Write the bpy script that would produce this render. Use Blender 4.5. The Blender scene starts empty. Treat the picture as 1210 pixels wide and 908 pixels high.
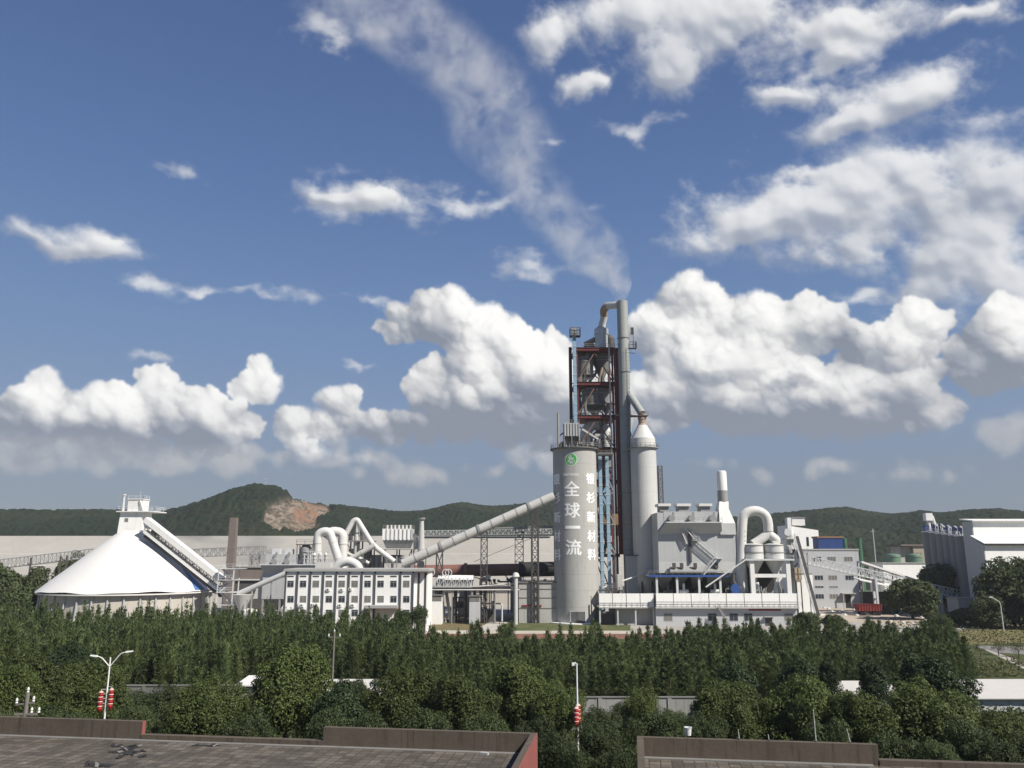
import bpy, math, random
import numpy as np
from mathutils import Vector, Matrix
R = math.radians
sc = bpy.context.scene
C = sc.collection
rng = random.Random(7)

# ------------------------------------------------------------------ camera
F = 950.0                       # focal length in pixels of a 1210 x 908 picture
CH = 17.9                       # eye height above the plant's ground
PITCH = math.atan(201 / F)      # horizon lies 201 px under the middle
cp, sp = math.cos(PITCH), math.sin(PITCH)
cd = bpy.data.cameras.new('camera')
cam = bpy.data.objects.new('camera', cd)
C.objects.link(cam)
cam.location = (0, 0, CH)
cam.rotation_euler = (math.pi / 2 + PITCH, 0, 0)
cd.sensor_fit = 'HORIZONTAL'
cd.sensor_width = 36
cd.lens = F / 1210 * 36
cd.clip_start = 0.5
cd.clip_end = 9000
sc.camera = cam


def ray(px, py):
    xc, yc = (px - 605) / F, (454 - py) / F
    return Vector((xc, cp - yc * sp, sp + yc * cp))


def P(px, py, Y):
    """the point at distance Y along the ground seen at that place of the photograph"""
    d = ray(px, py)
    t = Y / d.y
    return Vector((d.x * t, Y, CH + d.z * t))


def PX(px, Y, z=0.0):
    """x of something standing at depth Y, seen at column px, height z"""
    t = Y * cp + (z - CH) * sp
    return (px - 605) / F * t


def PZ(py, Y):
    return P(605, py, Y).z


# ------------------------------------------------------------------ node helper
class NT:
    def __init__(self, tree):
        self.t = tree

    def n(self, typ, **kw):
        nd = self.t.nodes.new(typ)
        for k, v in kw.items():
            setattr(nd, k, v)
        return nd

    def put(self, sock, v):
        if v is None:
            return
        if isinstance(v, bpy.types.NodeSocket):
            self.t.links.new(v, sock)
        else:
            sock.default_value = v

    def m(self, op, a, b=None, c=None, clamp=False):
        nd = self.n('ShaderNodeMath', operation=op)
        nd.use_clamp = clamp
        self.put(nd.inputs[0], a)
        self.put(nd.inputs[1], b)
        if c is not None:
            self.put(nd.inputs[2], c)
        return nd.outputs[0]

    def v(self, op, a, b=None, scale=None):
        nd = self.n('ShaderNodeVectorMath', operation=op)
        self.put(nd.inputs[0], a)
        if b is not None:
            self.put(nd.inputs[1], b)
        if scale is not None:
            self.put(nd.inputs['Scale'], scale)
        return nd.outputs['Value'] if op in ('LENGTH', 'DOT_PRODUCT', 'DISTANCE') else nd.outputs[0]

    def sstep(self, x, a, b, lo=0.0, hi=1.0):
        nd = self.n('ShaderNodeMapRange', interpolation_type='SMOOTHSTEP')
        self.put(nd.inputs['Value'], x)
        self.put(nd.inputs['From Min'], a)
        self.put(nd.inputs['From Max'], b)
        self.put(nd.inputs['To Min'], lo)
        self.put(nd.inputs['To Max'], hi)
        return nd.outputs[0]

    def lin(self, x, a, b, lo=0.0, hi=1.0):
        nd = self.n('ShaderNodeMapRange')
        self.put(nd.inputs['Value'], x)
        self.put(nd.inputs['From Min'], a)
        self.put(nd.inputs['From Max'], b)
        self.put(nd.inputs['To Min'], lo)
        self.put(nd.inputs['To Max'], hi)
        return nd.outputs[0]

    def noise(self, vec, scale, detail=4, rough=0.55, dist=0.0, color=False):
        nd = self.n('ShaderNodeTexNoise')
        self.put(nd.inputs['Vector'], vec)
        nd.inputs['Scale'].default_value = scale
        nd.inputs['Detail'].default_value = detail
        nd.inputs['Roughness'].default_value = rough
        nd.inputs['Distortion'].default_value = dist
        return nd.outputs['Color' if color else 'Fac']

    def voro(self, vec, scale, detail=0.0, smooth=None, out='Distance'):
        nd = self.n('ShaderNodeTexVoronoi')
        if smooth is not None:
            nd.feature = 'SMOOTH_F1'
            nd.inputs['Smoothness'].default_value = smooth
        self.put(nd.inputs['Vector'], vec)
        nd.inputs['Scale'].default_value = scale
        if 'Detail' in nd.inputs:
            nd.inputs['Detail'].default_value = detail
        return nd.outputs[out]

    def mix(self, f, a, b, mode='MIX'):
        nd = self.n('ShaderNodeMix', data_type='RGBA', blend_type=mode)
        self.put(nd.inputs[0], f)
        for s, v in ((nd.inputs[6], a), (nd.inputs[7], b)):
            if isinstance(v, tuple) and len(v) == 3:
                v = v + (1.0,)
            self.put(s, v)
        return nd.outputs[2]

    def comb(self, x, y, z):
        nd = self.n('ShaderNodeCombineXYZ')
        for s, v in zip(nd.inputs, (x, y, z)):
            self.put(s, v)
        return nd.outputs[0]

    def sep(self, vec):
        nd = self.n('ShaderNodeSeparateXYZ')
        self.put(nd.inputs[0], vec)
        return nd.outputs
# ------------------------------------------------------------------ sun and sky
SUN_AZ, SUN_EL = R(53), R(45)              # sun behind the camera's right shoulder
to_sun = Vector((math.sin(SUN_AZ) * math.cos(SUN_EL), -math.cos(SUN_AZ) * math.cos(SUN_EL), math.sin(SUN_EL)))
sl = bpy.data.lights.new('sun', 'SUN')
sl.energy = 5.0
sl.angle = R(0.53)
sl.color = (1.0, 0.94, 0.85)
so = bpy.data.objects.new('sun', sl)
C.objects.link(so)
so.rotation_euler = (-to_sun).to_track_quat('-Z', 'Y').to_euler()
so.location = (60, -40, 120)

world = bpy.data.worlds.new('World')
sc.world = world
world.use_nodes = True
W = NT(world.node_tree)
for nd in list(world.node_tree.nodes):
    world.node_tree.nodes.remove(nd)
out = W.n('ShaderNodeOutputWorld')
bg = W.n('ShaderNodeBackground')
bg.inputs['Strength'].default_value = 0.069
world.node_tree.links.new(bg.outputs[0], out.inputs[0])
sky = W.n('ShaderNodeTexSky')
sky.sky_type = 'NISHITA'
sky.sun_disc = False
sky.sun_elevation = SUN_EL
sky.sun_rotation = math.atan2(to_sun.x, to_sun.y)
sky.air_density = 1.0
sky.dust_density = 0.6
sky.ozone_density = 1.6


def uv_of(px, py):
    d = ray(px, py).normalized()
    return math.atan2(d.x, d.y) * F, math.asin(d.z) * F


CUM = [  # heaped clouds: middle and half sizes, as directions
    (60, 492, 70, 46), (42, 456, 26, 24), (130, 492, 84, 42), (185, 466, 36, 34), (232, 492, 72, 40), (275, 508, 46, 30),
    (8, 512, 34, 15), (303, 462, 36, 28), (306, 432, 21, 20), (343, 498, 20, 28), (356, 532, 26, 24), (402, 474, 34, 24),
    (378, 502, 48, 20), (425, 505, 55, 24), (540, 378, 62, 42), (503, 376, 56, 34), (468, 388, 30, 22), (578, 420, 74, 54),
    (622, 442, 62, 54), (566, 470, 74, 48), (510, 462, 34, 44), (655, 462, 52, 44), (510, 505, 130, 28), (625, 498, 84, 36),
    (700, 470, 60, 44), (818, 350, 48, 34), (768, 392, 36, 38), (832, 402, 62, 36), (872, 384, 74, 42), (925, 388, 94, 42),
    (850, 432, 104, 48), (800, 462, 74, 42), (775, 490, 54, 28), (900, 470, 114, 48), (1082, 392, 42, 40), (1040, 415, 64, 42),
    (1010, 470, 110, 46), (1085, 490, 62, 32), (1150, 432, 64, 40), (1195, 405, 46, 62), (960, 502, 150, 26),
    (36, 540, 60, 17), (112, 541, 70, 16), (192, 536, 80, 22), (262, 528, 50, 20), (490, 563, 20, 9), (432, 545, 36, 10), (388, 540, 26, 10), (642, 536, 26, 15), (968, 552, 28, 10),
]
LOW = [  # small grey heaps low in the haze
    (150, 536, 190, 30), (60, 546, 100, 22), (250, 540, 110, 22), (970, 553, 40, 15), (900, 563, 26, 10), (1120, 560, 60, 13), (1190, 515, 44, 28),
    (490, 562, 46, 18), (420, 546, 90, 18), (640, 538, 50, 24), (560, 556, 80, 12), (1060, 562, 60, 10), (380, 520, 50, 16), (330, 560, 60, 9),
    (700, 530, 60, 20), (850, 545, 50, 10), (1030, 545, 60, 9),
]
SOFT = [  # spread, softer clouds higher up
    (850, 18, 150, 70), (655, 42, 44, 42), (800, 72, 56, 46), (760, 10, 100, 56), (690, 103, 28, 18), (985, 74, 60, 22), (930, 112, 50, 14),
    (1070, 115, 105, 46), (1010, 140, 86, 26), (960, 205, 80, 20), (1040, 215, 175, 62), (1160, 225, 120, 84), (950, 245, 140, 48), (880, 272, 96, 38),
    (1000, 285, 110, 44), (1130, 296, 100, 74), (1195, 335, 64, 74), (1100, 338, 66, 38), (1000, 30, 120, 40), (1150, 15, 70, 18),
    (98, 293, 92, 17), (122, 284, 44, 18), (440, 236, 70, 20), (400, 230, 50, 12),
]
WISP = [  # thin streaks
    (440, 233, 96, 28), (400, 224, 52, 16), (560, 238, 100, 16), (182, 342, 44, 16), (250, 341, 34, 8),
    (300, 343, 40, 8), (215, 207, 30, 15), (182, 415, 26, 11), (750, 155, 40, 12), (425, 356, 62, 9), (640, 312, 46, 16), (1020, 346, 50, 13),
    (660, 165, 34, 9), (430, 440, 30, 8), (1010, 100, 60, 20),
    (990, 60, 90, 30), (930, 118, 40, 24), (400, 45, 60, 24),
]
# ---- clouds
# ------------------------------------------------------------------ clouds, grown as fields over (azimuth, elevation)
RES = 1.6
U0, U1, V0, V1 = -800.0, 800.0, -10.0, 700.0
NU, NV = int((U1 - U0) * RES), int((V1 - V0) * RES)
gu, gv = np.meshgrid(U0 + (np.arange(NU) + .5) / RES, V0 + (np.arange(NV) + .5) / RES)
gu = gu.astype(np.float32)
gv = gv.astype(np.float32)
nr = np.random.RandomState(11)
PERM = nr.permutation(256).astype(np.int32)
GA = nr.rand(256).astype(np.float32) * 2 * math.pi
GX, GY = np.cos(GA), np.sin(GA)


def perlin(x, y, seed=0):
    xi, yi = np.floor(x).astype(np.int32), np.floor(y).astype(np.int32)
    fx, fy = x - xi, y - yi
    sx, sy = fx * fx * fx * (fx * (fx * 6 - 15) + 10), fy * fy * fy * (fy * (fy * 6 - 15) + 10)

    def g(i, j):
        h_ = PERM[(PERM[(xi + i + seed * 17) & 255] + yi + j + seed * 31) & 255]
        return GX[h_] * (fx - i) + GY[h_] * (fy - j)
    a_ = g(0, 0)
    b_ = g(0, 1)
    a_ = a_ + sx * (g(1, 0) - a_)
    b_ = b_ + sx * (g(1, 1) - b_)
    return (a_ + sy * (b_ - a_)) * 1.5


def fbm(x, y, scale, octv=5, rough=0.5, seed=0):
    o_, amp, tot = 0, 1.0, 0.0
    f_ = 1.0 / scale
    for k in range(octv):
        o_ = o_ + amp * perlin(x * f_ + 13.7 * k, y * f_ - 7.3 * k, seed + k)
        tot += amp
        amp *= rough
        f_ *= 2.03
    return (o_ / tot).astype(np.float32)


def blur(a_, s_):
    r_ = max(1, int(s_ * RES * 1.0))
    for _ in range(3):
        for ax in (0, 1):
            pad = [(0, 0), (0, 0)]
            pad[ax] = (r_ + 1, r_)
            c_ = np.cumsum(np.pad(a_, pad, mode='edge'), axis=ax, dtype=np.float64)
            n_ = 2 * r_ + 1
            a_ = ((c_[n_:] - c_[:-n_]) if ax == 0 else (c_[:, n_:] - c_[:, :-n_])) / n_
            a_ = a_.astype(np.float32)
    return a_


def sst(x, a_, b_):
    t_ = np.clip((x - a_) / (b_ - a_), 0, 1)
    return t_ * t_ * (3 - 2 * t_)


def size_uv(cx, cy, rx, ry):
    u, v = uv_of(cx, cy)
    u2, v2 = uv_of(cx + rx * .5, cy)
    u3, v3 = uv_of(cx, cy - ry * .5)
    return u, v, math.hypot(u2 - u, v2 - v) * 2, math.hypot(u3 - u, v3 - v) * 2


def heaps(blobs, seed, wamp=1.0, small=2.6):
    """height field of cauliflower heads; spheres are dropped in by generation"""
    rs = np.random.RandomState(seed)
    # bent coordinates so that no head stays a true circle
    wu = gu + wamp * (7 * fbm(gu, gv, 34, 3, .55, seed) + 3.2 * fbm(gu, gv, 9, 3, .6, seed + 3))
    wv = gv + wamp * (7 * fbm(gu, gv, 34, 3, .55, seed + 5) + 3.2 * fbm(gu, gv, 9, 3, .6, seed + 8))
    Hh = np.full(gu.shape, -1e3, np.float32)
    base = np.zeros(gu.shape, np.float32)
    todo = []
    for cx, cy, rx, ry in blobs:
        u, v, ru, rv = size_uv(cx, cy, rx, ry)
        n_ = int(6 + ru * rv / 130)
        for _ in range(n_):
            a_ = rs.rand() * 2 * math.pi
            q = math.sqrt(rs.rand()) * .86
            r_ = rv * (.30 + .28 * rs.rand())
            uu_, vv_ = u + (ru - r_ * .8) * q * math.cos(a_), v + (rv - r_ * .8) * q * math.sin(a_)
            w_ = min(ru, rv) * .8 * math.sqrt(max(0, 1 - q * q)) * (.6 + .4 * rs.rand())
            todo.append((uu_, vv_, w_, r_, 0, v, rv))
    k = 0
    while k < len(todo):
        u, v, w_, r_, lv, bv, brv = todo[k]
        k += 1
        i0, i1 = int((u - U0 - r_ - 12) * RES), int((u - U0 + r_ + 12) * RES)
        j0, j1 = int((v - V0 - r_ - 12) * RES), int((v - V0 + r_ + 12) * RES)
        i0, j0 = max(i0, 0), max(j0, 0)
        if i1 > i0 and j1 > j0:
            dd = r_ * r_ - (wu[j0:j1, i0:i1] - u) ** 2 - (wv[j0:j1, i0:i1] - v) ** 2
            hh = np.where(dd > 0, w_ + np.sqrt(np.maximum(dd, 0)), -1e3)
            Hh[j0:j1, i0:i1] = np.maximum(Hh[j0:j1, i0:i1], hh)
        if r_ > small and lv < 4:
            for _ in range(7 if lv == 0 else 5):
                th = rs.rand() * 2 * math.pi
                ph = math.acos(rs.rand() ** .7)
                s_ = math.sin(ph)
                nx_, ny_, nz_ = s_ * math.cos(th), s_ * math.sin(th), math.cos(ph)
                if ny_ < -.25 and rs.rand() < .75:
                    continue
                rr = r_ * (.32 + .26 * rs.rand())
                m_ = r_ - rr * .45
                todo.append((u + nx_ * m_, v + ny_ * m_, w_ + nz_ * m_, rr, lv + 1, bv, brv))
    return Hh


LV = np.array((0.50, 0.62, 0.60))
LV = LV / np.linalg.norm(LV)


def shade_of(Hh, mask):
    lit = 0
    filled = np.where(mask, Hh, 0)
    for s_, wgt in ((1.0, .07), (2.6, .15), (7.0, .33), (20.0, .45)):
        m_ = blur(mask.astype(np.float32), s_)
        b_ = blur(filled, s_) / np.maximum(m_, .04)
        gy_, gx_ = np.gradient(b_ * RES)
        gx_, gy_ = np.clip(gx_, -3, 3), np.clip(gy_, -3, 3)
        nl = (-gx_ * LV[0] - gy_ * LV[1] + LV[2]) / np.sqrt(1 + gx_ ** 2 + gy_ ** 2)
        lit = lit + wgt * nl
    return lit


HEAP = heaps(CUM, 3)
hmask = HEAP > -500
cover = blur(hmask.astype(np.float32), .7)
edge = fbm(gu, gv, 16, 4, .6, 40)
ragged = sst(fbm(gu, gv, 130, 3, .5, 51), -.05, .35)         # places where a cloud frays instead of ending sharply
soft = blur(hmask.astype(np.float32), 5.0)
heap_a = cover * (1 - ragged) + ragged * sst(soft + .35 * edge, .22, .85)
litH = shade_of(HEAP, hmask)
ao = blur(np.where(hmask, HEAP, 0), 9) / np.maximum(blur(hmask.astype(np.float32), 9), .05)
crev = np.clip((np.where(hmask, HEAP, ao) - ao) / 16, -1, 1)
hs_ = .72 + 1.35 * (litH - .62) + .09 * crev + .16 * fbm(gu, gv, 80, 4, .5, 77)
# grey bellies and thick parts
BELLY = [(110, 530, 170, 22, .5), (60, 512, 60, 14, .3), (190, 500, 26, 26, .25), (560, 512, 150, 20, .42), (640, 500, 60, 34, .3), (585, 480, 20, 12, .3),
         (445, 512, 70, 14, .28), (900, 505, 120, 34, .42), (830, 515, 80, 16, .4), (1000, 520, 160, 14, .45), (935, 455, 26, 8, .45),
         (1090, 470, 60, 44, .38), (1010, 410, 60, 32, .3), (1170, 450, 60, 40, .34), (300, 490, 34, 16, .3), (400, 490, 34, 14, .2),
         (960, 395, 60, 18, .16), (770, 408, 24, 26, .22), (350, 548, 30, 12, .3), (680, 500, 40, 40, .3)]
wu_ = gu + 24 * fbm(gu, gv, 46, 4, .6, 60)
wv_ = gv + 16 * fbm(gu, gv, 46, 4, .6, 64)
dark = np.zeros(gu.shape, np.float32)
for cx, cy, rx, ry, k_ in BELLY:
    u, v, ru, rv = size_uv(cx, cy, rx, ry)
    q = ((wu_ - u) / ru) ** 2 + ((wv_ - v) / rv) ** 2
    dark = np.maximum(dark, k_ * np.exp(-q * .9))
hs_ = hs_ - dark * 1.25
belly_soft = np.clip(dark * 1.5, 0, 1) * sst(-gv, -175, -120)
heap_a = heap_a * (1 - belly_soft) + sst(soft + .5 * edge, .1, 1.0) * belly_soft
heap_a = heap_a * (.12 + .88 * sst(gv, 74 + 26 * edge, 138 + 26 * edge)) * .99

LOWH = heaps(LOW, 5, 1.2)
lmask = LOWH > -500
low_a = sst(blur(lmask.astype(np.float32), 4.5) + .55 * fbm(gu, gv, 26, 5, .6, 80), .2, 1.15) * .62
ls_ = .35 + .7 * shade_of(LOWH, lmask)


def spread(blobs, seed, warp=34.0):
    wu2 = gu + warp * fbm(gu, gv, 85, 6, .52, seed)
    wv2 = gv + warp * .7 * fbm(gu, gv, 85, 6, .52, seed + 7)
    acc = np.full(gu.shape, 9.0, np.float32)
    for cx, cy, rx, ry in blobs:
        u, v, ru, rv = size_uv(cx, cy, rx, ry)
        q = np.sqrt(((wu2 - u) / ru) ** 2 + ((wv2 - v) / rv) ** 2)
        acc = np.minimum(acc, q) - .10 * np.exp(-6 * np.abs(acc - q))
    return 1 - acc


SD = spread(SOFT, 90)
n1 = fbm(gu + .3 * gv, gv * 1.25, 55, 7, .62, 97)
bil = np.abs(fbm(gu, gv, 34, 5, .5, 101)) * 2
sd = SD * .8 + .75 * n1 + .12 * (bil - .45)
thin = .5 + .5 * sst(fbm(gu + .5 * gv, gv, 120, 6, .6, 120), -.45, .25)
body = sst(SD, .12, .55)
soft_a = np.maximum(sst(sd, -.16, .80) * thin, body * sst(sd, -.15, .5) * (.72 + .25 * thin)) * .97
SHt = 34 * np.clip(sd, -.2, 1.6) + 5 * bil
lit_s = 0
for s_, wgt in ((2.5, .2), (6, .35), (16, .45)):
    gy_, gx_ = np.gradient(blur(SHt, s_) * RES)
    lit_s = lit_s + wgt * (-gx_ * LV[0] - gy_ * LV[1] + LV[2]) / np.sqrt(1 + gx_ ** 2 + gy_ ** 2)
ss_ = .74 + .9 * (lit_s - .6)
SG = [(1130, 250, 90, 40, .30), (1000, 265, 90, 24, .12), (1110, 320, 60, 40, .22), (1060, 150, 60, 16, .18), (820, 60, 80, 30, .10), (930, 300, 80, 14, .2)]
dk = np.zeros(gu.shape, np.float32)
for cx, cy, rx, ry, k_ in SG:
    u, v, ru, rv = size_uv(cx, cy, rx, ry)
    dk = np.maximum(dk, k_ * np.exp(-.9 * (((wu_ - u) / ru) ** 2 + ((wv_ - v) / rv) ** 2)))
ss_ = ss_ - dk

WD = spread(WISP, 140, 46.0)
w_n = fbm(gu * .8 + .35 * gv, gv * 1.5 - .2 * gu, 46, 6, .53, 150)
wisp_a = sst(WD * .7 + 1.0 * w_n, -.10, .95) * .78
ws_ = .62 + .5 * fbm(gu, gv, 50, 4, .5, 160) + .2 * sst(WD, 0, .6)

# one sheet: premultiplied cloud light and how much clear sky it hides
def ramp(x, stops):
    xs = [q[0] for q in stops]
    return np.stack([np.interp(x, xs, [q[1][c_] for q in stops]) for c_ in range(3)], -1).astype(np.float32)


RH = [(0, (.225, .255, .320)), (.28, (.385, .412, .465)), (.52, (.62, .62, .63)), (.74, (.86, .855, .845)), (1, (1.08, 1.065, 1.04))]
RS = [(0, (.26, .30, .39)), (.35, (.42, .45, .52)), (.7, (.74, .75, .77)), (1, (.95, .95, .94))]
RL = [(0, (.25, .28, .34)), (.5, (.44, .44, .47)), (1, (.66, .63, .60))]
img = np.zeros(gu.shape + (4,), np.float32)
for a_, s_, rp in ((wisp_a, ws_, RS), (soft_a, ss_, RS), (low_a, ls_, RL), (heap_a, hs_, RH)):
    c_ = ramp(np.clip(s_, 0, 1), rp)
    img[..., :3] = img[..., :3] * (1 - a_[..., None]) + c_ * a_[..., None]
    img[..., 3] = img[..., 3] * (1 - a_) + a_
# nothing at the sheet's rim
rim = sst(gu, U0, U0 + 60) * sst(-gu, -U1, -U1 + 60) * sst(-gv, -V1, -V1 + 40)
img *= rim[..., None]
tc = W.n('ShaderNodeTexCoord')
dx, dy, dz = W.sep(tc.outputs['Generated'])
uu = W.m('MULTIPLY', W.m('ARCTAN2', dx, dy), F)
vv = W.m('MULTIPLY', W.m('ARCSINE', dz), F)
p = W.comb(uu, vv, 0.0)
# clear sky: deeper than the plain model, greyer in the haze over the hills
hs = W.n('ShaderNodeHueSaturation')
hs.inputs['Saturation'].default_value = 1.0
world.node_tree.links.new(sky.outputs[0], hs.inputs['Color'])
base = W.mix(1.0, hs.outputs[0], (1.0, 1.0, 1.0), 'MULTIPLY')
el = W.m('DIVIDE', vv, F * math.pi / 180)          # degrees
grad = W.n('ShaderNodeValToRGB')
cr = grad.color_ramp
stops = [(0.0, (0.188, 0.220, 0.292)), (5.0, (0.178, 0.225, 0.315)), (10, (0.150, 0.240, 0.420)), (16, (0.122, 0.228, 0.448)),
         (24, (0.082, 0.172, 0.395)), (34, (0.056, 0.122, 0.315)), (48, (0.044, 0.092, 0.262)), (90, (0.05, 0.09, 0.24))]
cr.elements[0].position = 0
cr.elements[0].color = stops[0][1] + (1,)
cr.elements[1].position = 1
cr.elements[1].color = stops[-1][1] + (1,)
for e, c in stops[1:-1]:
    x = cr.elements.new(e / 90)
    x.color = c + (1,)
world.node_tree.links.new(W.m('DIVIDE', el, 90.0, clamp=True), grad.inputs[0])
aer = W.v('SCALE', grad.outputs[0], scale=10.0)
base = W.mix(0.85, base, aer)


sheet = bpy.data.images.new('cloud sheet', NU, NV, alpha=True, float_buffer=True, is_data=True)
sheet.alpha_mode = 'CHANNEL_PACKED'
sheet.pixels.foreach_set(img.ravel())
sheet.update()
it = W.n('ShaderNodeTexImage')
it.image = sheet
it.extension = 'CLIP'
it.interpolation = 'Cubic'
W.put(it.inputs[0], W.comb(W.lin(uu, U0, U1), W.lin(vv, V0, V1), 0.0))
inside = W.m('MULTIPLY', W.m('COMPARE', uu, 0.0, U1 - 2), W.m('COMPARE', vv, (V0 + V1) / 2, (V1 - V0) / 2 - 2))
ca = W.m('MULTIPLY', it.outputs['Alpha'], inside)
cc = W.v('SCALE', it.outputs['Color'], scale=W.m('MULTIPLY', inside, 10.0))
col = W.v('ADD', W.v('SCALE', base, scale=W.m('SUBTRACT', 1.0, ca)), cc)
world.node_tree.links.new(col, bg.inputs['Color'])
del gu, gv, img

sc.view_settings.view_transform = 'Standard'
sc.view_settings.look = 'None'
sc.view_settings.exposure = 0.50
sc.view_settings.gamma = 1.0
sc.cycles.use_denoising = True
sc.cycles.max_bounces = 6
sc.cycles.diffuse_bounces = 3
sc.cycles.transparent_max_bounces = 16
# ------------------------------------------------------------------ materials
MATS = {}


def mat(name, col, rough=.75, var=.22, scale=.35, streak=0.0, dirt=(.16, .14, .12), seam=None, panel=None, corr=None, metal=0.0, fine=.5, obj_rand=0.0, ss=1.0):
    m_ = bpy.data.materials.new(name)
    m_.use_nodes = True
    T = NT(m_.node_tree)
    b = m_.node_tree.nodes['Principled BSDF']
    pos = T.n('ShaderNodeNewGeometry').outputs['Position']
    big = T.noise(pos, scale, 5, .6)
    sm = T.noise(pos, scale * 7, 4, .65)
    f = T.m('ADD', T.m('MULTIPLY', T.m('SUBTRACT', big, .5), 2 * var), T.m('MULTIPLY', T.m('SUBTRACT', sm, .5), 2 * var * fine))
    k = T.m('ADD', 1.0, f)
    c = T.v('SCALE', col, scale=k)
    if streak:
        st = T.noise(T.v('MULTIPLY', pos, (1.3 * ss, 1.3 * ss, .07 * ss)), 1.1, 5, .65)
        c = T.mix(T.sstep(st, .50, .78, 0, streak), c, dirt)
    x, y, z = T.sep(pos)
    if seam:
        h_, dk = seam
        fr = T.m('FRACT', T.m('DIVIDE', z, h_))
        ln = T.m('LESS_THAN', fr, min(.12, .10 / h_))
        c = T.v('SCALE', c, scale=T.m('SUBTRACT', 1.0, T.m('MULTIPLY', ln, dk)))
    if panel:
        w_, dk = panel
        fr = T.m('FRACT', T.m('DIVIDE', T.m('ADD', x, T.m('MULTIPLY', y, .7)), w_))
        ln = T.m('LESS_THAN', fr, .09 / w_)
        c = T.v('SCALE', c, scale=T.m('SUBTRACT', 1.0, T.m('MULTIPLY', ln, dk)))
    if obj_rand:
        oi = T.n('ShaderNodeObjectInfo').outputs['Random']
        c = T.v('SCALE', c, scale=T.lin(oi, 0, 1, 1 - obj_rand, 1 + obj_rand))
    T.put(b.inputs['Base Color'], c)
    b.inputs['Roughness'].default_value = rough
    b.inputs['Metallic'].default_value = metal
    b.inputs['Specular IOR Level'].default_value = .3
    bp = T.n('ShaderNodeBump')
    bp.inputs['Strength'].default_value = .35
    bp.inputs['Distance'].default_value = .04
    hgt = sm
    if corr:
        hgt = T.m('ADD', sm, T.m('MULTIPLY', T.m('SINE', T.m('MULTIPLY', T.m('ADD', x, T.m('MULTIPLY', y, .3)), 2 * math.pi / corr)), 1.5))
    T.put(bp.inputs['Height'], hgt)
    T.put(b.inputs['Normal'], bp.outputs[0])
    MATS[name] = m_
    return m_


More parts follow.
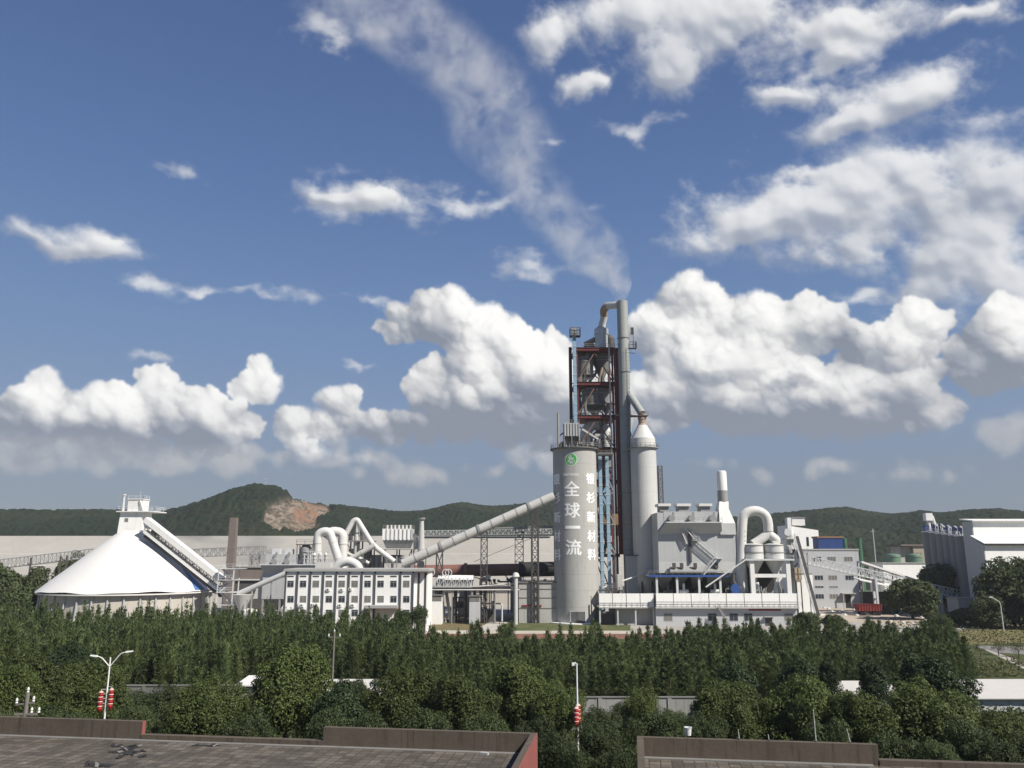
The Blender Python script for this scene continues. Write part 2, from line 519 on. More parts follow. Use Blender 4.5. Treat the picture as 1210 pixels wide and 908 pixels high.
M = dict(
    concrete=mat('weathered concrete', (.36, .355, .335), .85, .16, .12, .45, (.20, .19, .17)),
    silo=mat('silo concrete', (.375, .37, .35), .85, .13, .10, .6, (.21, .195, .17), seam=(4.2, .2), ss=1.6),
    dark_concrete=mat('stained concrete', (.17, .165, .155), .9, .25, .15, .6, (.07, .065, .06)),
    white_wall=mat('white painted wall', (.79, .785, .755), .7, .06, .15, .35, (.42, .40, .36)),
    white_sheet=mat('white steel sheet', (.69, .685, .66), .5, .06, .15, .22, (.5, .48, .45), panel=(2.0, .12)),
    cone_roof=mat('white cone roofing', (.62, .615, .59), .6, .05, .10, .3, (.6, .58, .54)),
    grey_sheet=mat('grey steel casing', (.40, .41, .41), .55, .09, .12, .35, (.24, .23, .22), panel=(3.2, .13)),
    grey_paint=mat('grey paint', (.46, .47, .46), .55, .12, .3, .35, (.26, .25, .24)),
    pipe=mat('dusty pale duct', (.47, .465, .44), .55, .16, .3, .45, (.33, .32, .30), seam=(3.0, .12)),
    white_pipe=mat('dusty white duct', (.55, .545, .52), .55, .14, .3, .45, (.42, .40, .37)),
    stack=mat('stack steel', (.30, .315, .30), .6, .10, .2, .4, (.16, .16, .15), seam=(5.5, .25)),
    tower_grey=mat('conditioning tower casing', (.47, .475, .46), .55, .09, .2, .4, (.30, .29, .27), seam=(7.0, .15)),
    red_steel=mat('dark red steel', (.13, .028, .026), .6, .25, .5, .3, (.05, .03, .03)),
    dark_steel=mat('dark steel', (.075, .07, .068), .6, .3, .6),
    mid_steel=mat('dusty steel', (.25, .25, .245), .6, .25, .6),
    pale_steel=mat('pale steel', (.52, .53, .53), .5, .15, .6),
    silver=mat('silver casing', (.50, .50, .48), .35, .12, .4, .35, (.25, .24, .22), metal=.45),
    cyclone=mat('cyclone casing', (.15, .15, .142), .55, .2, .3, .4, (.10, .10, .10)),
    brown_pipe=mat('heat browned duct', (.33, .24, .19), .6, .25, .4, .5, (.16, .12, .10)),
    blue_steel=mat('light blue casing', (.22, .34, .44), .5, .15, .4, .3, (.30, .31, .32)),
    blue=mat('blue paint', (.03, .075, .23), .5, .15, .5),
    blue_roof=mat('blue sheet', (.06, .15, .36), .5, .1, .4),
    navy=mat('navy paint', (.03, .05, .15), .5, .2, .5),
    kiln=mat('hot rusty shell', (.18, .085, .066), .7, .3, .3, .0),
    black=mat('black steel', (.028, .027, .026), .6, .3, .5),
    brick=mat('brown brick', (.165, .135, .12), .9, .16, .4, .35, (.10, .08, .075), seam=(1.2, .15)),
    shed_roof=mat('dusty sheet roof', (.315, .30, .27), .75, .24, .025, .55, (.22, .205, .18), panel=(6.0, .10)),
    beige=mat('beige render', (.44, .41, .36), .85, .12, .2, .4, (.22, .20, .17)),
    tan=mat('tan render', (.32, .28, .22), .85, .12, .2, .3),
    office_dark=mat('dark grey stripe', (.07, .072, .075), .7, .15, .5),
    office_grey=mat('grey eave', (.32, .32, .31), .8, .15, .4),
    pale_grey_wall=mat('pale grey wall', (.42, .43, .44), .8, .07, .2, .3, (.3, .3, .3)),
    shaded_silo=mat('shaded cement silo', (.19, .195, .195), .85, .12, .2, .4, (.09, .09, .09)),  # grey darkened to carry the shade on the silo row
    door_grey=mat('dark grey door', (.10, .10, .10), .6, .15, .6),
    tower_brace=mat('dusty red brace', (.17, .095, .08), .6, .2, .6),
    curtain=mat('curtained window', (.17, .165, .15), .25, .25, 1.5),
    glass=mat('dark window glass', (.035, .042, .05), .12, .3, 1.2),
    frame=mat('window frame', (.30, .31, .31), .5, .1, .5),
    green_tank=mat('green tank', (.11, .19, .13), .55, .12, .4, .3),
    green_post=mat('green casing', (.05, .12, .07), .55, .12, .4),
    red=mat('red paint', (.20, .028, .028), .6, .22, .8, .25, (.16, .04, .04)),
    faded_red=mat('faded red wall paint', (.25, .082, .072), .8, .22, .8, .6, (.16, .07, .06), ss=2.5),
    lantern=mat('red lantern', (.30, .012, .012), .6, .1, .8),
    lantern_top=mat('lantern cap', (.55, .36, .31), .6, .1, .8),
    rust=mat('rust', (.22, .13, .07), .8, .3, .8, .3),
    rubber=mat('rubber', (.02, .02, .02), .8, .2, 1.0),
    sign_green=mat('logo green', (.05, .30, .09), .6, .05, .3),
    sign_pale=mat('logo pale green', (.42, .66, .42), .6, .05, .3),
    sign_white=mat('lettering white', (.86, .86, .84), .6, .04, .5),
    wall_grey=mat('grey boundary wall', (.17, .17, .16), .9, .25, .4, .6, (.07, .07, .06)),
    parapet=mat('stained parapet', (.088, .072, .055), .92, .34, .9, .85, (.024, .019, .014), ss=3.2),
    lamp_white=mat('lamp white', (.68, .68, .66), .45, .08, .8),
    wood=mat('grey post', (.17, .155, .135), .85, .2, .8),
    porcelain=mat('porcelain', (.62, .62, .60), .3, .05, 1.0),
    pink=mat('faded pink awning', (.56, .46, .47), .8, .12, .6),
)


# ------------------------------------------------------------------ mesh building
class MB:
    def __init__(self):
        self.v, self.f = [], []

    def add(self, vs, fs):
        o = len(self.v)
        self.v += [tuple(q) for q in vs]
        self.f += [tuple(i + o for i in f) for f in fs]
        return self

    def box(self, x0, x1, y0, y1, z0, z1):
        return self.add([(x0, y0, z0), (x1, y0, z0), (x1, y1, z0), (x0, y1, z0), (x0, y0, z1), (x1, y0, z1), (x1, y1, z1), (x0, y1, z1)],
                        [(0, 3, 2, 1), (4, 5, 6, 7), (0, 1, 5, 4), (1, 2, 6, 5), (2, 3, 7, 6), (3, 0, 4, 7)])

    def hexa(self, lo, hi):
        """eight corners: four below, four above, same order"""
        return self.add(list(lo) + list(hi), [(0, 3, 2, 1), (4, 5, 6, 7), (0, 1, 5, 4), (1, 2, 6, 5), (2, 3, 7, 6), (3, 0, 4, 7)])

    def prism(self, poly, z0, z1):
        n_ = len(poly)
        vs = [(x, y, z0) for x, y in poly] + [(x, y, z1) for x, y in poly]
        fs = [tuple(range(n_))[::-1], tuple(range(n_, 2 * n_))]
        fs += [(i, (i + 1) % n_, n_ + (i + 1) % n_, n_ + i) for i in range(n_)]
        return self.add(vs, fs)

    def extr(self, poly, y0, y1):
        """outline in (x, z) run along y"""
        n_ = len(poly)
        vs = [(x, y0, z) for x, z in poly] + [(x, y1, z) for x, z in poly]
        fs = [tuple(range(n_)), tuple(range(n_, 2 * n_))[::-1]]
        fs += [((i + 1) % n_, i, n_ + i, n_ + (i + 1) % n_) for i in range(n_)]
        return self.add(vs, fs)

    def extr_x(self, poly, x0, x1):
        """outline in (y, z) run along x"""
        n_ = len(poly)
        vs = [(x0, y, z) for y, z in poly] + [(x1, y, z) for y, z in poly]
        fs = [tuple(range(n_))[::-1], tuple(range(n_, 2 * n_))]
        fs += [(i, (i + 1) % n_, n_ + (i + 1) % n_, n_ + i) for i in range(n_)]
        return self.add(vs, fs)

    def bar(self, p_, q, w=.15, h=None):
        p_, q = Vector(p_), Vector(q)
        h = h or w
        d = q - p_
        if d.length < 1e-6:
            return self
        d.normalize()
        up = Vector((0, 0, 1)) if abs(d.z) < .97 else Vector((0, 1, 0))
        s = d.cross(up).normalized() * w * .5
        u = s.cross(d).normalized() * h * .5
        vs = [p_ - s - u, p_ + s - u, p_ + s + u, p_ - s + u, q - s - u, q + s - u, q + s + u, q - s + u]
        return self.add(vs, [(0, 1, 2, 3), (7, 6, 5, 4), (4, 5, 1, 0), (5, 6, 2, 1), (6, 7, 3, 2), (7, 4, 0, 3)])

    def tube(self, pts, r, seg=14, caps=True):
        pts = [Vector(q) for q in pts]
        rs = r if isinstance(r, (list, tuple)) else [r] * len(pts)
        n_ = len(pts)
        ref = None
        vs, fs = [], []
        for i, q in enumerate(pts):
            a = (pts[i] - pts[i - 1]).normalized() if i else None
            b = (pts[i + 1] - pts[i]).normalized() if i < n_ - 1 else None
            t = ((a or b) + (b or a)).normalized()
            k = 1.0
            if a and b:
                k = 1 / max(.5, math.sqrt(max(.01, (1 + a.dot(b)) / 2)))
            if ref is None:
                ref = t.orthogonal().normalized()
            ref = (ref - t * ref.dot(t)).normalized()
            o = t.cross(ref)
            for j in range(seg):
                an = 2 * math.pi * j / seg
                vs.append(q + (ref * math.cos(an) + o * math.sin(an)) * rs[i])
        for i in range(n_ - 1):
            for j in range(seg):
                j2 = (j + 1) % seg
                fs.append((i * seg + j, i * seg + j2, (i + 1) * seg + j2, (i + 1) * seg + j))
        if caps:
            fs.append(tuple(range(seg))[::-1])
            fs.append(tuple(range((n_ - 1) * seg, n_ * seg)))
        return self.add(vs, fs)

    def lathe(self, cx, cy, prof, seg=32, a0=0.0, a1=2 * math.pi, caps=True):
        full = abs(a1 - a0 - 2 * math.pi) < 1e-6
        cols = seg if full else seg + 1
        vs, fs = [], []
        for r_, z_ in prof:
            for j in range(cols):
                an = a0 + (a1 - a0) * j / seg
                vs.append((cx + r_ * math.cos(an), cy + r_ * math.sin(an), z_))
        for i in range(len(prof) - 1):
            for j in range(seg):
                j2 = (j + 1) % cols
                fs.append((i * cols + j, i * cols + j2, (i + 1) * cols + j2, (i + 1) * cols + j))
        if caps and full:
            fs.append(tuple(range(seg))[::-1])
            fs.append(tuple(range((len(prof) - 1) * cols, len(prof) * cols)))
        return self.add(vs, fs)

    def truss(self, p_, q, w, h, n_, t=.14, flat=False):
        """box lattice girder between two points (middle of its underside)"""
        p_, q = Vector(p_), Vector(q)
        d = (q - p_).normalized()
        up0 = Vector((0, 0, 1)) if abs(d.z) < .9 else Vector((0, 1, 0))
        s = d.cross(up0).normalized() * w / 2
        u = s.cross(d).normalized() * h
        for a in (-s, s):
            for b in (Vector((0, 0, 0)), u):
                self.bar(p_ + a + b, q + a + b, t)
            for i in range(n_):
                a0, a1 = p_ + (q - p_) * (i / n_), p_ + (q - p_) * ((i + 1) / n_)
                self.bar(a0 + a, a0 + a + u, t * .75)
                if i % 2:
                    self.bar(a0 + a, a1 + a + u, t * .75)
                else:
                    self.bar(a0 + a + u, a1 + a, t * .75)
            self.bar(q + a, q + a + u, t * .75)
        for i in range(n_ + 1):
            a0 = p_ + (q - p_) * (i / n_)
            self.bar(a0 - s, a0 + s, t * .7)
            self.bar(a0 - s + u, a0 + s + u, t * .7)
        return self

    def lattice(self, x, y, z0, z1, w, n_, t=.16, taper=1.0):
        """upright lattice mast on four legs"""
        def c(i, sx, sy):
            f = i / n_
            k = w / 2 * (taper + (1 - taper) * f) if taper != 1 else w / 2
            return Vector((x + sx * k, y + sy * k, z0 + (z1 - z0) * f))
        cs = [(-1, -1), (1, -1), (1, 1), (-1, 1)]
        for i in range(n_):
            for j in range(4):
                a, b = cs[j], cs[(j + 1) % 4]
                self.bar(c(i, *a), c(i + 1, *a), t)
                self.bar(c(i + 1, *a), c(i + 1, *b), t * .7)
                self.bar(c(i, *a), c(i + 1, *b), t * .6)
                self.bar(c(i, *b), c(i + 1, *a), t * .6)
        return self

    def rail(self, pts, h=1.1, step=1.8, t=.07):
        for a, b in zip(pts, pts[1:]):
            a, b = Vector(a), Vector(b)
            n_ = max(1, int(round((b - a).length / step)))
            for k in (h, h * .55):
                self.bar(a + Vector((0, 0, k)), b + Vector((0, 0, k)), t)
            for i in range(n_ + 1):
                q = a + (b - a) * (i / n_)
                self.bar(q, q + Vector((0, 0, h)), t)
        return self

    def stair(self, p_, q, w=.9, t=.10, rail=True):
        p_, q = Vector(p_), Vector(q)
        o = Vector((0, w, 0))
        n_ = max(4, int(abs(q.z - p_.z) / .28))
        for s in (Vector((0, 0, 0)), o):
            self.bar(p_ + s, q + s, .08, .26)
            if rail:
                up = Vector((0, 0, 1.0))
                self.bar(p_ + s + up, q + s + up, .07)
                for i in range(0, n_ + 1, 4):
                    a = p_ + (q - p_) * (i / n_) + s
                    self.bar(a, a + up, .06)
        for i in range(n_ + 1):
            a = p_ + (q - p_) * (i / n_)
            self.bar(a, a + o, .26, .05)
        return self

    def cage(self, x, y, z0, z1, r_=.42):
        """caged ladder"""
        for k in (-1, 1):
            self.bar((x + k * .25, y, z0), (x + k * .25, y, z1), .07)
        n_ = int((z1 - z0) / .6)
        for i in range(n_ + 1):
            z_ = z0 + (z1 - z0) * i / n_
            self.bar((x - .25, y, z_), (x + .25, y, z_), .05)
            if i % 2 == 0:
                ps = [(x + r_ * math.cos(a), y - .3 + r_ * math.sin(a), z_) for a in [math.pi * 2 * j / 8 for j in range(9)]]
                for a, b in zip(ps, ps[1:]):
                    self.bar(a, b, .05)
        return self

    def build(self, name, m_, parent=None, smooth=False):
        me = bpy.data.meshes.new(name)
        off = Vector(parent['base']) if parent is not None else Vector((0, 0, 0))
        me.from_pydata([tuple(Vector(q) - off) for q in self.v], [], self.f)
        import bmesh
        bm = bmesh.new()
        bm.from_mesh(me)
        bmesh.ops.recalc_face_normals(bm, faces=bm.faces)
        bm.to_mesh(me)
        bm.free()
        if smooth:
            me.polygons.foreach_set('use_smooth', [True] * len(me.polygons))
            try:
                me.set_sharp_from_angle(angle=R(24))
            except Exception:
                pass
        me.materials.append(m_)
        o = bpy.data.objects.new(name, me)
        C.objects.link(o)
        if parent is not None:
            o.parent = parent
            o['base'] = parent['base']
        else:
            o['base'] = (0.0, 0.0, 0.0)
        me.update()
        return o


def tag(o, label=None, cat=None, group=None, kind=None):
    for k, v_ in (('label', label), ('category', cat), ('group', group), ('kind', kind)):
        if v_:
            o[k] = v_
    return o


def thing(name, label, cat, loc, group=None):
    o = bpy.data.objects.new(name, None)
    C.objects.link(o)
    o.location = loc
    o['base'] = tuple(float(q) for q in loc)
    o.empty_display_size = .5
    return tag(o, label, cat, group)


def arc(c, r_, a0, a1, n_, y=0.0):
    """points of an arc in the x-z plane"""
    return [Vector((c[0] + r_ * math.cos(R(a0 + (a1 - a0) * i / n_)), c[1] + y, c[2] + r_ * math.sin(R(a0 + (a1 - a0) * i / n_)))) for i in range(n_ + 1)]


def rounded(pts, r_, n_=5):
    """polyline with its corners rounded"""
    pts = [Vector(q) for q in pts]
    o = [pts[0]]
    for a, b, c in zip(pts, pts[1:], pts[2:]):
        k = min(r_, (a - b).length * .48, (c - b).length * .48)
        s, e = b + (a - b).normalized() * k, b + (c - b).normalized() * k
        for i in range(n_ + 1):
            t = i / n_
            o.append(s * (1 - t) ** 2 + b * 2 * t * (1 - t) + e * t * t)
    o.append(pts[-1])
    return o


def ground_at(px, py):
    d = ray(px, py)
    t = -CH / d.z
    return Vector((d.x * t, d.y * t, 0))


def window(parent, x, z, w, h, y, name='window', mull=1, fm=None, trans=False):
    """a window in a wall that faces the camera's side: frame and pane, standing 3 cm proud of the wall at y"""
    f = MB()
    t = .07
    f.box(x - w / 2, x + w / 2, y - .06, y - .003, z - h / 2, z - h / 2 + t)
    f.box(x - w / 2, x + w / 2, y - .06, y - .003, z + h / 2 - t, z + h / 2)
    f.box(x - w / 2, x - w / 2 + t, y - .06, y - .003, z - h / 2 + t, z + h / 2 - t)
    f.box(x + w / 2 - t, x + w / 2, y - .06, y - .003, z - h / 2 + t, z + h / 2 - t)
    for i in range(mull):
        xx = x - w / 2 + w * (i + 1) / (mull + 1)
        f.box(xx - .03, xx + .03, y - .055, y - .003, z - h / 2 + t, z + h / 2 - t)
    if trans:
        f.box(x - w / 2 + t, x + w / 2 - t, y - .05, y - .003, z + h * .2, z + h * .2 + .06)
    o = f.build(name, fm or M['frame'], parent)
    g = MB().box(x - w / 2 + t, x + w / 2 - t, y - .03, y - .002, z - h / 2 + t, z + h / 2 - t)
    g.build('pane', M['curtain'] if rng.random() < .38 else M['glass'], o)
    return o
# ------------------------------------------------------------------ ground, roads, hills
def gmat(name, c1, c2, scale, c3=None, s3=3.0, rough=.95):
    m_ = bpy.data.materials.new(name)
    m_.use_nodes = True
    T = NT(m_.node_tree)
    b = m_.node_tree.nodes['Principled BSDF']
    pos = T.n('ShaderNodeNewGeometry').outputs['Position']
    c = T.mix(T.sstep(T.noise(pos, scale, 6, .62), .36, .64), c1, c2)
    if c3:
        c = T.mix(T.sstep(T.noise(pos, scale * s3, 6, .7), .5, .72), c, c3)
    fn = T.noise(pos, scale * 12, 3, .7)
    c = T.v('SCALE', c, scale=T.lin(fn, .25, .75, .75, 1.25))
    T.put(b.inputs['Base Color'], c)
    b.inputs['Roughness'].default_value = rough
    b.inputs['Specular IOR Level'].default_value = .15
    return m_


def sheet_poly(name, pts, z, m_):
    me = bpy.data.meshes.new(name)
    me.from_pydata([(x, y, z) for x, y in pts], [], [tuple(range(len(pts)))])
    if me.polygons[0].normal.z < 0:
        me.flip_normals()
    me.materials.append(m_)
    o = bpy.data.objects.new(name, me)
    C.objects.link(o)
    o['kind'] = 'structure'
    return o


G_dirt = gmat('earth and weeds', (.13, .115, .075), (.055, .075, .03), .05, (.20, .17, .13))
sheet_poly('ground', [(-3200, -300), (3200, -300), (3200, 4200), (-3200, 4200)], 0, G_dirt)
sheet_poly('plantation_floor', [(-150, 48), (128, 48), (112, 172), (20, 181), (-160, 178)], .004, gmat('weedy floor', (.035, .050, .018), (.065, .075, .028), .16, (.12, .11, .06)))
sheet_poly('plant_yard', [(-190, 181.5), (95, 181.5), (150, 310), (-210, 310)], .004, gmat('dusty concrete yard', (.34, .325, .30), (.27, .255, .23), .05, (.22, .20, .17)))


def gpoly(name, pix, z, m_):
    return sheet_poly(name, [tuple(ground_at(*q))[:2] for q in pix], z, m_)


G_lawn = gmat('thin lawn', (.10, .105, .05), (.065, .085, .03), .12, (.16, .13, .075))
gpoly('lawn', [(516, 728.5), (592, 728.5), (560, 745), (500, 745)], .008, gmat('worn grass', (.15, .115, .06), (.11, .105, .05), .12, (.20, .15, .09)))
gpoly('lawn', [(612, 728.5), (745, 736), (745, 745.5), (585, 745.5)], .008, G_lawn)
gpoly('footpath', [(592, 728.3), (612, 728.3), (585, 745.3), (560, 745.3)], .008, gmat('pale path', (.42, .40, .36), (.36, .34, .31), .3))
gpoly('pavement', [(440, 745.6), (780, 745.6), (782, 749), (438, 749)], .008, gmat('pale kerb paving', (.42, .39, .33), (.36, .33, .28), .3))
gpoly('road', [(430, 749.2), (790, 749.2), (795, 755), (425, 755)], .008, gmat('red paving', (.21, .10, .075), (.17, .09, .07), .3))
gpoly('dirt_yard', [(940, 713), (1060, 711), (1110, 728), (1130, 744), (960, 732)], .008, gmat('pale earth', (.40, .345, .28), (.31, .265, .21), .08, (.24, .20, .16)))
gpoly('field', [(1118, 747), (1300, 738), (1330, 757), (1140, 762)], .008, gmat('dry field', (.20, .155, .085), (.12, .12, .05), .1, (.07, .09, .03)))
gpoly('road', [(1150, 763), (1330, 768), (1350, 782), (1172, 771)], .012, gmat('grey road', (.19, .185, .175), (.16, .155, .15), .15))
gpoly('verge', [(1172, 771.5), (1350, 782.5), (1360, 797), (1190, 790)], .010, gmat('green verge', (.05, .065, .022), (.09, .085, .04), .2))
gpoly('footpath', [(1158, 765), (1176, 771), (1260, 800), (1228, 800)], .014, gmat('pale track', (.36, .34, .30), (.30, .28, .25), .2))

# --- hills: one terrain round the back, crowded with tree crowns
prof = [(-620, 20), (-300, 24), (0, 606), (60, 608), (120, 605), (185, 608), (215, 600), (250, 588), (275, 580), (300, 575), (325, 577), (345, 585), (365, 594),
        (390, 597), (420, 600), (460, 604), (500, 604), (525, 599), (545, 596), (570, 601), (600, 600), (640, 597), (700, 600), (800, 612), (880, 612), (920, 608), (960, 604), (985, 600),
        (1000, 599), (1030, 605), (1055, 607), (1075, 605), (1090, 602.5), (1110, 606), (1150, 603.5), (1185, 604), (1210, 607), (1300, 606)]
az_k, el_k = [], []
for px_, py_ in prof[2:]:
    d = ray(px_, py_)
    az_k.append(math.degrees(math.atan2(d.x, d.y)))
    el_k.append(d.z / math.hypot(d.x, d.y))
NA, NR = 1700, 300
az = np.linspace(-52, 52, NA)
el = np.interp(az, az_k, el_k)
outl, outr = az < az_k[0], az > az_k[-1]
el = np.where(outl, el_k[0] + .008 * np.sin((az - az_k[0]) * .35), el)
el = np.where(outr, el_k[-1] + .010 * np.sin((az - az_k[-1]) * .4), el)
k_ = np.exp(-np.linspace(-3, 3, 25) ** 2)
el = np.convolve(np.pad(el, 12, mode='edge'), k_ / k_.sum(), mode='valid')
RIDGE = 980 + 130 * np.sin(np.radians(az * 5)) - 90 * np.exp(-((az - np.interp(300, [p_[0] for p_ in prof[2:]], az_k)) / 6) ** 2)
rr = np.linspace(0, 1, NR) ** 1.15
AZ, RR = np.meshgrid(np.radians(az), rr)
rad = 440 + RR * (RIDGE[None, :] * 1.28 - 440)
t_ = np.clip((rad - 440) / (RIDGE[None, :] - 440), 0, 1.4)
shape = np.where(t_ < 1, np.sin(np.clip(t_, 0, 1) * math.pi / 2) ** 1.5, 1 - .55 * (t_ - 1) / .4)
HX, HY = rad * np.sin(AZ), rad * np.cos(AZ)
top = CH + RIDGE[None, :] * el[None, :] - 3.5
n_big = fbm(HX.astype(np.float32), HY.astype(np.float32), 170, 4, .5, 200)
HZ = top * shape * (1 + .22 * n_big * (1 - np.clip(t_, 0, 1)) ** .6 * 1.6) - 1.5 * (1 - np.clip(t_ * 8, 0, 1))


# crowns: a dome for each jittered cell
def crowns(x, y, cell, seed):
    xi, yi = np.floor(x / cell).astype(np.int64), np.floor(y / cell).astype(np.int64)
    best = np.zeros(x.shape)
    for i in (-1, 0, 1):
        for j in (-1, 0, 1):
            cx_, cy_ = xi + i, yi + j
            h_ = (cx_ * 73856093) ^ (cy_ * 19349663) ^ seed
            a_ = ((h_ * 2654435761) & 0xffff) / 65535.0
            b_ = ((h_ * 40503 + 977) & 0xffff) / 65535.0
            c_ = ((h_ * 69069 + 12345) & 0xffff) / 65535.0
            ox, oy = (cx_ + .15 + .7 * a_) * cell, (cy_ + .15 + .7 * b_) * cell
            q = ((x - ox) ** 2 + (y - oy) ** 2) / (cell * (.45 + .35 * c_)) ** 2
            best = np.maximum(best, np.sqrt(np.maximum(0, 1 - q)) * cell * (.45 + .5 * c_))
    return best


crn = .6 * crowns(HX, HY, 5.2, 5) + .5 * crowns(HX + 3, HY + 2, 3.4, 9)
az300 = math.degrees(math.atan2(ray(345, 605).x, ray(345, 605).y))
sc_u = (np.degrees(AZ) - az300) / 2.45
az_bare = np.abs(sc_u) < 1.9
elev_a = HZ / np.maximum(rad, 1)
# the quarry: a bare bite in the right flank of the big hill
q_n = fbm(HX.astype(np.float32), HY.astype(np.float32), 40, 4, .55, 210)
q_m = fbm(HX.astype(np.float32), HZ.astype(np.float32), 14, 4, .6, 214)
bare = np.zeros(HX.shape)
ochre = np.zeros(HX.shape)
ev_ = (HZ - CH) / np.maximum(rad, 1)
for px_, py_, wx_, wy_, red_ in ((343, 605, 27, 18, 0), (352, 594, 14, 9, .1), (366, 606, 20, 11, 1.0), (381, 603, 12, 6, 1.0), (330, 618, 20, 10, 0), (352, 620, 24, 9, .2), (322, 610, 12, 9, 0)):
    d = ray(px_, py_)
    a0_, e0_ = math.degrees(math.atan2(d.x, d.y)), d.z / math.hypot(d.x, d.y)
    q_ = np.sqrt(((np.degrees(AZ) - a0_) / (wx_ / F * 57.3)) ** 2 + ((ev_ - e0_) / (wy_ / F)) ** 2)
    k__ = (1 - sst(q_ + .45 * q_n + .35 * q_m, .75, 1.05)) * (t_ < 1.0)
    bare = np.maximum(bare, k__)
    ochre = np.maximum(ochre, k__ * red_)
rock = fbm((HX * 1.0).astype(np.float32), (HY * .6).astype(np.float32), 22, 5, .6, 220)
terr = np.abs(((HZ / 9.0) % 1.0) - .5) * 2
HZ = HZ + crn * (1 - bare) * np.clip(t_ * 6, 0, 1) + bare * (rock * 7 - 5 + 4.0 * terr + 4.5 * fbm(HX.astype(np.float32), HY.astype(np.float32), 9, 3, .6, 260))
# one end of the quarry is redder
hv = np.stack([HX, HY, HZ], -1).reshape(-1, 3)
idx = np.arange(NA * NR).reshape(NR, NA)
hf = np.stack([idx[:-1, :-1], idx[:-1, 1:], idx[1:, 1:], idx[1:, :-1]], -1).reshape(-1, 4)


def np_mesh(name, verts, faces, m_, smooth=True):
    me = bpy.data.meshes.new(name)
    k = faces.shape[1]
    me.vertices.add(len(verts))
    me.vertices.foreach_set('co', np.ascontiguousarray(verts, np.float32).ravel())
    me.loops.add(faces.size)
    me.loops.foreach_set('vertex_index', np.ascontiguousarray(faces, np.int32).ravel())
    me.polygons.add(len(faces))
    me.polygons.foreach_set('loop_start', np.arange(0, faces.size, k, dtype=np.int32))
    me.polygons.foreach_set('loop_total', np.full(len(faces), k, np.int32))
    me.update(calc_edges=True)
    if smooth:
        me.polygons.foreach_set('use_smooth', np.ones(len(faces), bool))
    me.materials.append(m_)
    return me


hm = bpy.data.materials.new('wooded hill')
hm.use_nodes = True
T = NT(hm.node_tree)
b = hm.node_tree.nodes['Principled BSDF']
pos = T.n('ShaderNodeNewGeometry').outputs['Position']
att = T.n('ShaderNodeAttribute', attribute_name='bare')
redd = T.n('ShaderNodeAttribute', attribute_name='ochre')
fol = T.mix(T.noise(pos, .045, 5, .6), (.010, .0155, .0115), (.022, .027, .0195))
fol = T.mix(T.sstep(T.voro(pos, .16, out='Color'), .3, .9), fol, (.016, .027, .017))
rk = T.mix(T.sstep(T.noise(T.v('MULTIPLY', pos, (1, 1, 3)), .11, 8, .75), .42, .58), (.20, .168, .132), (.075, .064, .05))
rk = T.mix(T.m('MULTIPLY', redd.outputs['Fac'], T.sstep(T.noise(pos, .05, 5, .6), .35, .6)), rk, (.20, .118, .08))
fol = T.mix(T.sstep(T.noise(pos, .012, 5, .6), .45, .65, 0, .55), fol, (.033, .038, .022))
T.put(b.inputs['Base Color'], T.mix(att.outputs['Fac'], fol, rk))
b.inputs['Roughness'].default_value = 1.0
b.inputs['Specular IOR Level'].default_value = .05
hme = np_mesh('hills', hv, hf, hm)
for nm, arr in (('bare', bare), ('ochre', ochre)):
    a_ = hme.attributes.new(nm, 'FLOAT', 'POINT')
    a_.data.foreach_set('value', np.ascontiguousarray(arr.ravel(), np.float32))
ho = bpy.data.objects.new('hills', hme)
C.objects.link(ho)
ho['kind'] = 'structure'
# ================================================================== left half of the works
# ---- long storage hall behind everything
Yr, Ye = 335.0, 297.0
zr, ze = PZ(633.5, Yr), PZ(691, Ye)
xe = PX(742, Yr, zr)
xs = -330.0
hall = thing('storage_hall', 'very long low hall with dusty pale sheet roof behind the whole plant', 'warehouse', (-140, 316, 0))
rf = MB()
rf.hexa([(xs, Ye - 1, ze - .6), (xe, Ye - 1, ze - .6), (xe, Yr, zr - .5), (xs, Yr, zr - .5)], [(xs, Ye - 1, ze - .3), (xe, Ye - 1, ze - .3), (xe, Yr, zr), (xs, Yr, zr)])
rf.hexa([(xs, Yr + .02, zr - .5), (xe, Yr + .02, zr - .5), (xe, 2 * Yr - Ye, ze - .6), (xs, 2 * Yr - Ye, ze - .6)], [(xs, Yr + .02, zr), (xe, Yr + .02, zr), (xe, 2 * Yr - Ye, ze - .3), (xs, 2 * Yr - Ye, ze - .3)])
rf.build('roof', M['shed_roof'], hall)
wl = MB()
wl.box(xs + 1, xe - .5, Ye + .5, Ye + .9, 0, ze - .7)
wl.extr_x([(Ye + 1, 0), (2 * Yr - Ye - 1, 0), (2 * Yr - Ye - 1, ze - .8), (Yr, zr - .7), (Ye + 1, ze - .8)], xe - .9, xe - .5)
wl.build('wall', M['beige'], hall)
ct = MB()
for zf in (.36, .60):
    yy, zz = Ye + (Yr - Ye) * zf, ze + (zr - ze) * zf + .02
    ct.bar((xs, yy, zz), (xe, yy, zz), .5, .10)
ct.build('roof_strip', M['white_sheet'], hall)
# gallery along part of the ridge
gl = thing('ridge_conveyor', 'lattice conveyor bridge lying along the ridge of the long dusty roof', 'conveyor', (PX(560, Yr, zr), Yr, zr))
MB().truss((PX(496, Yr, zr), Yr - 2, zr + .1), (PX(652, Yr, zr), Yr - 2, zr + .9), 2.0, 1.9, 46, .11).build('truss', M['pale_steel'], gl)
MB().box(PX(496, Yr, zr), PX(652, Yr, zr), Yr - 2.9, Yr - 1.1, zr + .45, zr + .55).build('belt_deck', M['mid_steel'], gl)

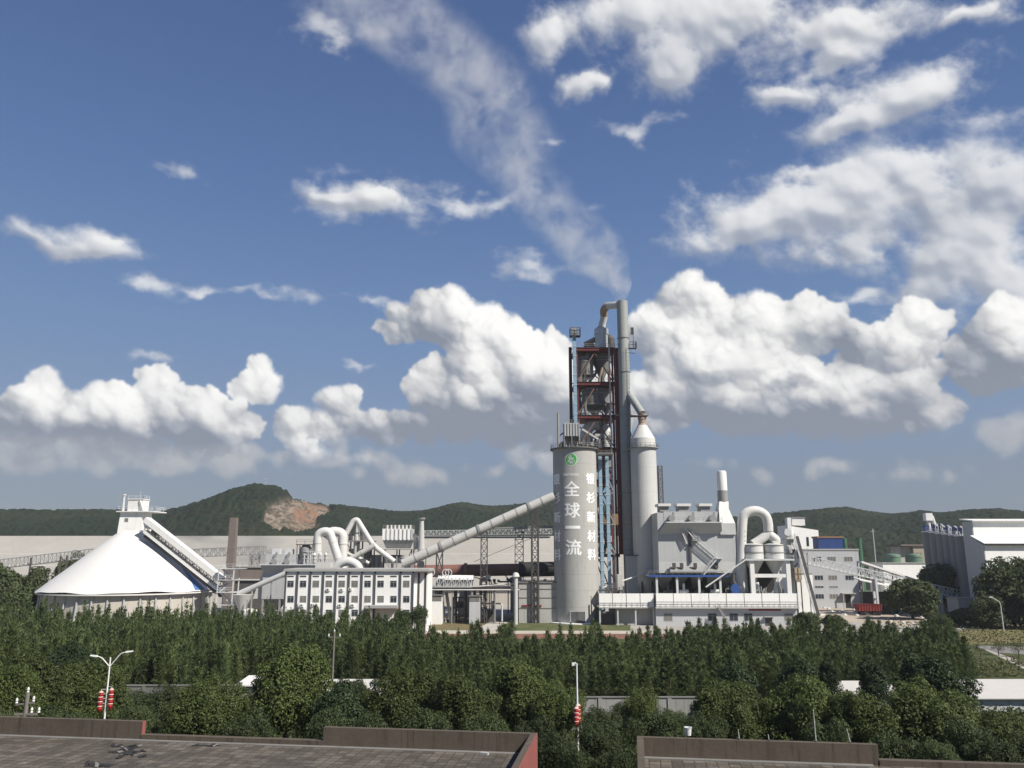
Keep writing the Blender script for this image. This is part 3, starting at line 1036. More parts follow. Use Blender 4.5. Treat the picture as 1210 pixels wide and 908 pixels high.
# ---- conical hall
Yc = 208.0
xc_ = PX(152.5, Yc, 9)
Rw = (PX(239, Yc, 9) - PX(57, Yc, 9)) / 2
zw = PZ(697, Yc)
cone = thing('conical_store', 'big white conical storage hall with a small tower on its peak', 'storage hall', (xc_, Yc, 0))
MB().lathe(xc_, Yc, [(Rw, 0), (Rw, zw - .2)], 64).build('wall', M['beige'], cone, True)
pl = MB()
for i in range(36):
    a = 2 * math.pi * i / 36 + .04
    ca_, sa_ = math.cos(a), math.sin(a)
    pl.bar((xc_ + (Rw + .75) * ca_, Yc + (Rw + .75) * sa_, 0), (xc_ + (Rw + .12) * ca_, Yc + (Rw + .12) * sa_, zw - .25), .26, .34)
pl.build('buttress', M['pale_grey_wall'], cone)
zt = PZ(630, Yc)
rt = 2.95
cr_ = MB()
n_ = 72
prof_c = []
for i in range(9):
    f = i / 8
    prof_c.append((rt + .3 + (Rw + 1.2 - rt - .3) * f, zt + .6 + (zw - zt - .6) * f))
vs_, fs_ = [], []
for i, (r_, z_) in enumerate(prof_c):
    for j in range(n_):
        a = 2 * math.pi * j / n_
        wob = .16 * math.sin(a * 6 + 1) + .10 * math.sin(a * 13)
        vs_.append((xc_ + r_ * math.cos(a), Yc + r_ * math.sin(a), z_ + (wob if i == 8 else 0)))
for i in range(8):
    for j in range(n_):
        fs_.append((i * n_ + j, i * n_ + (j + 1) % n_, (i + 1) * n_ + (j + 1) % n_, (i + 1) * n_ + j))
cr_.add(vs_, fs_)
r8, z8 = prof_c[-1]
cr_.lathe(xc_, Yc, [(r8 - .05, z8 - .25), (r8 - .05, z8 - .55), (Rw - .5, z8 - .55)], 72, caps=False)
cr_.build('roof', M['cone_roof'], cone, True)
# blue strip of roofing low on the right
bp_ = MB()
a0, a1 = R(-19), R(-8)
vs_, fs_ = [], []
for i in range(5):
    f = .52 + .47 * i / 4
    r_ = rt + .3 + (Rw + 1.2 - rt - .3) * f
    z_ = zt + .6 + (zw - zt - .6) * f + .07
    for j in range(4):
        a = a1 + (a0 - a1) * (j / 3) * (i / 4 + .02)
        vs_.append((xc_ + r_ * math.cos(a), Yc + r_ * math.sin(a), z_))
for i in range(4):
    for j in range(3):
        fs_.append((i * 4 + j, i * 4 + j + 1, i * 4 + j + 5, i * 4 + j + 4))
bp_.add(vs_, fs_)
bp_.build('blue_panel', M['blue_roof'], cone)
zp = PZ(606, Yc)
k = 2.75
hd = MB().hexa([(xc_ - 3.0, Yc - 3.0, zt - .4), (xc_ + 3.0, Yc - 3.0, zt - .4), (xc_ + 3.0, Yc + 3.0, zt - .4), (xc_ - 3.0, Yc + 3.0, zt - .4)],
               [(xc_ - k, Yc - k, zp), (xc_ + k, Yc - k, zp), (xc_ + k, Yc + k, zp), (xc_ - k, Yc + k, zp)])
hd = hd.build('tower', M['white_wall'], cone)
window(hd, xc_ - 1.0, (zt + zp) / 2 + .6, .9, .9, Yc - 2.88)
MB().box(xc_ - 3.5, xc_ + 6.2, Yc - 3.6, Yc + 3.6, zp + .004, zp + .25).build('platform', M['white_sheet'], cone)
MB().rail([(xc_ - 3.4, Yc - 3.5, zp + .25), (xc_ + 6.1, Yc - 3.5, zp + .25), (xc_ + 6.1, Yc + 3.5, zp + .25), (xc_ - 3.4, Yc + 3.5, zp + .25), (xc_ - 3.4, Yc - 3.5, zp + .25)]).build('railing', M['pale_steel'], cone)
zc_ = PZ(591, Yc)
ch = MB().box(xc_ - 1.6, xc_ + 2.2, Yc - 1.7, Yc + 1.8, zp + .26, zc_).box(xc_ - 1.75, xc_ + 2.35, Yc - 1.9, Yc + 2.0, zc_ + .002, zc_ + .22)
ch = ch.build('head_house', M['white_sheet'], cone)
MB().rail([(xc_ - 1.6, Yc - 1.7, zc_ + .22), (xc_ + 2.2, Yc - 1.7, zc_ + .22), (xc_ + 2.2, Yc + 1.8, zc_ + .22)], .8).build('railing', M['pale_steel'], ch)
MB().bar((xc_ + 1.4, Yc - 1.75, zc_ - .3), (xc_ + 2.6, Yc - 2.2, zp + .3), .5).build('chute', M['white_pipe'], cone)
MB().tube([(xc_ - 2.5, Yc - 2.2, zp + .25), (xc_ - 2.5, Yc - 2.2, PZ(586.5, Yc))], .3, 10).tube([(xc_ - 2.5, Yc - 2.2, PZ(586.5, Yc)), (xc_ - 2.5, Yc - 2.2, PZ(585, Yc))], .5, 10).build('vent_pipe', M['white_pipe'], cone)
MB().bar((xc_ + .6, Yc, zc_ + .2), (xc_ + .6, Yc, zc_ + 2.2), .06).build('mast', M['pale_steel'], cone)
Yf = Yc - Rw - .9
xd = PX(190, Yf, 3)
MB().extr([(xd - 2.6, 0), (xd + 2.6, 0), (xd + 2.6, 4.6), (xd + 1.6, 5.4), (xd - 1.6, 5.4), (xd - 2.6, 4.6)], Yf - 2, Yf + 1.2).build('entrance_canopy', M['pink'], cone)
xd = PX(223, Yf, 3)
MB().box(xd - 2, xd + 2, Yf + .6, Yf + 3.4, 2.6, 2.75).bar((xd - 1.9, Yf + .7, 0), (xd - 1.9, Yf + .7, 2.6), .15).bar((xd + 1.9, Yf + .7, 0), (xd + 1.9, Yf + .7, 2.6), .15).build('side_porch', M['mid_steel'], cone)

# ---- inclined conveyor feeding the cone
Yv = 203.0
ic = thing('inclined_conveyor', 'white roofed inclined conveyor running down the right side of the white cone', 'conveyor', (PX(262, Yv, 6), Yv, 0))
A, B = P(173, 619, Yv), P(263, 690, Yv)
u_ = Vector((0, 0, 1))
MB().bar(A + u_ * 1.0, B + u_ * 1.0, 3.0, 1.3).build('roof_cover', M['white_sheet'], ic)
MB().bar(A - u_ * 1.9, B - u_ * 1.9, 2.4, .7).build('deck', M['white_sheet'], ic)
MB().truss(A - u_ * 1.5, B - u_ * 1.5, 2.2, 1.7, 22, .13).build('truss', M['dark_steel'], ic)
MB().bar(A - u_ * 3.0, B - u_ * 3.0, 1.6, .5).build('cable_tray', M['dark_steel'], ic)

# ---- stair tower at its foot
Yt = 200.0
st_ = thing('stair_tower', 'pale open steel stair tower beside the foot of the inclined conveyor', 'stair tower', (PX(268, Yt), Yt, 0))
x0, x1 = PX(259, Yt, 6), PX(277, Yt, 6)
zt_ = PZ(672, Yt)
fr = MB()
for x in (x0, x1):
    for y in (Yt - 2, Yt + 2):
        fr.bar((x, y, 0), (x, y, zt_), .22)
fr.build('frame', M['pale_steel'], st_)
lv = [zt_ * k for k in (.22, .42, .62, .82, 1.0)]
for i, z in enumerate(lv):
    MB().box(x0 - .3 - (.8 if i == 4 else 0), x1 + .3 + (1.5 if i == 4 else 0), Yt - 2.2, Yt + 2.2, z - .12, z).build('platform', M['pale_steel'], st_)
MB().rail([(x0, Yt - 2.1, lv[4]), (x1 + 1.4, Yt - 2.1, lv[4])]).rail([(x0, Yt - 2.1, lv[2]), (x1, Yt - 2.1, lv[2])]).rail([(x0, Yt - 2.1, lv[3]), (x1, Yt - 2.1, lv[3])]).build('railing', M['pale_steel'], st_)
sb = MB()
zz = 0
for i, z in enumerate(lv):
    a, b_ = ((x0 + .3, x1 - .3) if i % 2 else (x1 - .3, x0 + .3))
    sb.stair((a, Yt - 1.2, zz), (b_, Yt - 1.2, z))
    zz = z
sb.build('stairs', M['pale_steel'], st_)
# dust collector and hopper mess at its base
for px_, r_, zz_, lab in ((285, 1.2, 3.6, 'small pale cone hopper beside the stair tower'),):
    x = PX(px_, Yt, 4)
    h_ = thing('hopper', lab, 'hopper', (x, Yt, 0))
    MB().lathe(x, Yt, [(2.6, 8.4), (.4, 4.2), (.4, 2.0)], 16).build('funnel', M['white_pipe'], h_, True)
    lg = MB()
    for sx in (-1.8, 1.8):
        for sy in (-1.8, 1.8):
            lg.bar((x + sx, Yt + sy, 0), (x + sx, Yt + sy, 7.2), .2)
    lg.build('frame', M['mid_steel'], h_)
x = PX(297, Yt, 3)
dk_ = thing('elbow_duct', 'dusty bent duct lying low beside the small cone hopper', 'duct', (x, Yt, 0))
MB().tube(rounded([(x - 5, Yt + 1, 3.6), (x + 1, Yt + 1, 4.2), (x + 2.6, Yt + 1, 0.2)], 2.4), 1.1, 16).build('duct', M['white_pipe'], dk_, True)
dk2 = thing('inclined_duct', 'straight grey duct climbing from the hopper to the white office roof', 'duct', (PX(300, Yt), Yt, 0))
MB().tube([P(281, 702, Yt + 1), P(338, 677.5, Yt + 1)], .62, 14).build('duct', M['grey_paint'], dk2, True)
sp_ = MB()
for q in (.3, .7):
    a = P(281, 702, Yt + 1).lerp(P(338, 677.5, Yt + 1), q)
    sp_.bar(a, (a.x, a.y, 0), .3)
sp_.build('support', M['mid_steel'], dk2)

# ---- brick chimney
Yk = 252.0
xk = PX(273, Yk, 15)
bk = thing('brick_chimney', 'plain brown square chimney standing alone before the long dusty roof', 'chimney', (xk, Yk, 0))
w0, w1, zk = 1.3, 1.0, PZ(612, Yk)
MB().hexa([(xk - w0, Yk - w0, 0), (xk + w0, Yk - w0, 0), (xk + w0, Yk + w0, 0), (xk - w0, Yk + w0, 0)], [(xk - w1, Yk - w1, zk), (xk + w1, Yk - w1, zk), (xk + w1, Yk + w1, zk), (xk - w1, Yk + w1, zk)]).build('shaft', M['brick'], bk)
MB().box(xk - .9, xk + .9, Yk - .9, Yk + .9, zk + .002, zk + .12).build('flue', M['black'], bk)

# ---- lattice galleries in the back
Yg = 270.0
lg_ = thing('conveyor_bridge', 'level lattice conveyor bridge passing behind the brown chimney', 'conveyor', (PX(260, Yg), Yg, 0))
MB().truss(P(212, 659.5, Yg), P(313, 655, Yg), 2.4, 2.6, 20, .2).build('truss', M['mid_steel'], lg_)
MB().bar(P(212, 658.6, Yg), P(313, 654.1, Yg), 2.0, .15).build('deck', M['pale_steel'], lg_)
MB().lattice(PX(299, Yg, 8), Yg, 0, PZ(656.5, Yg), 2.6, 7, .2).build('trestle', M['mid_steel'], lg_)
lg2 = thing('conveyor_bridge', 'sloping lattice conveyor bridge left of the white cone with dark posts', 'conveyor', (PX(40, 250), 250, 0))
MB().truss(P(-60, 679, 250), P(112, 659, 250), 2.4, 2.6, 36, .13).build('truss', M['mid_steel'], lg2)
MB().bar(P(-60, 677.7, 250), P(112, 657.7, 250), 2.0, .2).build('deck', M['white_sheet'], lg2)
for px_, py_ in ((37, 659), (72, 657), (79.5, 656.5), (-25, 662)):
    q = P(px_, py_, 248)
    MB().bar((q.x, q.y, 0), q, .42).build('post', M['dark_steel'], lg2)
Ys = 262.0
ds = thing('dark_shed', 'low brown shed with pale roof edge right of the brown chimney', 'shed', (PX(290, Ys), Ys, 0))
z0_, z1_ = PZ(686, Ys), PZ(671, Ys)
MB().box(PX(262, Ys), PX(322, Ys), Ys, Ys + 9, 0, z0_).build('wall', M['dark_steel'], ds)
MB().box(PX(261, Ys), PX(323, Ys), Ys - .6, Ys + 9.6, z0_ + .003, z0_ + .35).build('roof', M['pale_steel'], ds)
MB().box(PX(264, Ys), PX(321, Ys), Ys + .4, Ys + 8, z0_ + .36, z1_).build('upper_wall', M['brick'], ds)
MB().box(PX(263, Ys), PX(322, Ys), Ys, Ys + 8.6, z1_ + .003, z1_ + .3).rail([(PX(263, Ys), Ys, z1_ + .3), (PX(322, Ys), Ys, z1_ + .3)], 1.1).build('upper_roof', M['mid_steel'], ds)

# ---- left bag filter house
Yb = 216.0
bf = thing('bag_filter', 'grey steel filter house with fans on its deck behind the office block', 'filter house', (PX(345, Yb), Yb, 0))
xa, xb = PX(310, Yb, 10), PX(392, Yb, 10)
zb0, zb1, zb2 = PZ(708, Yb), PZ(668, Yb), PZ(655, Yb)
MB().box(xa, xb, Yb, Yb + 10, zb0, zb1 - 1.9).build('casing', M['grey_sheet'], bf)
MB().hexa([(xa, Yb - .02, zb1 - 1.9 + .004), (xb, Yb - .02, zb1 - 1.9 + .004), (xb, Yb + 10, zb1 - 1.896), (xa, Yb + 10, zb1 - 1.896)], [(xa - .4, Yb - 1.6, zb1), (xb + .4, Yb - 1.6, zb1), (xb + .4, Yb + 10.4, zb1), (xa - .4, Yb + 10.4, zb1)]).build('overhang', M['grey_sheet'], bf)
MB().box(xa - .6, xb + .6, Yb - 1.9, Yb + 10.6, zb1 + .003, zb1 + .22).build('deck', M['pale_steel'], bf)
MB().box(xa + .3, PX(349, Yb, 14), Yb + .5, Yb + 8, zb1 + .23, zb2).build('plenum', M['grey_sheet'], bf)
MB().rail([(xa - .5, Yb - 1.8, zb1 + .22), (xb + .5, Yb - 1.8, zb1 + .22)]).build('railing', M['mid_steel'], bf)
for px_ in (324, 339):
    x = PX(px_, Yb, 16)
    f = MB().tube([(x, Yb - .6, zb1 + 1.0), (x, Yb + .45, zb1 + 1.0)], .75, 14).bar((x, Yb, zb1 + 1.7), (x + .6, Yb, zb1 + 3.3), .5)
    f.build('fan', M['mid_steel'], bf, True)
    MB().box(x - 1.0, x + 1.0, Yb + 1, Yb + 3, zb2 + .005, zb2 + 1.5).build('motor', M['pale_steel'], bf)
MB().hexa([(xa - 2.6, Yb + 1, zb0), (xa - .01, Yb + 1, zb0), (xa - .01, Yb + 8, zb0), (xa - 2.6, Yb + 8, zb0)], [(xa - .6, Yb + 1, zb1 - 2.2), (xa - .01, Yb + 1, zb1 - 2.2), (xa - .01, Yb + 8, zb1 - 2.2), (xa - .6, Yb + 8, zb1 - 2.2)]).build('inlet_duct', M['pipe'], bf)
lg = MB()
for i in range(5):
    x = xa + .3 + (xb - xa - .6) * i / 4
    for y in (Yb + .3, Yb + 9.7):
        lg.bar((x, y, 0), (x, y, zb0), .45)
lg.bar((xa, Yb + .3, zb0 * .55), (xb, Yb + .3, zb0 * .55), .3)
lg.build('leg_frame', M['mid_steel'], bf)
for i in range(4):
    x = xa + (xb - xa) * (i + .5) / 4
    w = (xb - xa) / 8 - .1
    MB().hexa([(x - .4, Yb + 4.6, zb0 * .35), (x + .4, Yb + 4.6, zb0 * .35), (x + .4, Yb + 5.4, zb0 * .35), (x - .4, Yb + 5.4, zb0 * .35)], [(x - w, Yb + .3, zb0 - .01), (x + w, Yb + .3, zb0 - .01), (x + w, Yb + 9.7, zb0 - .01), (x - w, Yb + 9.7, zb0 - .01)]).build('hopper', M['mid_steel'], bf)
# cyclone on its deck
x = PX(359, Yb, 18)
cy_ = thing('deck_cyclone', 'dark round cyclone in a steel frame on the filter house deck', 'cyclone', (x, Yb + 2, zb1 + .23))
MB().lathe(x, Yb + 2, [(.3, zb1 + .6), (1.5, zb1 + 2.6), (1.5, zb1 + 4.4), (.9, zb1 + 5.2)], 18).build('body', M['mid_steel'], cy_, True)
f = MB()
for sx in (-2, 2):
    for sy in (-1.4, 1.4):
        f.bar((x + sx, Yb + 2 + sy, zb1 + .23), (x + sx, Yb + 2 + sy, zb1 + 5.2), .18)
f.box(x - 2.3, x + 2.3, Yb + .3, Yb + 3.7, zb1 + 5.2, zb1 + 5.4).bar((x - 2, Yb + .6, zb1 + 2.6), (x + 2, Yb + .6, zb1 + 2.6), .15).rail([(x - 2.2, Yb + .4, zb1 + 5.4), (x + 2.2, Yb + .4, zb1 + 5.4)])
f.build('frame', M['dark_steel'], cy_)
x = PX(373, Yb, 18)
rk_ = thing('valve_rack', 'cluttered pale steel rack of pipes and valves left of the arched ducts', 'pipe rack', (x, Yb + 1, zb1 + .23))
f = MB()
for i in range(7):
    f.bar((x - 3 + i, Yb + .5, zb1 + .23), (x - 3 + i, Yb + .5, zb1 + 2.6 + 1.6 * rng.random()), .16 + .12 * rng.random())
for i in range(4):
    f.bar((x - 3.4, Yb + .4, zb1 + .8 + i * .9), (x + 4, Yb + .4, zb1 + .8 + i * .9), .12)
f.build('frame', M['pale_steel'], rk_)
for i in range(4):
    xx = x - 2.2 + i * 1.5
    MB().lathe(xx, Yb + 1.6, [(.55, zb1 + .3), (.55, zb1 + 2.0 + rng.random()), (.2, zb1 + 3.2)], 12).build('valve_drum', M['white_pipe'], rk_, True)

# ---- arched ducts between filter house and tower
Yp = 219.0


def duct(name, label, pts, r_, m_, Y=Yp, rad_=1.8, dy=None, cat='duct', seg=18, flanges=True):
    pp = [P(a, b_, Y + (dy[i] if dy else 0)) for i, (a, b_) in enumerate(pts)]
    q = pp[-1] if pp[-1].z < pp[0].z else pp[0]
    t = thing(name, label, cat, tuple(q))
    MB().tube(rounded(pp, rad_, 7), r_, seg).build('duct', m_, t, True)
    if flanges:
        fl = MB()
        for a, b_ in zip(pp, pp[1:]):
            d = b_ - a
            if d.length > 4:
                for f in ((.3, .7) if d.length > 9 else (.5,)):
                    c_ = a + d * f
                    n2 = d.normalized() * .09
                    fl.tube([c_ - n2, c_ + n2], r_ * 1.10, seg)
        if fl.v:
            fl.build('flange', m_, t, True)
    return t


duct('arched_duct', 'thin leg white arched duct sloping down to the office roof, left of its twin', [(375, 654), (375.5, 630), (389, 627), (404, 674)], 1.12, M['white_pipe'], rad_=3.4)
duct('arched_duct', 'thick white arched duct dropping straight down, right of its twin', [(385, 636), (391, 628), (405.5, 629.5), (404, 674)], 1.28, M['white_pipe'], Y=222, rad_=4.5)
duct('peaked_duct', 'white duct bent into a tall peak above the works', [(402, 644), (417, 616), (422, 614), (441, 645), (466, 664)], .72, M['white_pipe'], Y=224, rad_=1.6)
duct('branch_duct', 'pale duct running down left from the peaked duct to the low arch', [(443, 644.5), (412, 662)], .72, M['pipe'], Y=222)
duct('low_arch_duct', 'broad pale duct arching low just over the office roof', [(392, 680), (399, 667), (411, 662.5), (423, 668), (426, 680)], 1.15, M['white_pipe'], Y=213, rad_=3)
duct('cross_duct', 'short pale pipe slanting right behind the thick arched duct', [(405, 652), (432, 664)], .5, M['pipe'], Y=226)
duct('cross_duct', 'short pale pipe slanting right below the branch duct', [(420, 657), (436, 666)], .45, M['white_pipe'], Y=225)
# steel tower under the peak
Yw = 229.0
tw = thing('equipment_tower', 'dark steel tower with a deck standing under the peaked duct', 'steel tower', (PX(423, Yw), Yw, 0))
xa, xb = PX(407, Yw, 18), PX(440, Yw, 18)
zd = PZ(640, Yw)
f = MB()
for x in (xa + .5, (xa + xb) / 2, xb - .5):
    for y in (Yw, Yw + 6):
        f.bar((x, y, 0), (x, y, zd), .35)
f.bar((xa, Yw, zd * .55), (xb, Yw, zd * .55), .3).bar((xa, Yw, 0), (xb, Yw, zd * .55), .2).bar((xa, Yw, zd * .55), (xb, Yw, zd), .2).bar((xb, Yw, zd * .55), (xa, Yw, zd), .2)
f.build('frame', M['dark_steel'], tw)
MB().box(xa, xb, Yw - .6, Yw + 6.6, zd + .002, zd + .3).build('deck', M['mid_steel'], tw)
MB().rail([(xa, Yw - .5, zd + .3), (xb, Yw - .5, zd + .3)]).build('railing', M['mid_steel'], tw)
MB().box(xa + 1, xb - 1, Yw + 1, Yw + 5.5, 0, zd - 2).build('casing', M['cyclone'], tw)
xm = PX(421, Yw, 22)
MB().lathe(xm, Yw + 1, [(.4, 6), (.9, 9), (.9, zd + .2), (.55, zd + 4.8)], 14).build('riser', M['white_pipe'], tw, True)
MB().lathe(xm + 1.6, Yw + 2, [(.7, zd + .31), (.7, zd + 2.8), (.2, zd + 3.6)], 14).build('drum', M['cyclone'], tw, True)
MB().lathe(xm - 2.0, Yw + 2, [(.6, zd + .31), (.6, zd + 2.0), (.2, zd + 2.6)], 14).build('drum', M['cyclone'], tw, True)
f = MB()
for sx in (-2.2, -.6, 1.2, 2.6):
    f.bar((xm + sx, Yw + .2, zd + .3), (xm + sx * .45, Yw + .2, zd + 5.2), .2)
f.bar((xm - 2, Yw + .2, zd + 2.4), (xm + 2, Yw + .2, zd + 2.4), .15)
f.build('prop', M['dark_steel'], tw)
# low cluttered building row behind the office roof
Yq = 232.0
lb = thing('machine_house', 'low pale machine house between the steel tower and the white bag house', 'building', (PX(440, Yq), Yq, 0))
MB().box(PX(424, Yq, 10), PX(472, Yq, 10), Yq, Yq + 8, 0, PZ(657, Yq)).build('wall', M['pipe'], lb)
MB().box(PX(423, Yq, 10), PX(473, Yq, 10), Yq - .3, Yq + 8.3, PZ(657, Yq) + .003, PZ(657, Yq) + .25).build('roof', M['mid_steel'], lb)
f = MB()
for i in range(9):
    x = PX(427 + 5 * i, Yq, 12)
    f.bar((x, Yq - .4, 0), (x, Yq - .4, PZ(657, Yq)), .25)
f.build('wall_post', M['mid_steel'], lb)

# ---- white bag house with its vent stack
Yh = 226.0
wb = thing('bag_house', 'cream white ribbed bag house raised on a steel frame', 'bag house', (PX(468, Yh), Yh, 0))
xa, xb = PX(452, Yh, 20), PX(486.5, Yh, 20)
z1, z2, z3, z4 = PZ(641, Yh), PZ(638.5, Yh), PZ(625, Yh), PZ(668, Yh)
MB().box(xa, xb, Yh, Yh + 5, z2, z3).build('casing', M['white_sheet'], wb)
f = MB()
for i in range(8):
    x = xa + (xb - xa) * i / 7.0
    f.bar((x, Yh - .12, z2 + .2), (x, Yh - .12, z3), .3, .24)
f.build('rib', M['cone_roof'], wb)
MB().hexa([(xa + .8, Yh + 1, z1 - 1.6), (xb - .8, Yh + 1, z1 - 1.6), (xb - .8, Yh + 4, z1 - 1.6), (xa + .8, Yh + 4, z1 - 1.6)], [(xa, Yh, z2 - .004), (xb, Yh, z2 - .004), (xb, Yh + 5, z2 - .004), (xa, Yh + 5, z2 - .004)]).build('hopper', M['mid_steel'], wb)
MB().box(xa - .8, xb + .8, Yh - 1.2, Yh + 6, z1 - 2.0, z1 - 1.8).rail([(xa - .7, Yh - 1.1, z1 - 1.8), (xb + .7, Yh - 1.1, z1 - 1.8)]).build('platform', M['mid_steel'], wb)
MB().rail([(xa, Yh + .1, z3), (xb, Yh + .1, z3)], 1.0).rail([(xa, Yh + 4.9, z3), (xb, Yh + 4.9, z3)], 1.0).build('railing', M['mid_steel'], wb)
f = MB()
for i in range(7):
    f.lathe(xa + .8 + (xb - xa - 1.6) * i / 6, Yh + 2.5, [(.28, z3), (.28, z3 + .9), (.1, z3 + 1.1)], 8)
f.build('valve', M['white_pipe'], wb)
f = MB()
for x in (xa, (xa + xb) / 2, xb):
    for y in (Yh, Yh + 5):
        f.bar((x, y, 0), (x, y, z1 - 2.0), .32)
f.bar((xa, Yh, 0), (xb, Yh, z1 - 2), .18).bar((xb, Yh, 0), (xa, Yh, z1 - 2), .18)
f.build('leg_frame', M['mid_steel'], wb)
MB().box(xa + .5, xb - .5, Yh + 1, Yh + 4, 0, z4 + 2).build('lower_casing', M['pipe'], wb)
MB().tube([(xb + .9, Yh + 2, z1 - 1.8), (xb + .9, Yh + 2, z2 + 1)], .7, 14).bar((xb + .9, Yh + 2, z2 + 1), (xb - .4, Yh + 2, z2 + 1.6), .9).build('outlet_duct', M['white_pipe'], wb, True)
xv = PX(497.5, Yh, 18)
vs = thing('vent_stack', 'slim pale vent stack with a flared cap right of the white bag house', 'stack', (xv, Yh, 0))
zv = PZ(614, Yh)
MB().tube([(xv, Yh, 0), (xv, Yh, PZ(649, Yh)), (xv, Yh, zv)], [1.0, 1.0, .55], 14).build('pipe', M['pipe'], vs, True)
MB().lathe(xv, Yh, [(.55, zv - .5), (.95, zv + .02), (.95, zv + .45)], 14).build('cap', M['mid_steel'], vs, True)
f = MB()
for q in (PZ(655, Yh),):
    f.box(xv - 1.7, xv + 1.7, Yh - 1.5, Yh + 1.5, q, q + .15).rail([(xv - 1.6, Yh - 1.4, q + .15), (xv + 1.6, Yh - 1.4, q + .15)])
for sx in (-1.5, 1.5):
    f.bar((xv + sx, Yh - 1.3, 0), (xv + sx, Yh - 1.3, PZ(655, Yh)), .2)
f.build('platform', M['mid_steel'], vs)

# ---- office block
Yo = 193.0
of = thing('office_block', 'white three storey office block with dark pilasters and flat grey roof', 'office building', (PX(412, Yo), Yo, 0))
xa, xb, xm = PX(336, Yo, 7), PX(504.5, Yo, 7), PX(488, Yo, 7)
zo = PZ(675.5, Yo)
Do = 12
MB().box(xa, xm, Yo, Yo + Do, 0, zo).build('wall', M['white_wall'], of)
MB().box(xm + .004, xb, Yo + 1.2, Yo + Do, 0, zo - .004).build('stair_wing', M['white_wall'], of)
s = MB()
for px_ in (493.5, 501.5):
    x = PX(px_, Yo, 7)
    s.box(x - .25, x + .25, Yo + 1.16, Yo + 1.195, 0, zo - .3)
s.build('slit_window', M['office_dark'], of)
MB().box(xa - .6, xb + .5, Yo - .5, Yo + Do + .7, zo + .003, zo + .32).build('eave', M['office_grey'], of)
MB().box(xa - .4, xb + .3, Yo - .3, Yo + Do + .3, zo + .325, zo + .62).box(xa + 6, xa + 11, Yo + 4, Yo + 8, zo + .62, zo + .8).build('roof', M['concrete'], of)
f = MB()
xx0, xx1 = PX(366, Yo, zo), PX(384, Yo, zo)
f.box(xx0, xx1, Yo + 5, Yo + 9, zo + .623, zo + 2.0)
f.build('roof_hatch', M['pipe'], of)
for px_ in (336.3, 350.3, 365.6, 381, 396.2, 411.5, 426.8, 442.2, 472.6, 487.6):
    x = PX(px_, Yo, 7)
    MB().box(x - .20, x + .20, Yo - .25, Yo - .003, 0, zo).build('pilaster', M['office_dark'], of)
bays = (343.4, 358.2, 373.3, 388.7, 403.8, 419.2, 434.4, 449.8, 465, 480.2)
rows = [(690.2, 7.2), (708.2, 7.0), (724.5, 7.0)]
for i, px_ in enumerate(bays):
    for py_, hp in rows:
        if py_ > 720 and 437 < px_ < 470:
            continue
        zc2 = PZ(py_, Yo)
        window(of, PX(px_, Yo, zc2), zc2, 1.5, 1.5, Yo, 'window', 1, trans=True)
    zc2 = PZ(681.3, Yo)
    x = PX(px_, Yo, zc2)
    MB().box(x - .75, x + .75, Yo - .04, Yo - .003, zc2 - .17, zc2 + .17).build('vent_slot', M['dark_steel'], of)
def aircon(parent, x, z, y):
    a = MB().box(x - .42, x + .42, y - .34, y - .005, z - .3, z + .3).build('air_conditioner', M['lamp_white'], parent)
    MB().lathe(0, 0, [(.01, 0), (.22, 0)], 12, caps=False)
    g = MB().tube([(x - .1, y - .36, z), (x - .1, y - .341, z)], .22, 12)
    g.build('fan_grille', M['dark_steel'], a)


for px_, py_ in ((388, 697), (404, 697.2), (414, 696.3), (357, 715.5), (369, 715), (374.5, 715), (402, 715.5), (417, 715.5)):
    z = PZ(py_, Yo)
    aircon(of, PX(px_, Yo, z), z, Yo)
z = PZ(716.5, Yo)
pc = MB().box(PX(433, Yo, z), PX(471, Yo, z), Yo - 3.2, Yo - .01, z - .28, z + .28).build('porch_roof', M['office_grey'], of)
for px_ in (436.5, 468.5):
    x = PX(px_, Yo - 3, 2)
    MB().box(x - .3, x + .3, Yo - 3.0, Yo - 2.4, 0, z - .283).build('column', M['tan'], pc)
x0, x1 = PX(441, Yo, 2), PX(465, Yo, 2)
d_ = MB()
for i in range(4):
    a = x0 + (x1 - x0) * i / 4
    d_.box(a + .05, a + (x1 - x0) / 4 - .05, Yo - .08, Yo - .004, 0, 2.9)
d_.build('entrance_door', M['glass'], of)
# ================================================================== kiln and silo
# ---- rotary kiln
Yn = 244.0
A, B = P(478, 675.5, Yn), P(690, 672, Yn)
kl = thing('rotary_kiln', 'long dark rusty steel kiln tube lying low across the yard', 'kiln', (A.lerp(B, .5).x, Yn, 0))
MB().tube([A, A.lerp(B, .12), B], 1.75, 28).build('shell', M['kiln'], kl, True)
ax = (B - A).normalized()
for f in (.34, .88):
    c_ = A.lerp(B, f)
    MB().tube([c_ - ax * .45, c_ + ax * .45], 2.15, 28).build('tyre', M['rust'] if f < .5 else M['black'], kl, True)
c_ = A.lerp(B, .64)
MB().tube([c_ - ax * .2, B], 2.15, 28).build('dark_cover', M['black'], kl, True)
for f in (.06, .34, .62, .88):
    c_ = A.lerp(B, f)
    MB().box(c_.x - 1.6, c_.x + 1.6, Yn - 2.2, Yn + 2.2, 0, c_.z - 2.2).build('pier', M['concrete'], kl)
# lattice mast and trestles by the kiln
Ym = 236.0


def mast(px_, py0, w, n_, Y, label, m_='mid_steel', top=None):
    x = PX(px_, Y, 12)
    t = thing('lattice_mast', label, 'steel mast', (x, Y, 0))
    z = PZ(py0, Y)
    MB().lattice(x, Y, 0, z, w, n_, .22).build('lattice', M[m_], t)
    MB().box(x - w * .7, x + w * .7, Y - w * .6, Y + w * .6, z + .003, z + .2).build('cap_plate', M['mid_steel'], t)
    return t


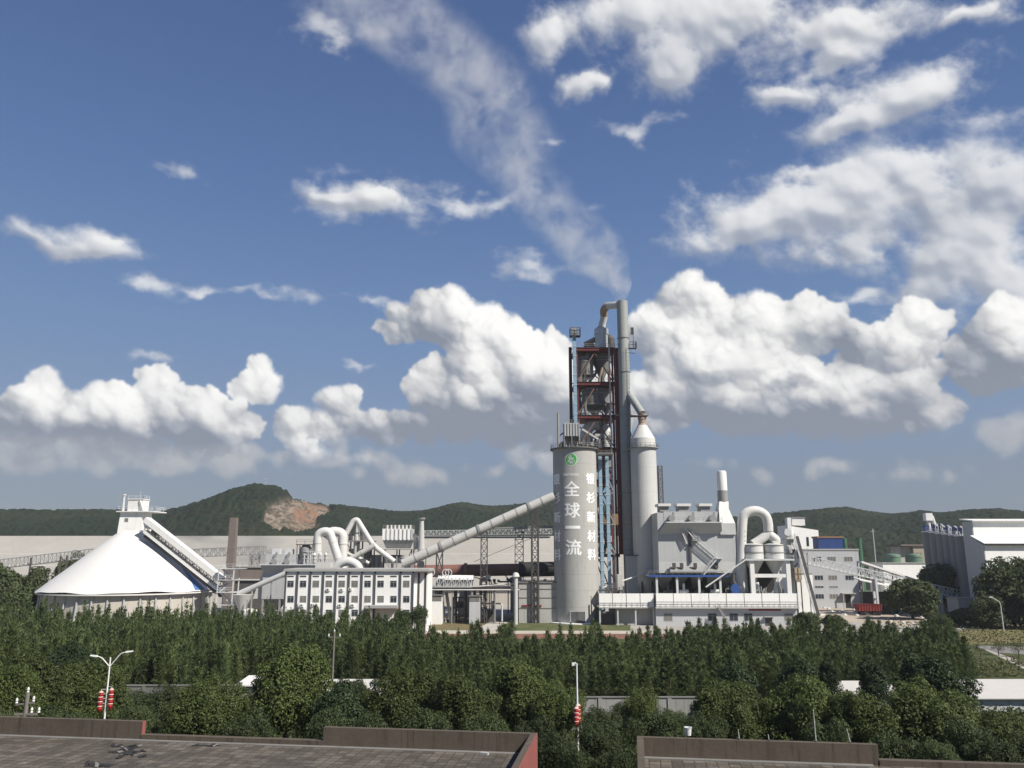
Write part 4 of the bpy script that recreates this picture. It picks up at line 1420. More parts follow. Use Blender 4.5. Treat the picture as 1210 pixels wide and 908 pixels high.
mast(613.5, 629, 2.5, 11, 252, 'broad dark lattice mast just left of the tall grey silo', 'dark_steel')
hp = thing('pipe_bridge', 'thin steel pipe bridge carried by the broad lattice mast towards the silo', 'pipe bridge', (PX(625, 252, 20), 252, PZ(629, 252)))
MB().bar(P(578, 624.5, 252), P(668, 621.5, 252), .5, .35).bar(P(578, 626.5, 252), P(668, 623.5, 252), .3).build('girder', M['mid_steel'], hp)

# ---- inclined tube gallery up to the silo
Yi = 222.0
tg = thing('tube_gallery', 'long pale inclined tube gallery rising from the office roof to the silo', 'conveyor', (PX(560, Yi), Yi, 0))
A, B = P(476, 666.5, Yi), P(655, 586.5, Yi)
MB().tube([A, B], 1.28, 24).build('tube', M['pipe'], tg, True)
ax = (B - A).normalized()
f = MB()
for i in range(1, 12):
    c_ = A.lerp(B, i / 12)
    w = .10 if i not in (3, 6, 10) else .35
    f.tube([c_ - ax * w, c_ + ax * w], 1.36 if w < .2 else 1.5, 24)
f.build('band', M['mid_steel'], tg, True)
for px_, w, n_ in ((519, 1.6, 4), (571.5, 1.7, 12), (631.5, 1.7, 13)):
    q = A.lerp(B, (px_ - 476) / 179)
    t = MB().lattice(q.x, Yi, 0, q.z - 1.3, w, n_, .22 if px_ < 600 else .26)
    if px_ > 600:
        for sx in (-1, 1):
            t.bar((q.x + sx * .85, Yi, 0), (q.x + sx * .85, Yi, q.z - 1.3), .5)
    t.build('trestle', M['dark_steel'], tg)
cb = MB()
cb.tube([P(560, 664, Yi + 1), P(655, 625, Yi + 1)], .06, 6)
cb.build('stay_cable', M['dark_steel'], tg)

# ---- cooler yard below the kiln
Yy = 218.0
gr = thing('grate_cooler', 'louvred white cooler housing under the kiln behind a pale railing', 'cooler', (PX(535, Yy, 8), Yy + 4, 0))
xa, xb = PX(505, Yy, 8), PX(557, Yy, 8)
za, zb = PZ(694, Yy), PZ(683, Yy)
s = MB()
n_ = 9
s.box(xa + 2.5, xb, Yy + 3, Yy + 9, za, zb - .6)
s.build('casing', M['mid_steel'], gr)
MB().hexa([(xa + 2.5, Yy + 2.4, zb - .55), (xb + .3, Yy + 2.4, zb - .55), (xb + .3, Yy + 9.4, zb - .55), (xa + 2.5, Yy + 9.4, zb - .55)], [(xa + 2.5, Yy + 3.4, zb + .5), (xb + .3, Yy + 3.4, zb + .5), (xb + .3, Yy + 8.4, zb + .5), (xa + 2.5, Yy + 8.4, zb + .5)]).build('roof', M['white_sheet'], gr)
MB().truss((xa, Yy + .6, za), (xb, Yy + .6, za), 1.0, 2.3, 11, .14).build('lattice_rail', M['pale_steel'], gr)
for px_ in (509, 526, 529.5):
    f = MB()
    x = PX(px_, Yy, 11)
    f.tube([Vector((x + .85 * math.cos(a), Yy + 1, zb + 1.3 + .85 * math.sin(a))) for a in [2 * math.pi * i / 16 for i in range(17)]], .13, 6, caps=False)
    f.bar((x, Yy + 1, zb - .8), (x, Yy + 1, zb + .5), .16)
    f.build('hose_hoop', M['pale_steel'], gr)
MB().box(xa, xb + 11, Yy + 1.2, Yy + 12, za - .5, za - .1).build('floor_slab', M['dark_steel'], gr)
for px_ in (519, 537, 549, 560, 572, 584):
    x = PX(px_, Yy + 3, 4)
    for y in (Yy + 3, Yy + 10):
        MB().bar((x, y, 0), (x, y, za - .5), .45).build('column', M['dark_steel'], gr)
# pipe rack along the front
pr = thing('pipe_rack', 'two long pale pipes on posts running in front of the kiln yard', 'pipe rack', (PX(560, Yy, 5), Yy, 0))
zp1, zp2 = PZ(697.3, Yy), PZ(693.4, Yy)
MB().tube([(xa, Yy, zp1), (PX(614, Yy, zp1), Yy, zp1)], .2, 10).build('pipe', M['pipe'], pr, True)
MB().tube([(xa, Yy + .8, zp2), (PX(565, Yy, zp2), Yy + .8, zp2), (PX(612, Yy, zp2), Yy + .8, zp2 + .8)], .17, 10).build('pipe', M['pipe'], pr, True)
f = MB()
for px_ in (509, 534, 558, 585):
    x = PX(px_, Yy, 5)
    f.bar((x, Yy + .3, 0), (x, Yy + .3, zp1 - .1), .28)
f.build('post', M['mid_steel'], pr)
xq = PX(609.5, Yy - .5, 6)
sc_ = thing('standpipe', 'stout pale standpipe with a mushroom cap left of the concrete kiln pier house', 'pipe', (xq, Yy - .5, 0))
MB().tube([(xq, Yy - .5, 0), (xq, Yy - .5, PZ(683, Yy))], .52, 14).build('pipe', M['pipe'], sc_, True)
MB().lathe(xq, Yy - .5, [(.5, PZ(683, Yy) + .01), (1.0, PZ(681.5, Yy)), (.7, PZ(677.5, Yy)), (.1, PZ(676.5, Yy))], 14).build('cap', M['white_pipe'], sc_, True)
# walls and boxes of the yard
def block(name, label, cat, px0, px1, py1, Y, D, m_, cap=None, cap_m=None, py0=None):
    zt2 = PZ(py1, Y)
    zb2 = PZ(py0, Y) if py0 else 0
    x0, x1 = PX(px0, Y, zt2 * .5), PX(px1, Y, zt2 * .5)
    t = thing(name, label, cat, ((x0 + x1) / 2, Y, zb2))
    MB().box(x0, x1, Y, Y + D, zb2, zt2).build('wall', M[m_], t)
    if cap:
        MB().box(x0 - .3, x1 + .3, Y - .3, Y + D + .3, zt2 + .003, zt2 + cap).build('roof', M[cap_m or 'concrete'], t)
    return t, x0, x1, zt2


t, x0, x1, z = block('fan_house', 'white concrete block wall of the fan house beside the office block', 'building', 505.5, 522, 704, Yy - .5, 5, 'white_wall', .25, 'dark_concrete')
MB().box(x0 + .1, x1 - .1, Yy - .56, Yy - .503, z - 1.4, z - .02).build('dark_band', M['dark_concrete'], t)  # darker band along the wall top, below the roof slab
t, x0, x1, z = block('fan_house', 'pale grey block between the dark steel columns, mid yard under the pipes', 'building', 554.5, 567, 705, Yy, 5, 'pale_grey_wall', .25, 'dark_concrete')
MB().box(x0 + .1, x1 - .1, Yy - .06, Yy - .003, z - 1.3, z - .02).build('dark_band', M['dark_concrete'], t)  # same darker strip at the top of this block
t, x0, x1, z = block('kiln_pier_house', 'big stained grey concrete house under the dark end of the kiln', 'building', 613, 668, 689, 222, 12, 'concrete', .3, 'dark_concrete')
f = MB()
for q in (.36, .62, .84):
    f.box(x0 - .05, x1, 221.88, 221.997, z * q, z * q + .16)
f.build('ledge', M['dark_concrete'], t)
MB().box(PX(617, 222, 4), PX(640, 222, 4), 221.7, 221.998, PZ(716.6, 222), PZ(715, 222)).build('red_bar', M['red'], t)
MB().rail([(x0, 222, z + .3), (x1, 222, z + .3)]).build('railing', M['dark_steel'], t)
# leaning props in the open bay
for i, px_ in enumerate((523.5, 530)):
    lp = thing('leaning_column', ('leaning pale concrete column nearest the white fan house', 'leaning pale concrete column nearest the dark steel rack')[i], 'column', (PX(px_, 224, 3), 224, 0))
    MB().bar((PX(px_ + 2.5, 224, 0), 224, 0), (PX(px_ - 2.5, 224, 8), 224, PZ(700, 224)), .8).build('shaft', M['pale_grey_wall'], lp)
fw = thing('blower', 'dark blower machine with pipes standing in the open bay', 'machine', (PX(580, 226, 1), 226, 0))
x = PX(578, 226, 2)
MB().tube([(x, 225, 1.6), (x, 227, 1.6)], 1.5, 18).bar((x + 1.2, 226, 2.4), (x + 1.2, 226, 5.4), .9).box(x - 2.2, x + 2.2, 224.8, 227.2, 0, .3).build('casing', M['dark_steel'], fw, True)
MB().box(x - 4.6, x - 2.4, 225.2, 226.8, .3, 1.7).build('motor', M['mid_steel'], fw)
MB().tube(rounded([(x - 3, 225, 1.7), (x - 3, 225, 4.8), (x + 3.5, 225, 4.8), (x + 3.5, 225, .2)], .8), .22, 10).build('pipe', M['pale_steel'], fw, True)
rk2 = thing('machine_rack', 'dark steel rack standing between the fan house and the pale grey block', 'steel rack', (PX(541, 224, 2), 224, 0))
x0, x1 = PX(535, 224, 3), PX(549, 224, 3)
f = MB()
for x in (x0, (x0 + x1) / 2, x1):
    for y in (223, 226):
        f.bar((x, y, 0), (x, y, 6.5), .2)
for z in (1.6, 3.8, 5.2, 6.4):
    f.box(x0, x1, 223, 226, z, z + .15)
f.build('frame', M['dark_steel'], rk2)
MB().box(x0 + .4, x1 - .4, 223.2, 225.8, 3.96, 5.15).build('machine', M['black'], rk2)
bp2 = thing('buried_pipe', 'pale pipe curving along the ground in the shaded yard', 'pipe', (PX(590, 232, 0), 232, 0))
MB().tube(rounded([(PX(578, 230, 1), 230, .9), (PX(592, 230, 1), 230, .9), (PX(612, 236, 1), 236, .9)], 3), .8, 14).build('pipe', M['white_pipe'], bp2, True)
dv = thing('drive_housing', 'small white tilted housing below the kiln shell', 'machine', (PX(576, 240, 8), 240, PZ(686, 240)))
q = P(576, 683, 238)
MB().bar(q + Vector((-.9, 0, -.6)), q + Vector((.7, 0, .6)), 1.4, 1.2).build('housing', M['lamp_white'], dv)
MB().bar((q.x - .6, 238, 0), q + Vector((-.4, 0, -.8)), .3).bar((q.x + .6, 238, 0), q + Vector((.5, 0, -.6)), .3).build('stand', M['dark_steel'], dv)
f = MB()
bb = thing('pipe_tangle', 'dense dark tangle of pipes and valves below the kiln', 'pipework', (PX(590, 240, 6), 240, 0))
for i in range(30):
    px_ = 552 + 100 * rng.random()
    q = P(px_, 683 + 8 * rng.random(), 236 + 4 * rng.random())
    e = Vector((rng.uniform(-3, 3), rng.uniform(-1, 1), rng.uniform(-.6, 1.2)))
    f.tube([q, q + e], rng.uniform(.10, .32), 8)
    if i % 4 == 0:
        f.bar(q, (q.x, q.y, 0), .3)
f.build('pipe', M['dark_steel'], bb, True)
f = MB()
for i in range(9):
    q = P(556 + 10.5 * i + 3 * rng.random(), 685 + 3 * rng.random(), 237)
    f.tube([q - Vector((.35, 0, 0)), q + Vector((.35, 0, 0))], .4, 10)
f.build('valve', M['mid_steel'], bb, True)

# ---- the big lettered silo
Ys = 224.3
g_ = ground_at(681, 738.5)
xS = (PX(655.3, Ys, 2) + PX(708.2, Ys, 2)) / 2
rS = (PX(708.2, Ys, 2) - PX(655.3, Ys, 2)) / 2
zS = PZ(532.5, Ys)
si = thing('lettered_silo', 'tall round grey concrete silo with white characters and a green round logo', 'silo', (xS, Ys, 0))
MB().lathe(xS, Ys, [(rS, 0), (rS, zS)], 80).build('shell', M['silo'], si, True)
MB().lathe(xS, Ys, [(rS + .7, zS + .004), (rS + .75, zS + .3), (rS - .2, zS + .34)], 80).build('roof_slab', M['dark_concrete'], si, True)
MB().rail([(xS + (rS + .6) * math.cos(a), Ys + (rS + .6) * math.sin(a), zS + .32) for a in [2 * math.pi * i / 30 for i in range(31)]], 1.15, 1.6, .06).build('railing', M['mid_steel'], si)
MB().lathe(xS, Ys, [(rS + 1.6, 0), (rS + 1.6, .25), (rS, .26)], 60, caps=False).build('plinth', M['white_wall'], si)


def on_silo(ang, z, r_=None):
    """ang measured from straight at the viewer, towards the right"""
    r_ = r_ or rS
    return Vector((xS + r_ * math.sin(ang), Ys - r_ * math.cos(ang), z))


view = math.atan2(xS, Ys)     # the side turned to the viewer is turned a little left


def glyphs(text, z, ang, w, h, bold, name='lettering', m_=None):
    """one line of characters wrapped on the silo, centred at the angle"""
    cu = bpy.data.curves.new('text', 'FONT')
    cu.body = text
    cu.align_x, cu.align_y = 'CENTER', 'CENTER'
    cu.offset = 0.0
    cu.resolution_u = 3
    o = bpy.data.objects.new('text', cu)
    C.objects.link(o)
    me = bpy.data.meshes.new_from_object(o.evaluated_get(bpy.context.evaluated_depsgraph_get()))
    bpy.data.objects.remove(o)
    import bmesh
    bm = bmesh.new()
    bm.from_mesh(me)
    xs_ = [v_.co.x for v_ in bm.verts]
    lo_, hi_ = min(xs_), max(xs_)
    for i in range(1, 26):
        bmesh.ops.bisect_plane(bm, geom=bm.verts[:] + bm.edges[:] + bm.faces[:], plane_co=(lo_ + (hi_ - lo_) * i / 26, 0, 0), plane_no=(1, 0, 0))
    bmesh.ops.triangulate(bm, faces=bm.faces[:])
    bm.verts.ensure_lookup_table()
    bm.verts.index_update()
    vs = [v_.co.copy() for v_ in bm.verts]
    fs = [tuple(v_.index for v_ in p_.verts) for p_ in bm.faces]
    bm.free()
    x0, x1 = min(v_.x for v_ in vs), max(v_.x for v_ in vs)
    y0, y1 = min(v_.y for v_ in vs), max(v_.y for v_ in vs)
    n_ = len(vs)
    b_ = MB()
    if h is None:
        h = w * (y1 - y0) / (x1 - x0)
    ks = (y1 - y0) * bold * 1.0
    for ci, (ox, oy) in enumerate(((0, 0), (-ks, 0), (ks, 0), (0, -ks * .7), (0, ks * .7))):
        vv_ = []
        r_o = .030 + .004 * ci
        for rr_ in (r_o, .012):
            for v_ in vs:
                a = ang + ((v_.x + ox - (x0 + x1) / 2) / (x1 - x0) * w) / rS
                vv_.append(on_silo(a, z + ((v_.y + oy - (y0 + y1) / 2) / max(y1 - y0, 1e-6)) * h, rS + rr_))
        edge = {}
        for f_ in fs:
            for a, c_ in zip(f_, f_[1:] + f_[:1]):
                edge[(a, c_)] = edge.get((a, c_), 0) + 1
        ff = list(fs) + [(c_, a, a + n_, c_ + n_) for (a, c_) in edge if (c_, a) not in edge]
        b_.add(vv_, ff)
    bpy.data.meshes.remove(me)
    return b_.build(name, m_ or M['sign_white'], si)


def col_ang(px_):
    z = 28
    lo = PX(652.9, Ys, z)
    k = (PX(px_, Ys, z) - xS) / rS
    return math.asin(max(-.97, min(.97, k))) - view * 0 


for ch_, py_, px_ in (('全', 577.5, 675.5), ('球', 603, 676), ('一', 623.3, 676.5), ('流', 647, 677.5)):
    z = PZ(py_, Ys - rS)
    glyphs(ch_, z, math.asin((PX(px_, Ys - rS, z) - xS) / rS), 4.1, .75 if ch_ == '一' else 3.95, .03)
for ch_, py_ in (('银', 566), ('杉', 588.3), ('新', 611), ('材', 633.5), ('料', 655.3)):
    z = PZ(py_, Ys - rS * .7)
    glyphs(ch_, z, R(41.5), 3.1, 2.9, .028)
    glyphs(ch_, z, R(-62), 3.1, 2.9, .028)
z = PZ(561, Ys - rS)
glyphs('（国内首创）', z, math.asin((PX(674.5, Ys - rS, z) - xS) / rS), 4.2, .72, .02)
# round logo: ring, disc, pale marks
zl = PZ(543, Ys - rS)
al = math.asin((PX(675, Ys - rS, zl) - xS) / rS)


def patch(poly, rr_, name, m_):
    b_ = MB()
    n_ = len(poly)
    top_ = [on_silo(al + x / rS, zl + y, rS + rr_) for x, y in poly]
    bot_ = [on_silo(al + x / rS, zl + y, rS + rr_ - .012) for x, y in poly]
    b_.add(top_ + bot_, [tuple(range(n_))] + [((i + 1) % n_, i, n_ + i, n_ + (i + 1) % n_) for i in range(n_)])
    return b_.build(name, m_, si)


circ = lambda r_, n_=36: [(r_ * math.cos(2 * math.pi * i / n_), r_ * math.sin(2 * math.pi * i / n_)) for i in range(n_)]
patch(circ(1.72), .020, 'logo_ring', M['sign_pale'])
lg_d = patch(circ(1.46), .034, 'logo_disc', M['sign_green'])
mk_ = MB()
for x0, x1, y0, y1 in ((-.62, .62, .22, .48), (-.95, .95, -.46, -.14), (-.10, .10, .48, .95), (-.62, -.34, -.14, .22), (.36, .62, -.14, .22), (-.34, .34, -1.05, -.80), (-1.0, -.72, -.75, -.46), (.72, 1.0, -.75, -.46)):
    poly = [(x0, y0), (x1, y0), (x1, y1), (x0, y1)]
    top_ = [on_silo(al + x / rS, zl + y, rS + .048) for x, y in poly]
    bot_ = [on_silo(al + x / rS, zl + y, rS + .036) for x, y in poly]
    mk_.add(top_ + bot_, [(0, 1, 2, 3)] + [((i + 1) % 4, i, 4 + i, 4 + (i + 1) % 4) for i in range(4)])
mk_.build('logo_mark', M['sign_pale'], si)
# door
ad = R(-2)
dr = MB()
for k0, k1 in ((-.99, -.03), (.03, .99)):
    lo = [on_silo(ad + k0 * 1.85 / rS, .02, rS - .3), on_silo(ad + k1 * 1.85 / rS, .02, rS - .3), on_silo(ad + k1 * 1.85 / rS, .02, rS + .14), on_silo(ad + k0 * 1.85 / rS, .02, rS + .14)]
    dr.hexa(lo, [q + Vector((0, 0, 3.1)) for q in lo])
dd_ = dr.build('door', M['door_grey'], si)
fr = MB()
for k0, k1, z0, z1 in ((-1.12, -1.0, 0, 3.3), (1.0, 1.12, 0, 3.3), (-1.0, 1.0, 3.13, 3.3)):
    lo = [on_silo(ad + k0 * 1.85 / rS, z0, rS - .3), on_silo(ad + k1 * 1.85 / rS, z0, rS - .3), on_silo(ad + k1 * 1.85 / rS, z0, rS + .22), on_silo(ad + k0 * 1.85 / rS, z0, rS + .22)]
    fr.hexa(lo, [q + Vector((0, 0, z1 - z0)) for q in lo])
fr.build('door_frame', M['pale_grey_wall'], dd_)
# things on the silo roof
zr_ = zS + .35
x = PX(673, Ys, zr_)
dc = thing('dust_collector', 'grey ribbed dust collector box on the silo roof', 'dust collector', (x, Ys - 1, zr_))
z1 = PZ(517, Ys)
MB().box(PX(665.5, Ys, z1), PX(684, Ys, z1), Ys - 2.4, Ys + .8, z1, PZ(501.5, Ys)).build('casing', M['grey_sheet'], dc)
f = MB()
for i in range(6):
    xx = PX(666.5 + 3.3 * i, Ys, z1)
    f.bar((xx, Ys - 2.5, z1 + .1), (xx, Ys - 2.5, PZ(502, Ys)), .16)
f.build('rib', M['mid_steel'], dc)
for px_ in (671, 679.5):
    xx = PX(px_, Ys, z1)
    MB().hexa([(xx - .3, Ys - 1.2, zr_ + .8), (xx + .3, Ys - 1.2, zr_ + .8), (xx + .3, Ys - .4, zr_ + .8), (xx - .3, Ys - .4, zr_ + .8)], [(xx - .95, Ys - 2.3, z1 - .01), (xx + .95, Ys - 2.3, z1 - .01), (xx + .95, Ys + .7, z1 - .01), (xx - .95, Ys + .7, z1 - .01)]).build('hopper', M['dark_steel'], dc)
f = MB()
for px_ in (666, 675, 683.6):
    for y in (Ys - 2.3, Ys + .7):
        f.bar((PX(px_, Ys, z1), y, zr_), (PX(px_, Ys, z1), y, z1), .2)
f.build('leg_frame', M['mid_steel'], dc)
MB().rail([(PX(665.5, Ys, z1), Ys - 2.4, PZ(501.5, Ys)), (PX(684, Ys, z1), Ys - 2.4, PZ(501.5, Ys))], .9).build('railing', M['mid_steel'], dc)
x = PX(659.5, Ys, zr_)
vp = thing('vent_pipe', 'slim grey vent pipe standing at the left edge of the silo roof', 'pipe', (x, Ys - 1.5, zr_))
MB().tube([(x, Ys - 1.5, zr_), (x, Ys - 1.5, PZ(489, Ys))], .32, 12).build('pipe', M['mid_steel'], vp, True)
MB().bar((x, Ys - 1.5, zr_ + 3.4), (PX(667, Ys, zr_), Ys - 1.5, zr_ + 4.6), .4).build('branch', M['mid_steel'], vp)
x = PX(664.5, Ys, zr_)
fb = thing('fan_unit', 'dark fan unit beside the dust collector on the silo roof', 'fan', (x, Ys - 1.6, zr_))
MB().tube([(x, Ys - 2.0, zr_ + 1), (x, Ys - 1.2, zr_ + 1)], .9, 16).bar((x + .6, Ys - 1.6, zr_ + 1), (x + .6, Ys - 1.6, zr_ + 4.2), .6).build('casing', M['dark_steel'], fb, True)
MB().box(x - .9, x + .9, Ys - 2.0, Ys - 1.0, zr_ - .0, zr_ + .2).build('base_plate', M['mid_steel'], fb)
# machine clutter right of the collector
x = PX(696, Ys, zr_)
rm = thing('roof_machinery', 'dark cluttered conveyor drive machinery at the right of the silo roof', 'machine', (x, Ys - 1.5, zr_))
f = MB()
for i in range(26):
    q = Vector((x + rng.uniform(-3.2, 3.6), Ys - 1.5 + rng.uniform(-1.5, 1.5), zr_))
    hh = rng.uniform(1.0, 4.6)
    f.bar(q, q + Vector((rng.uniform(-.3, .3), 0, hh)), rng.uniform(.10, .3))
    if i % 2:
        f.bar(q + Vector((0, 0, hh)), q + Vector((rng.uniform(-2, 2), 0, hh * rng.uniform(.6, 1.1))), .15)
f.build('frame', M['dark_steel'], rm)
f = MB()
for i in range(4):
    q = Vector((x - 2.4 + 1.6 * i, Ys - 2.2, zr_ + rng.uniform(.8, 2.6)))
    f.tube([q, q + Vector((0, 1.2, 0))], rng.uniform(.4, .75), 14)
f.build('drive_drum', M['mid_steel'], rm, True)
MB().bar((PX(688, Ys, zr_), Ys - 1, PZ(508, Ys)), (PX(707, Ys, zr_), Ys - 1, PZ(520, Ys)), .5).build('duct', M['pipe'], rm)
# link bridge from the silo roof
lk = thing('roof_walkway', 'dark steel walkway bridging from the silo roof to the tower', 'walkway', (PX(714, Ys + 2, zS), Ys + 2, PZ(536, Ys)))
z = PZ(535.5, Ys)
MB().box(PX(704, Ys, z), PX(724, Ys, z), Ys + 1, Ys + 3.4, z - .5, z - .2).build('deck', M['dark_steel'], lk)
MB().rail([(PX(704, Ys, z), Ys + 1.05, z - .2), (PX(724, Ys, z), Ys + 1.05, z - .2)]).build('railing', M['mid_steel'], lk)

# ---- blue elevator casings
for px_, lab in ((711.3, 'light blue elevator casing hugging the right side of the lettered silo'), (719.5, 'light blue elevator casing, the one further from the lettered silo')):
    Y = Ys + 4.5
    x = PX(px_, Y, 20)
    e = thing('elevator_casing', lab, 'bucket elevator', (x, Y, 0), 'blue elevator casings by the silo')
    z = PZ(537, Y)
    MB().box(x - .45, x + .45, Y - .4, Y + .4, 2.5, z).build('casing', M['blue_steel'], e)
    for i in range(int(z / 2.6)):
        MB().box(x - .55, x + .55, Y - .5, Y + .5, 3 + i * 2.6, 3.14 + i * 2.6).build('flange', M['pale_steel'], e)
    MB().box(x - .9, x + .9, Y - .8, Y + .8, 0, 2.49).build('boot', M['mid_steel'], e)
f = MB()
sf = thing('bracing_tower', 'thin steel bracing frame holding the two light blue casings', 'steel frame', (PX(718, Ys + 6, 5), Ys + 6, 0))
xa, xb = PX(709, Ys + 6, 20), PX(727, Ys + 6, 20)
zs = [PZ(q, Ys + 6) for q in (690, 655, 620, 583, 536)]
for x in (xa, xb):
    f.bar((x, Ys + 5.5, 0), (x, Ys + 5.5, zs[-1]), .22)
for z in zs:
    f.bar((xa, Ys + 5.5, z), (xb, Ys + 5.5, z), .25)
for a, b_ in zip(zs, zs[1:]):
    f.bar((xa, Ys + 5.6, b_), (xb, Ys + 5.6, a), .3)
f.build('brace', M['mid_steel'], sf)
for z in zs[1:3]:
    pass
MB().box(PX(713, Ys + 7, 3), PX(733, Ys + 7, 3), Ys + 6.2, Ys + 9, zs[2] - .1, zs[2] + 3).build('cable_duct', M['rust'], sf)

# ---- preheater tower
Yt0, Yt1 = 240.0, 250.0
xL, xR = PX(683.5, Yt0, 50), PX(726, Yt0, 50)
lev = [PZ(q, Yt0) for q in (655, 610, 568, 530, 491.5, 452.5, 412)]
pt = thing('preheater_tower', 'tall open red steel preheater tower rising behind the lettered silo', 'tower', ((xL + xR) / 2, (Yt0 + Yt1) / 2, 0))
for x in (xL, xR):
    for y in (Yt0, Yt1):
        MB().bar((x, y, 0), (x, y, lev[-1]), .55).build('column', M['red_steel'], pt)
f = MB()
zprev = 0
xmid = (xL + xR) / 2
for z in lev:
    for y in (Yt0, Yt1):
        f.bar((xL, y, zprev + .3), (xmid, y, z - 1.3), .32)
        f.bar((xR, y, zprev + .3), (xmid, y, z - 1.3), .32)
    for x in (xL, xR):
        f.bar((x, Yt0, zprev), (x, Yt1, z), .25)
    zprev = z
f.build('brace', M['tower_brace'], pt)
for z in lev:
    MB().box(xL - .7, xR + .7, Yt0 - .8, Yt1 + .8, z - .85, z - .002).build('floor_beam', M['red_steel'], pt)
    MB().box(xL - .9, xR + .9, Yt0 - 1.0, Yt1 + 1.0, z, z + .15).build('floor', M['dark_steel'], pt)
f = MB()
for z in lev:
    f.rail([(xL - .9, Yt0 - .95, z + .15), (xR + .9, Yt0 - .95, z + .15)], 1.1, 2.0, .08)
f.build('railing', M['mid_steel'], pt)
# thick red riser pair at the right
xr_ = PX(730.5, Yt0 - 1.5, 50)
MB().tube([(xr_, Yt0 - 1.5, PZ(655, Yt0)), (xr_, Yt0 - 1.5, lev[-1] - .5)], .72, 14).build('riser_pipe', M['red_steel'], pt, True)
xr2 = PX(722.5, Yt0 - 1.2, 50)
MB().bar((xr2, Yt0 - 1.2, 4), (xr2, Yt0 - 1.2, lev[-1] + 1), .38).build('riser_pipe', M['pale_steel'], pt)
xl_ = PX(674.3, Yt0, 70)
MB().bar((xl_, Yt0, 0), (xl_, Yt0, PZ(411, Yt0)), .9, 1.4).build('cable_shaft', M['black'], pt)
f = MB()
for z in lev[2:]:
    f.bar((xl_, Yt0, z - .2), (xL, Yt0, z - .2), .25)
f.build('tie', M['dark_steel'], pt)
# cyclones stand inside the frame
def cyclone(label, px_, py0, py1, r_, m_='cyclone', Y=(Yt0 + Yt1) / 2, cone_=.45, dome=.3):
    z0, z1 = PZ(py1, Y), PZ(py0, Y)
    x = PX(px_, Y, (z0 + z1) / 2)
    t = thing('cyclone', label, 'cyclone', (x, Y, z0))
    h = z1 - z0
    MB().lathe(x, Y, [(r_ * .22, z0 - h * .12), (r_ * .22, z0), (r_, z0 + h * cone_), (r_, z1 - h * .12), (r_ * (1 - dome), z1)], 26).build('body', M[m_], t, True)
    f = MB()
    for q in (cone_, .72, .88):
        f.lathe(x, Y, [(r_ + .02, z0 + h * q - .12), (r_ + .16, z0 + h * q - .12), (r_ + .16, z0 + h * q + .12), (r_ + .02, z0 + h * q + .12)], 26, caps=False)
    f.build('band', M['mid_steel'], t)
    return t


# packed pipework inside the frame
tp = thing('tower_pipework', 'grey and brown gas ducts and chutes crowding the bays of the red tower', 'pipework', ((xL + xR) / 2, 242, lev[0]))
for i in range(1, 7):
    z0_, z1_ = lev[i - 1] + .2, lev[i] - 1.2
    for k in range(3):
        xa_ = xL + (xR - xL) * rng.uniform(.05, .95)
        xb_ = xL + (xR - xL) * rng.uniform(.05, .95)
        q0, q1 = Vector((xa_, 241.6 + k * 2.2, z0_)), Vector((xb_, 241.6 + k * 2.2, z1_))
        MB().tube(rounded([q0, q0.lerp(q1, .3) + Vector((rng.uniform(-1, 1), 0, 0)), q1.lerp(q0, .25), q1], 1.0, 3), rng.uniform(.3, .75), 12).build('chute', (M['cyclone'], M['brown_pipe'], M['mid_steel'])[k], tp, True)
    f = MB()
    for k in range(9):
        xa_ = xL + (xR - xL) * rng.uniform(0, 1)
        f.bar((xa_, 240.6, z0_), (xa_ + rng.uniform(-.4, .4), 240.6, z0_ + rng.uniform(1, 5)), rng.uniform(.10, .22))
    f.rail([(xL, Yt1 + .6, z0_), (xR, Yt1 + .6, z0_)], 1.1, 2.0, .1)
    f.bar((xL, 248.5, z0_), (xR, 248.5, z1_), .3).bar((xR, 248.5, z0_), (xL, 248.5, z1_), .3)
    f.build('pipe', M['dark_steel'], tp)
    s_ = MB()
    s_.stair((xR + 1.6, Yt0 + 2.0, z0_), (xR + 4.6 if i % 2 else xR - 1.2, Yt0 + 2.0, (z0_ + z1_) / 2), .8, rail=True)
    s_.build('stair', M['mid_steel'], tp)
zt6 = lev[-1] + .16
x = PX(711, 243, zt6)
tc_ = thing('top_cyclone', 'shiny silver cyclone standing on the top deck of the red tower', 'cyclone', (x, 243, zt6))
rC = 2.0
MB().lathe(x, 243, [(rC, zt6), (rC, PZ(396, 243)), (rC + .22, PZ(396, 243)), (rC + .22, PZ(389.5, 243)), (rC - .4, PZ(388, 243)), (1.05, PZ(385.5, 243))], 30).build('body', M['silver'], tc_, True)
x = PX(697, 246, zt6)
t2 = thing('top_cyclone', 'squat dusty cyclone with a sloping duct, left of the silver one on the top deck', 'cyclone', (x, 246, zt6))
MB().lathe(x, 246, [(1.9, zt6), (1.9, zt6 + 2.2), (1.2, zt6 + 3.0)], 26).build('body', M['cyclone'], t2, True)
MB().tube([(x - 1.6, 245, zt6 + 2.4), (x + 3.0, 245, zt6 + 4.8)], .8, 14).build('duct', M['brown_pipe'], t2, True)
x = PX(722, 247, zt6)
t3 = thing('top_cyclone', 'dark narrow cyclone behind and right of the silver one', 'cyclone', (x, 248.5, zt6))
MB().lathe(x, 248.5, [(1.5, zt6), (1.5, zt6 + 5.2), (.7, zt6 + 6.4)], 24).build('body', M['dark_steel'], t3, True)
cyclone('wide grey cyclone at the left of the highest bay of the red tower', 691, 421, 450.3, 2.7, Y=243.5, cone_=.2)
cyclone('dark conical cyclone at the right of the highest bay of the red tower', 711, 414.5, 449, 3.0, Y=245.5, cone_=.62)
cyclone('broad pale cyclone filling the second bay of the red tower', 702, 458, 489.6, 3.9, Y=244.5, cone_=.3, dome=.5)
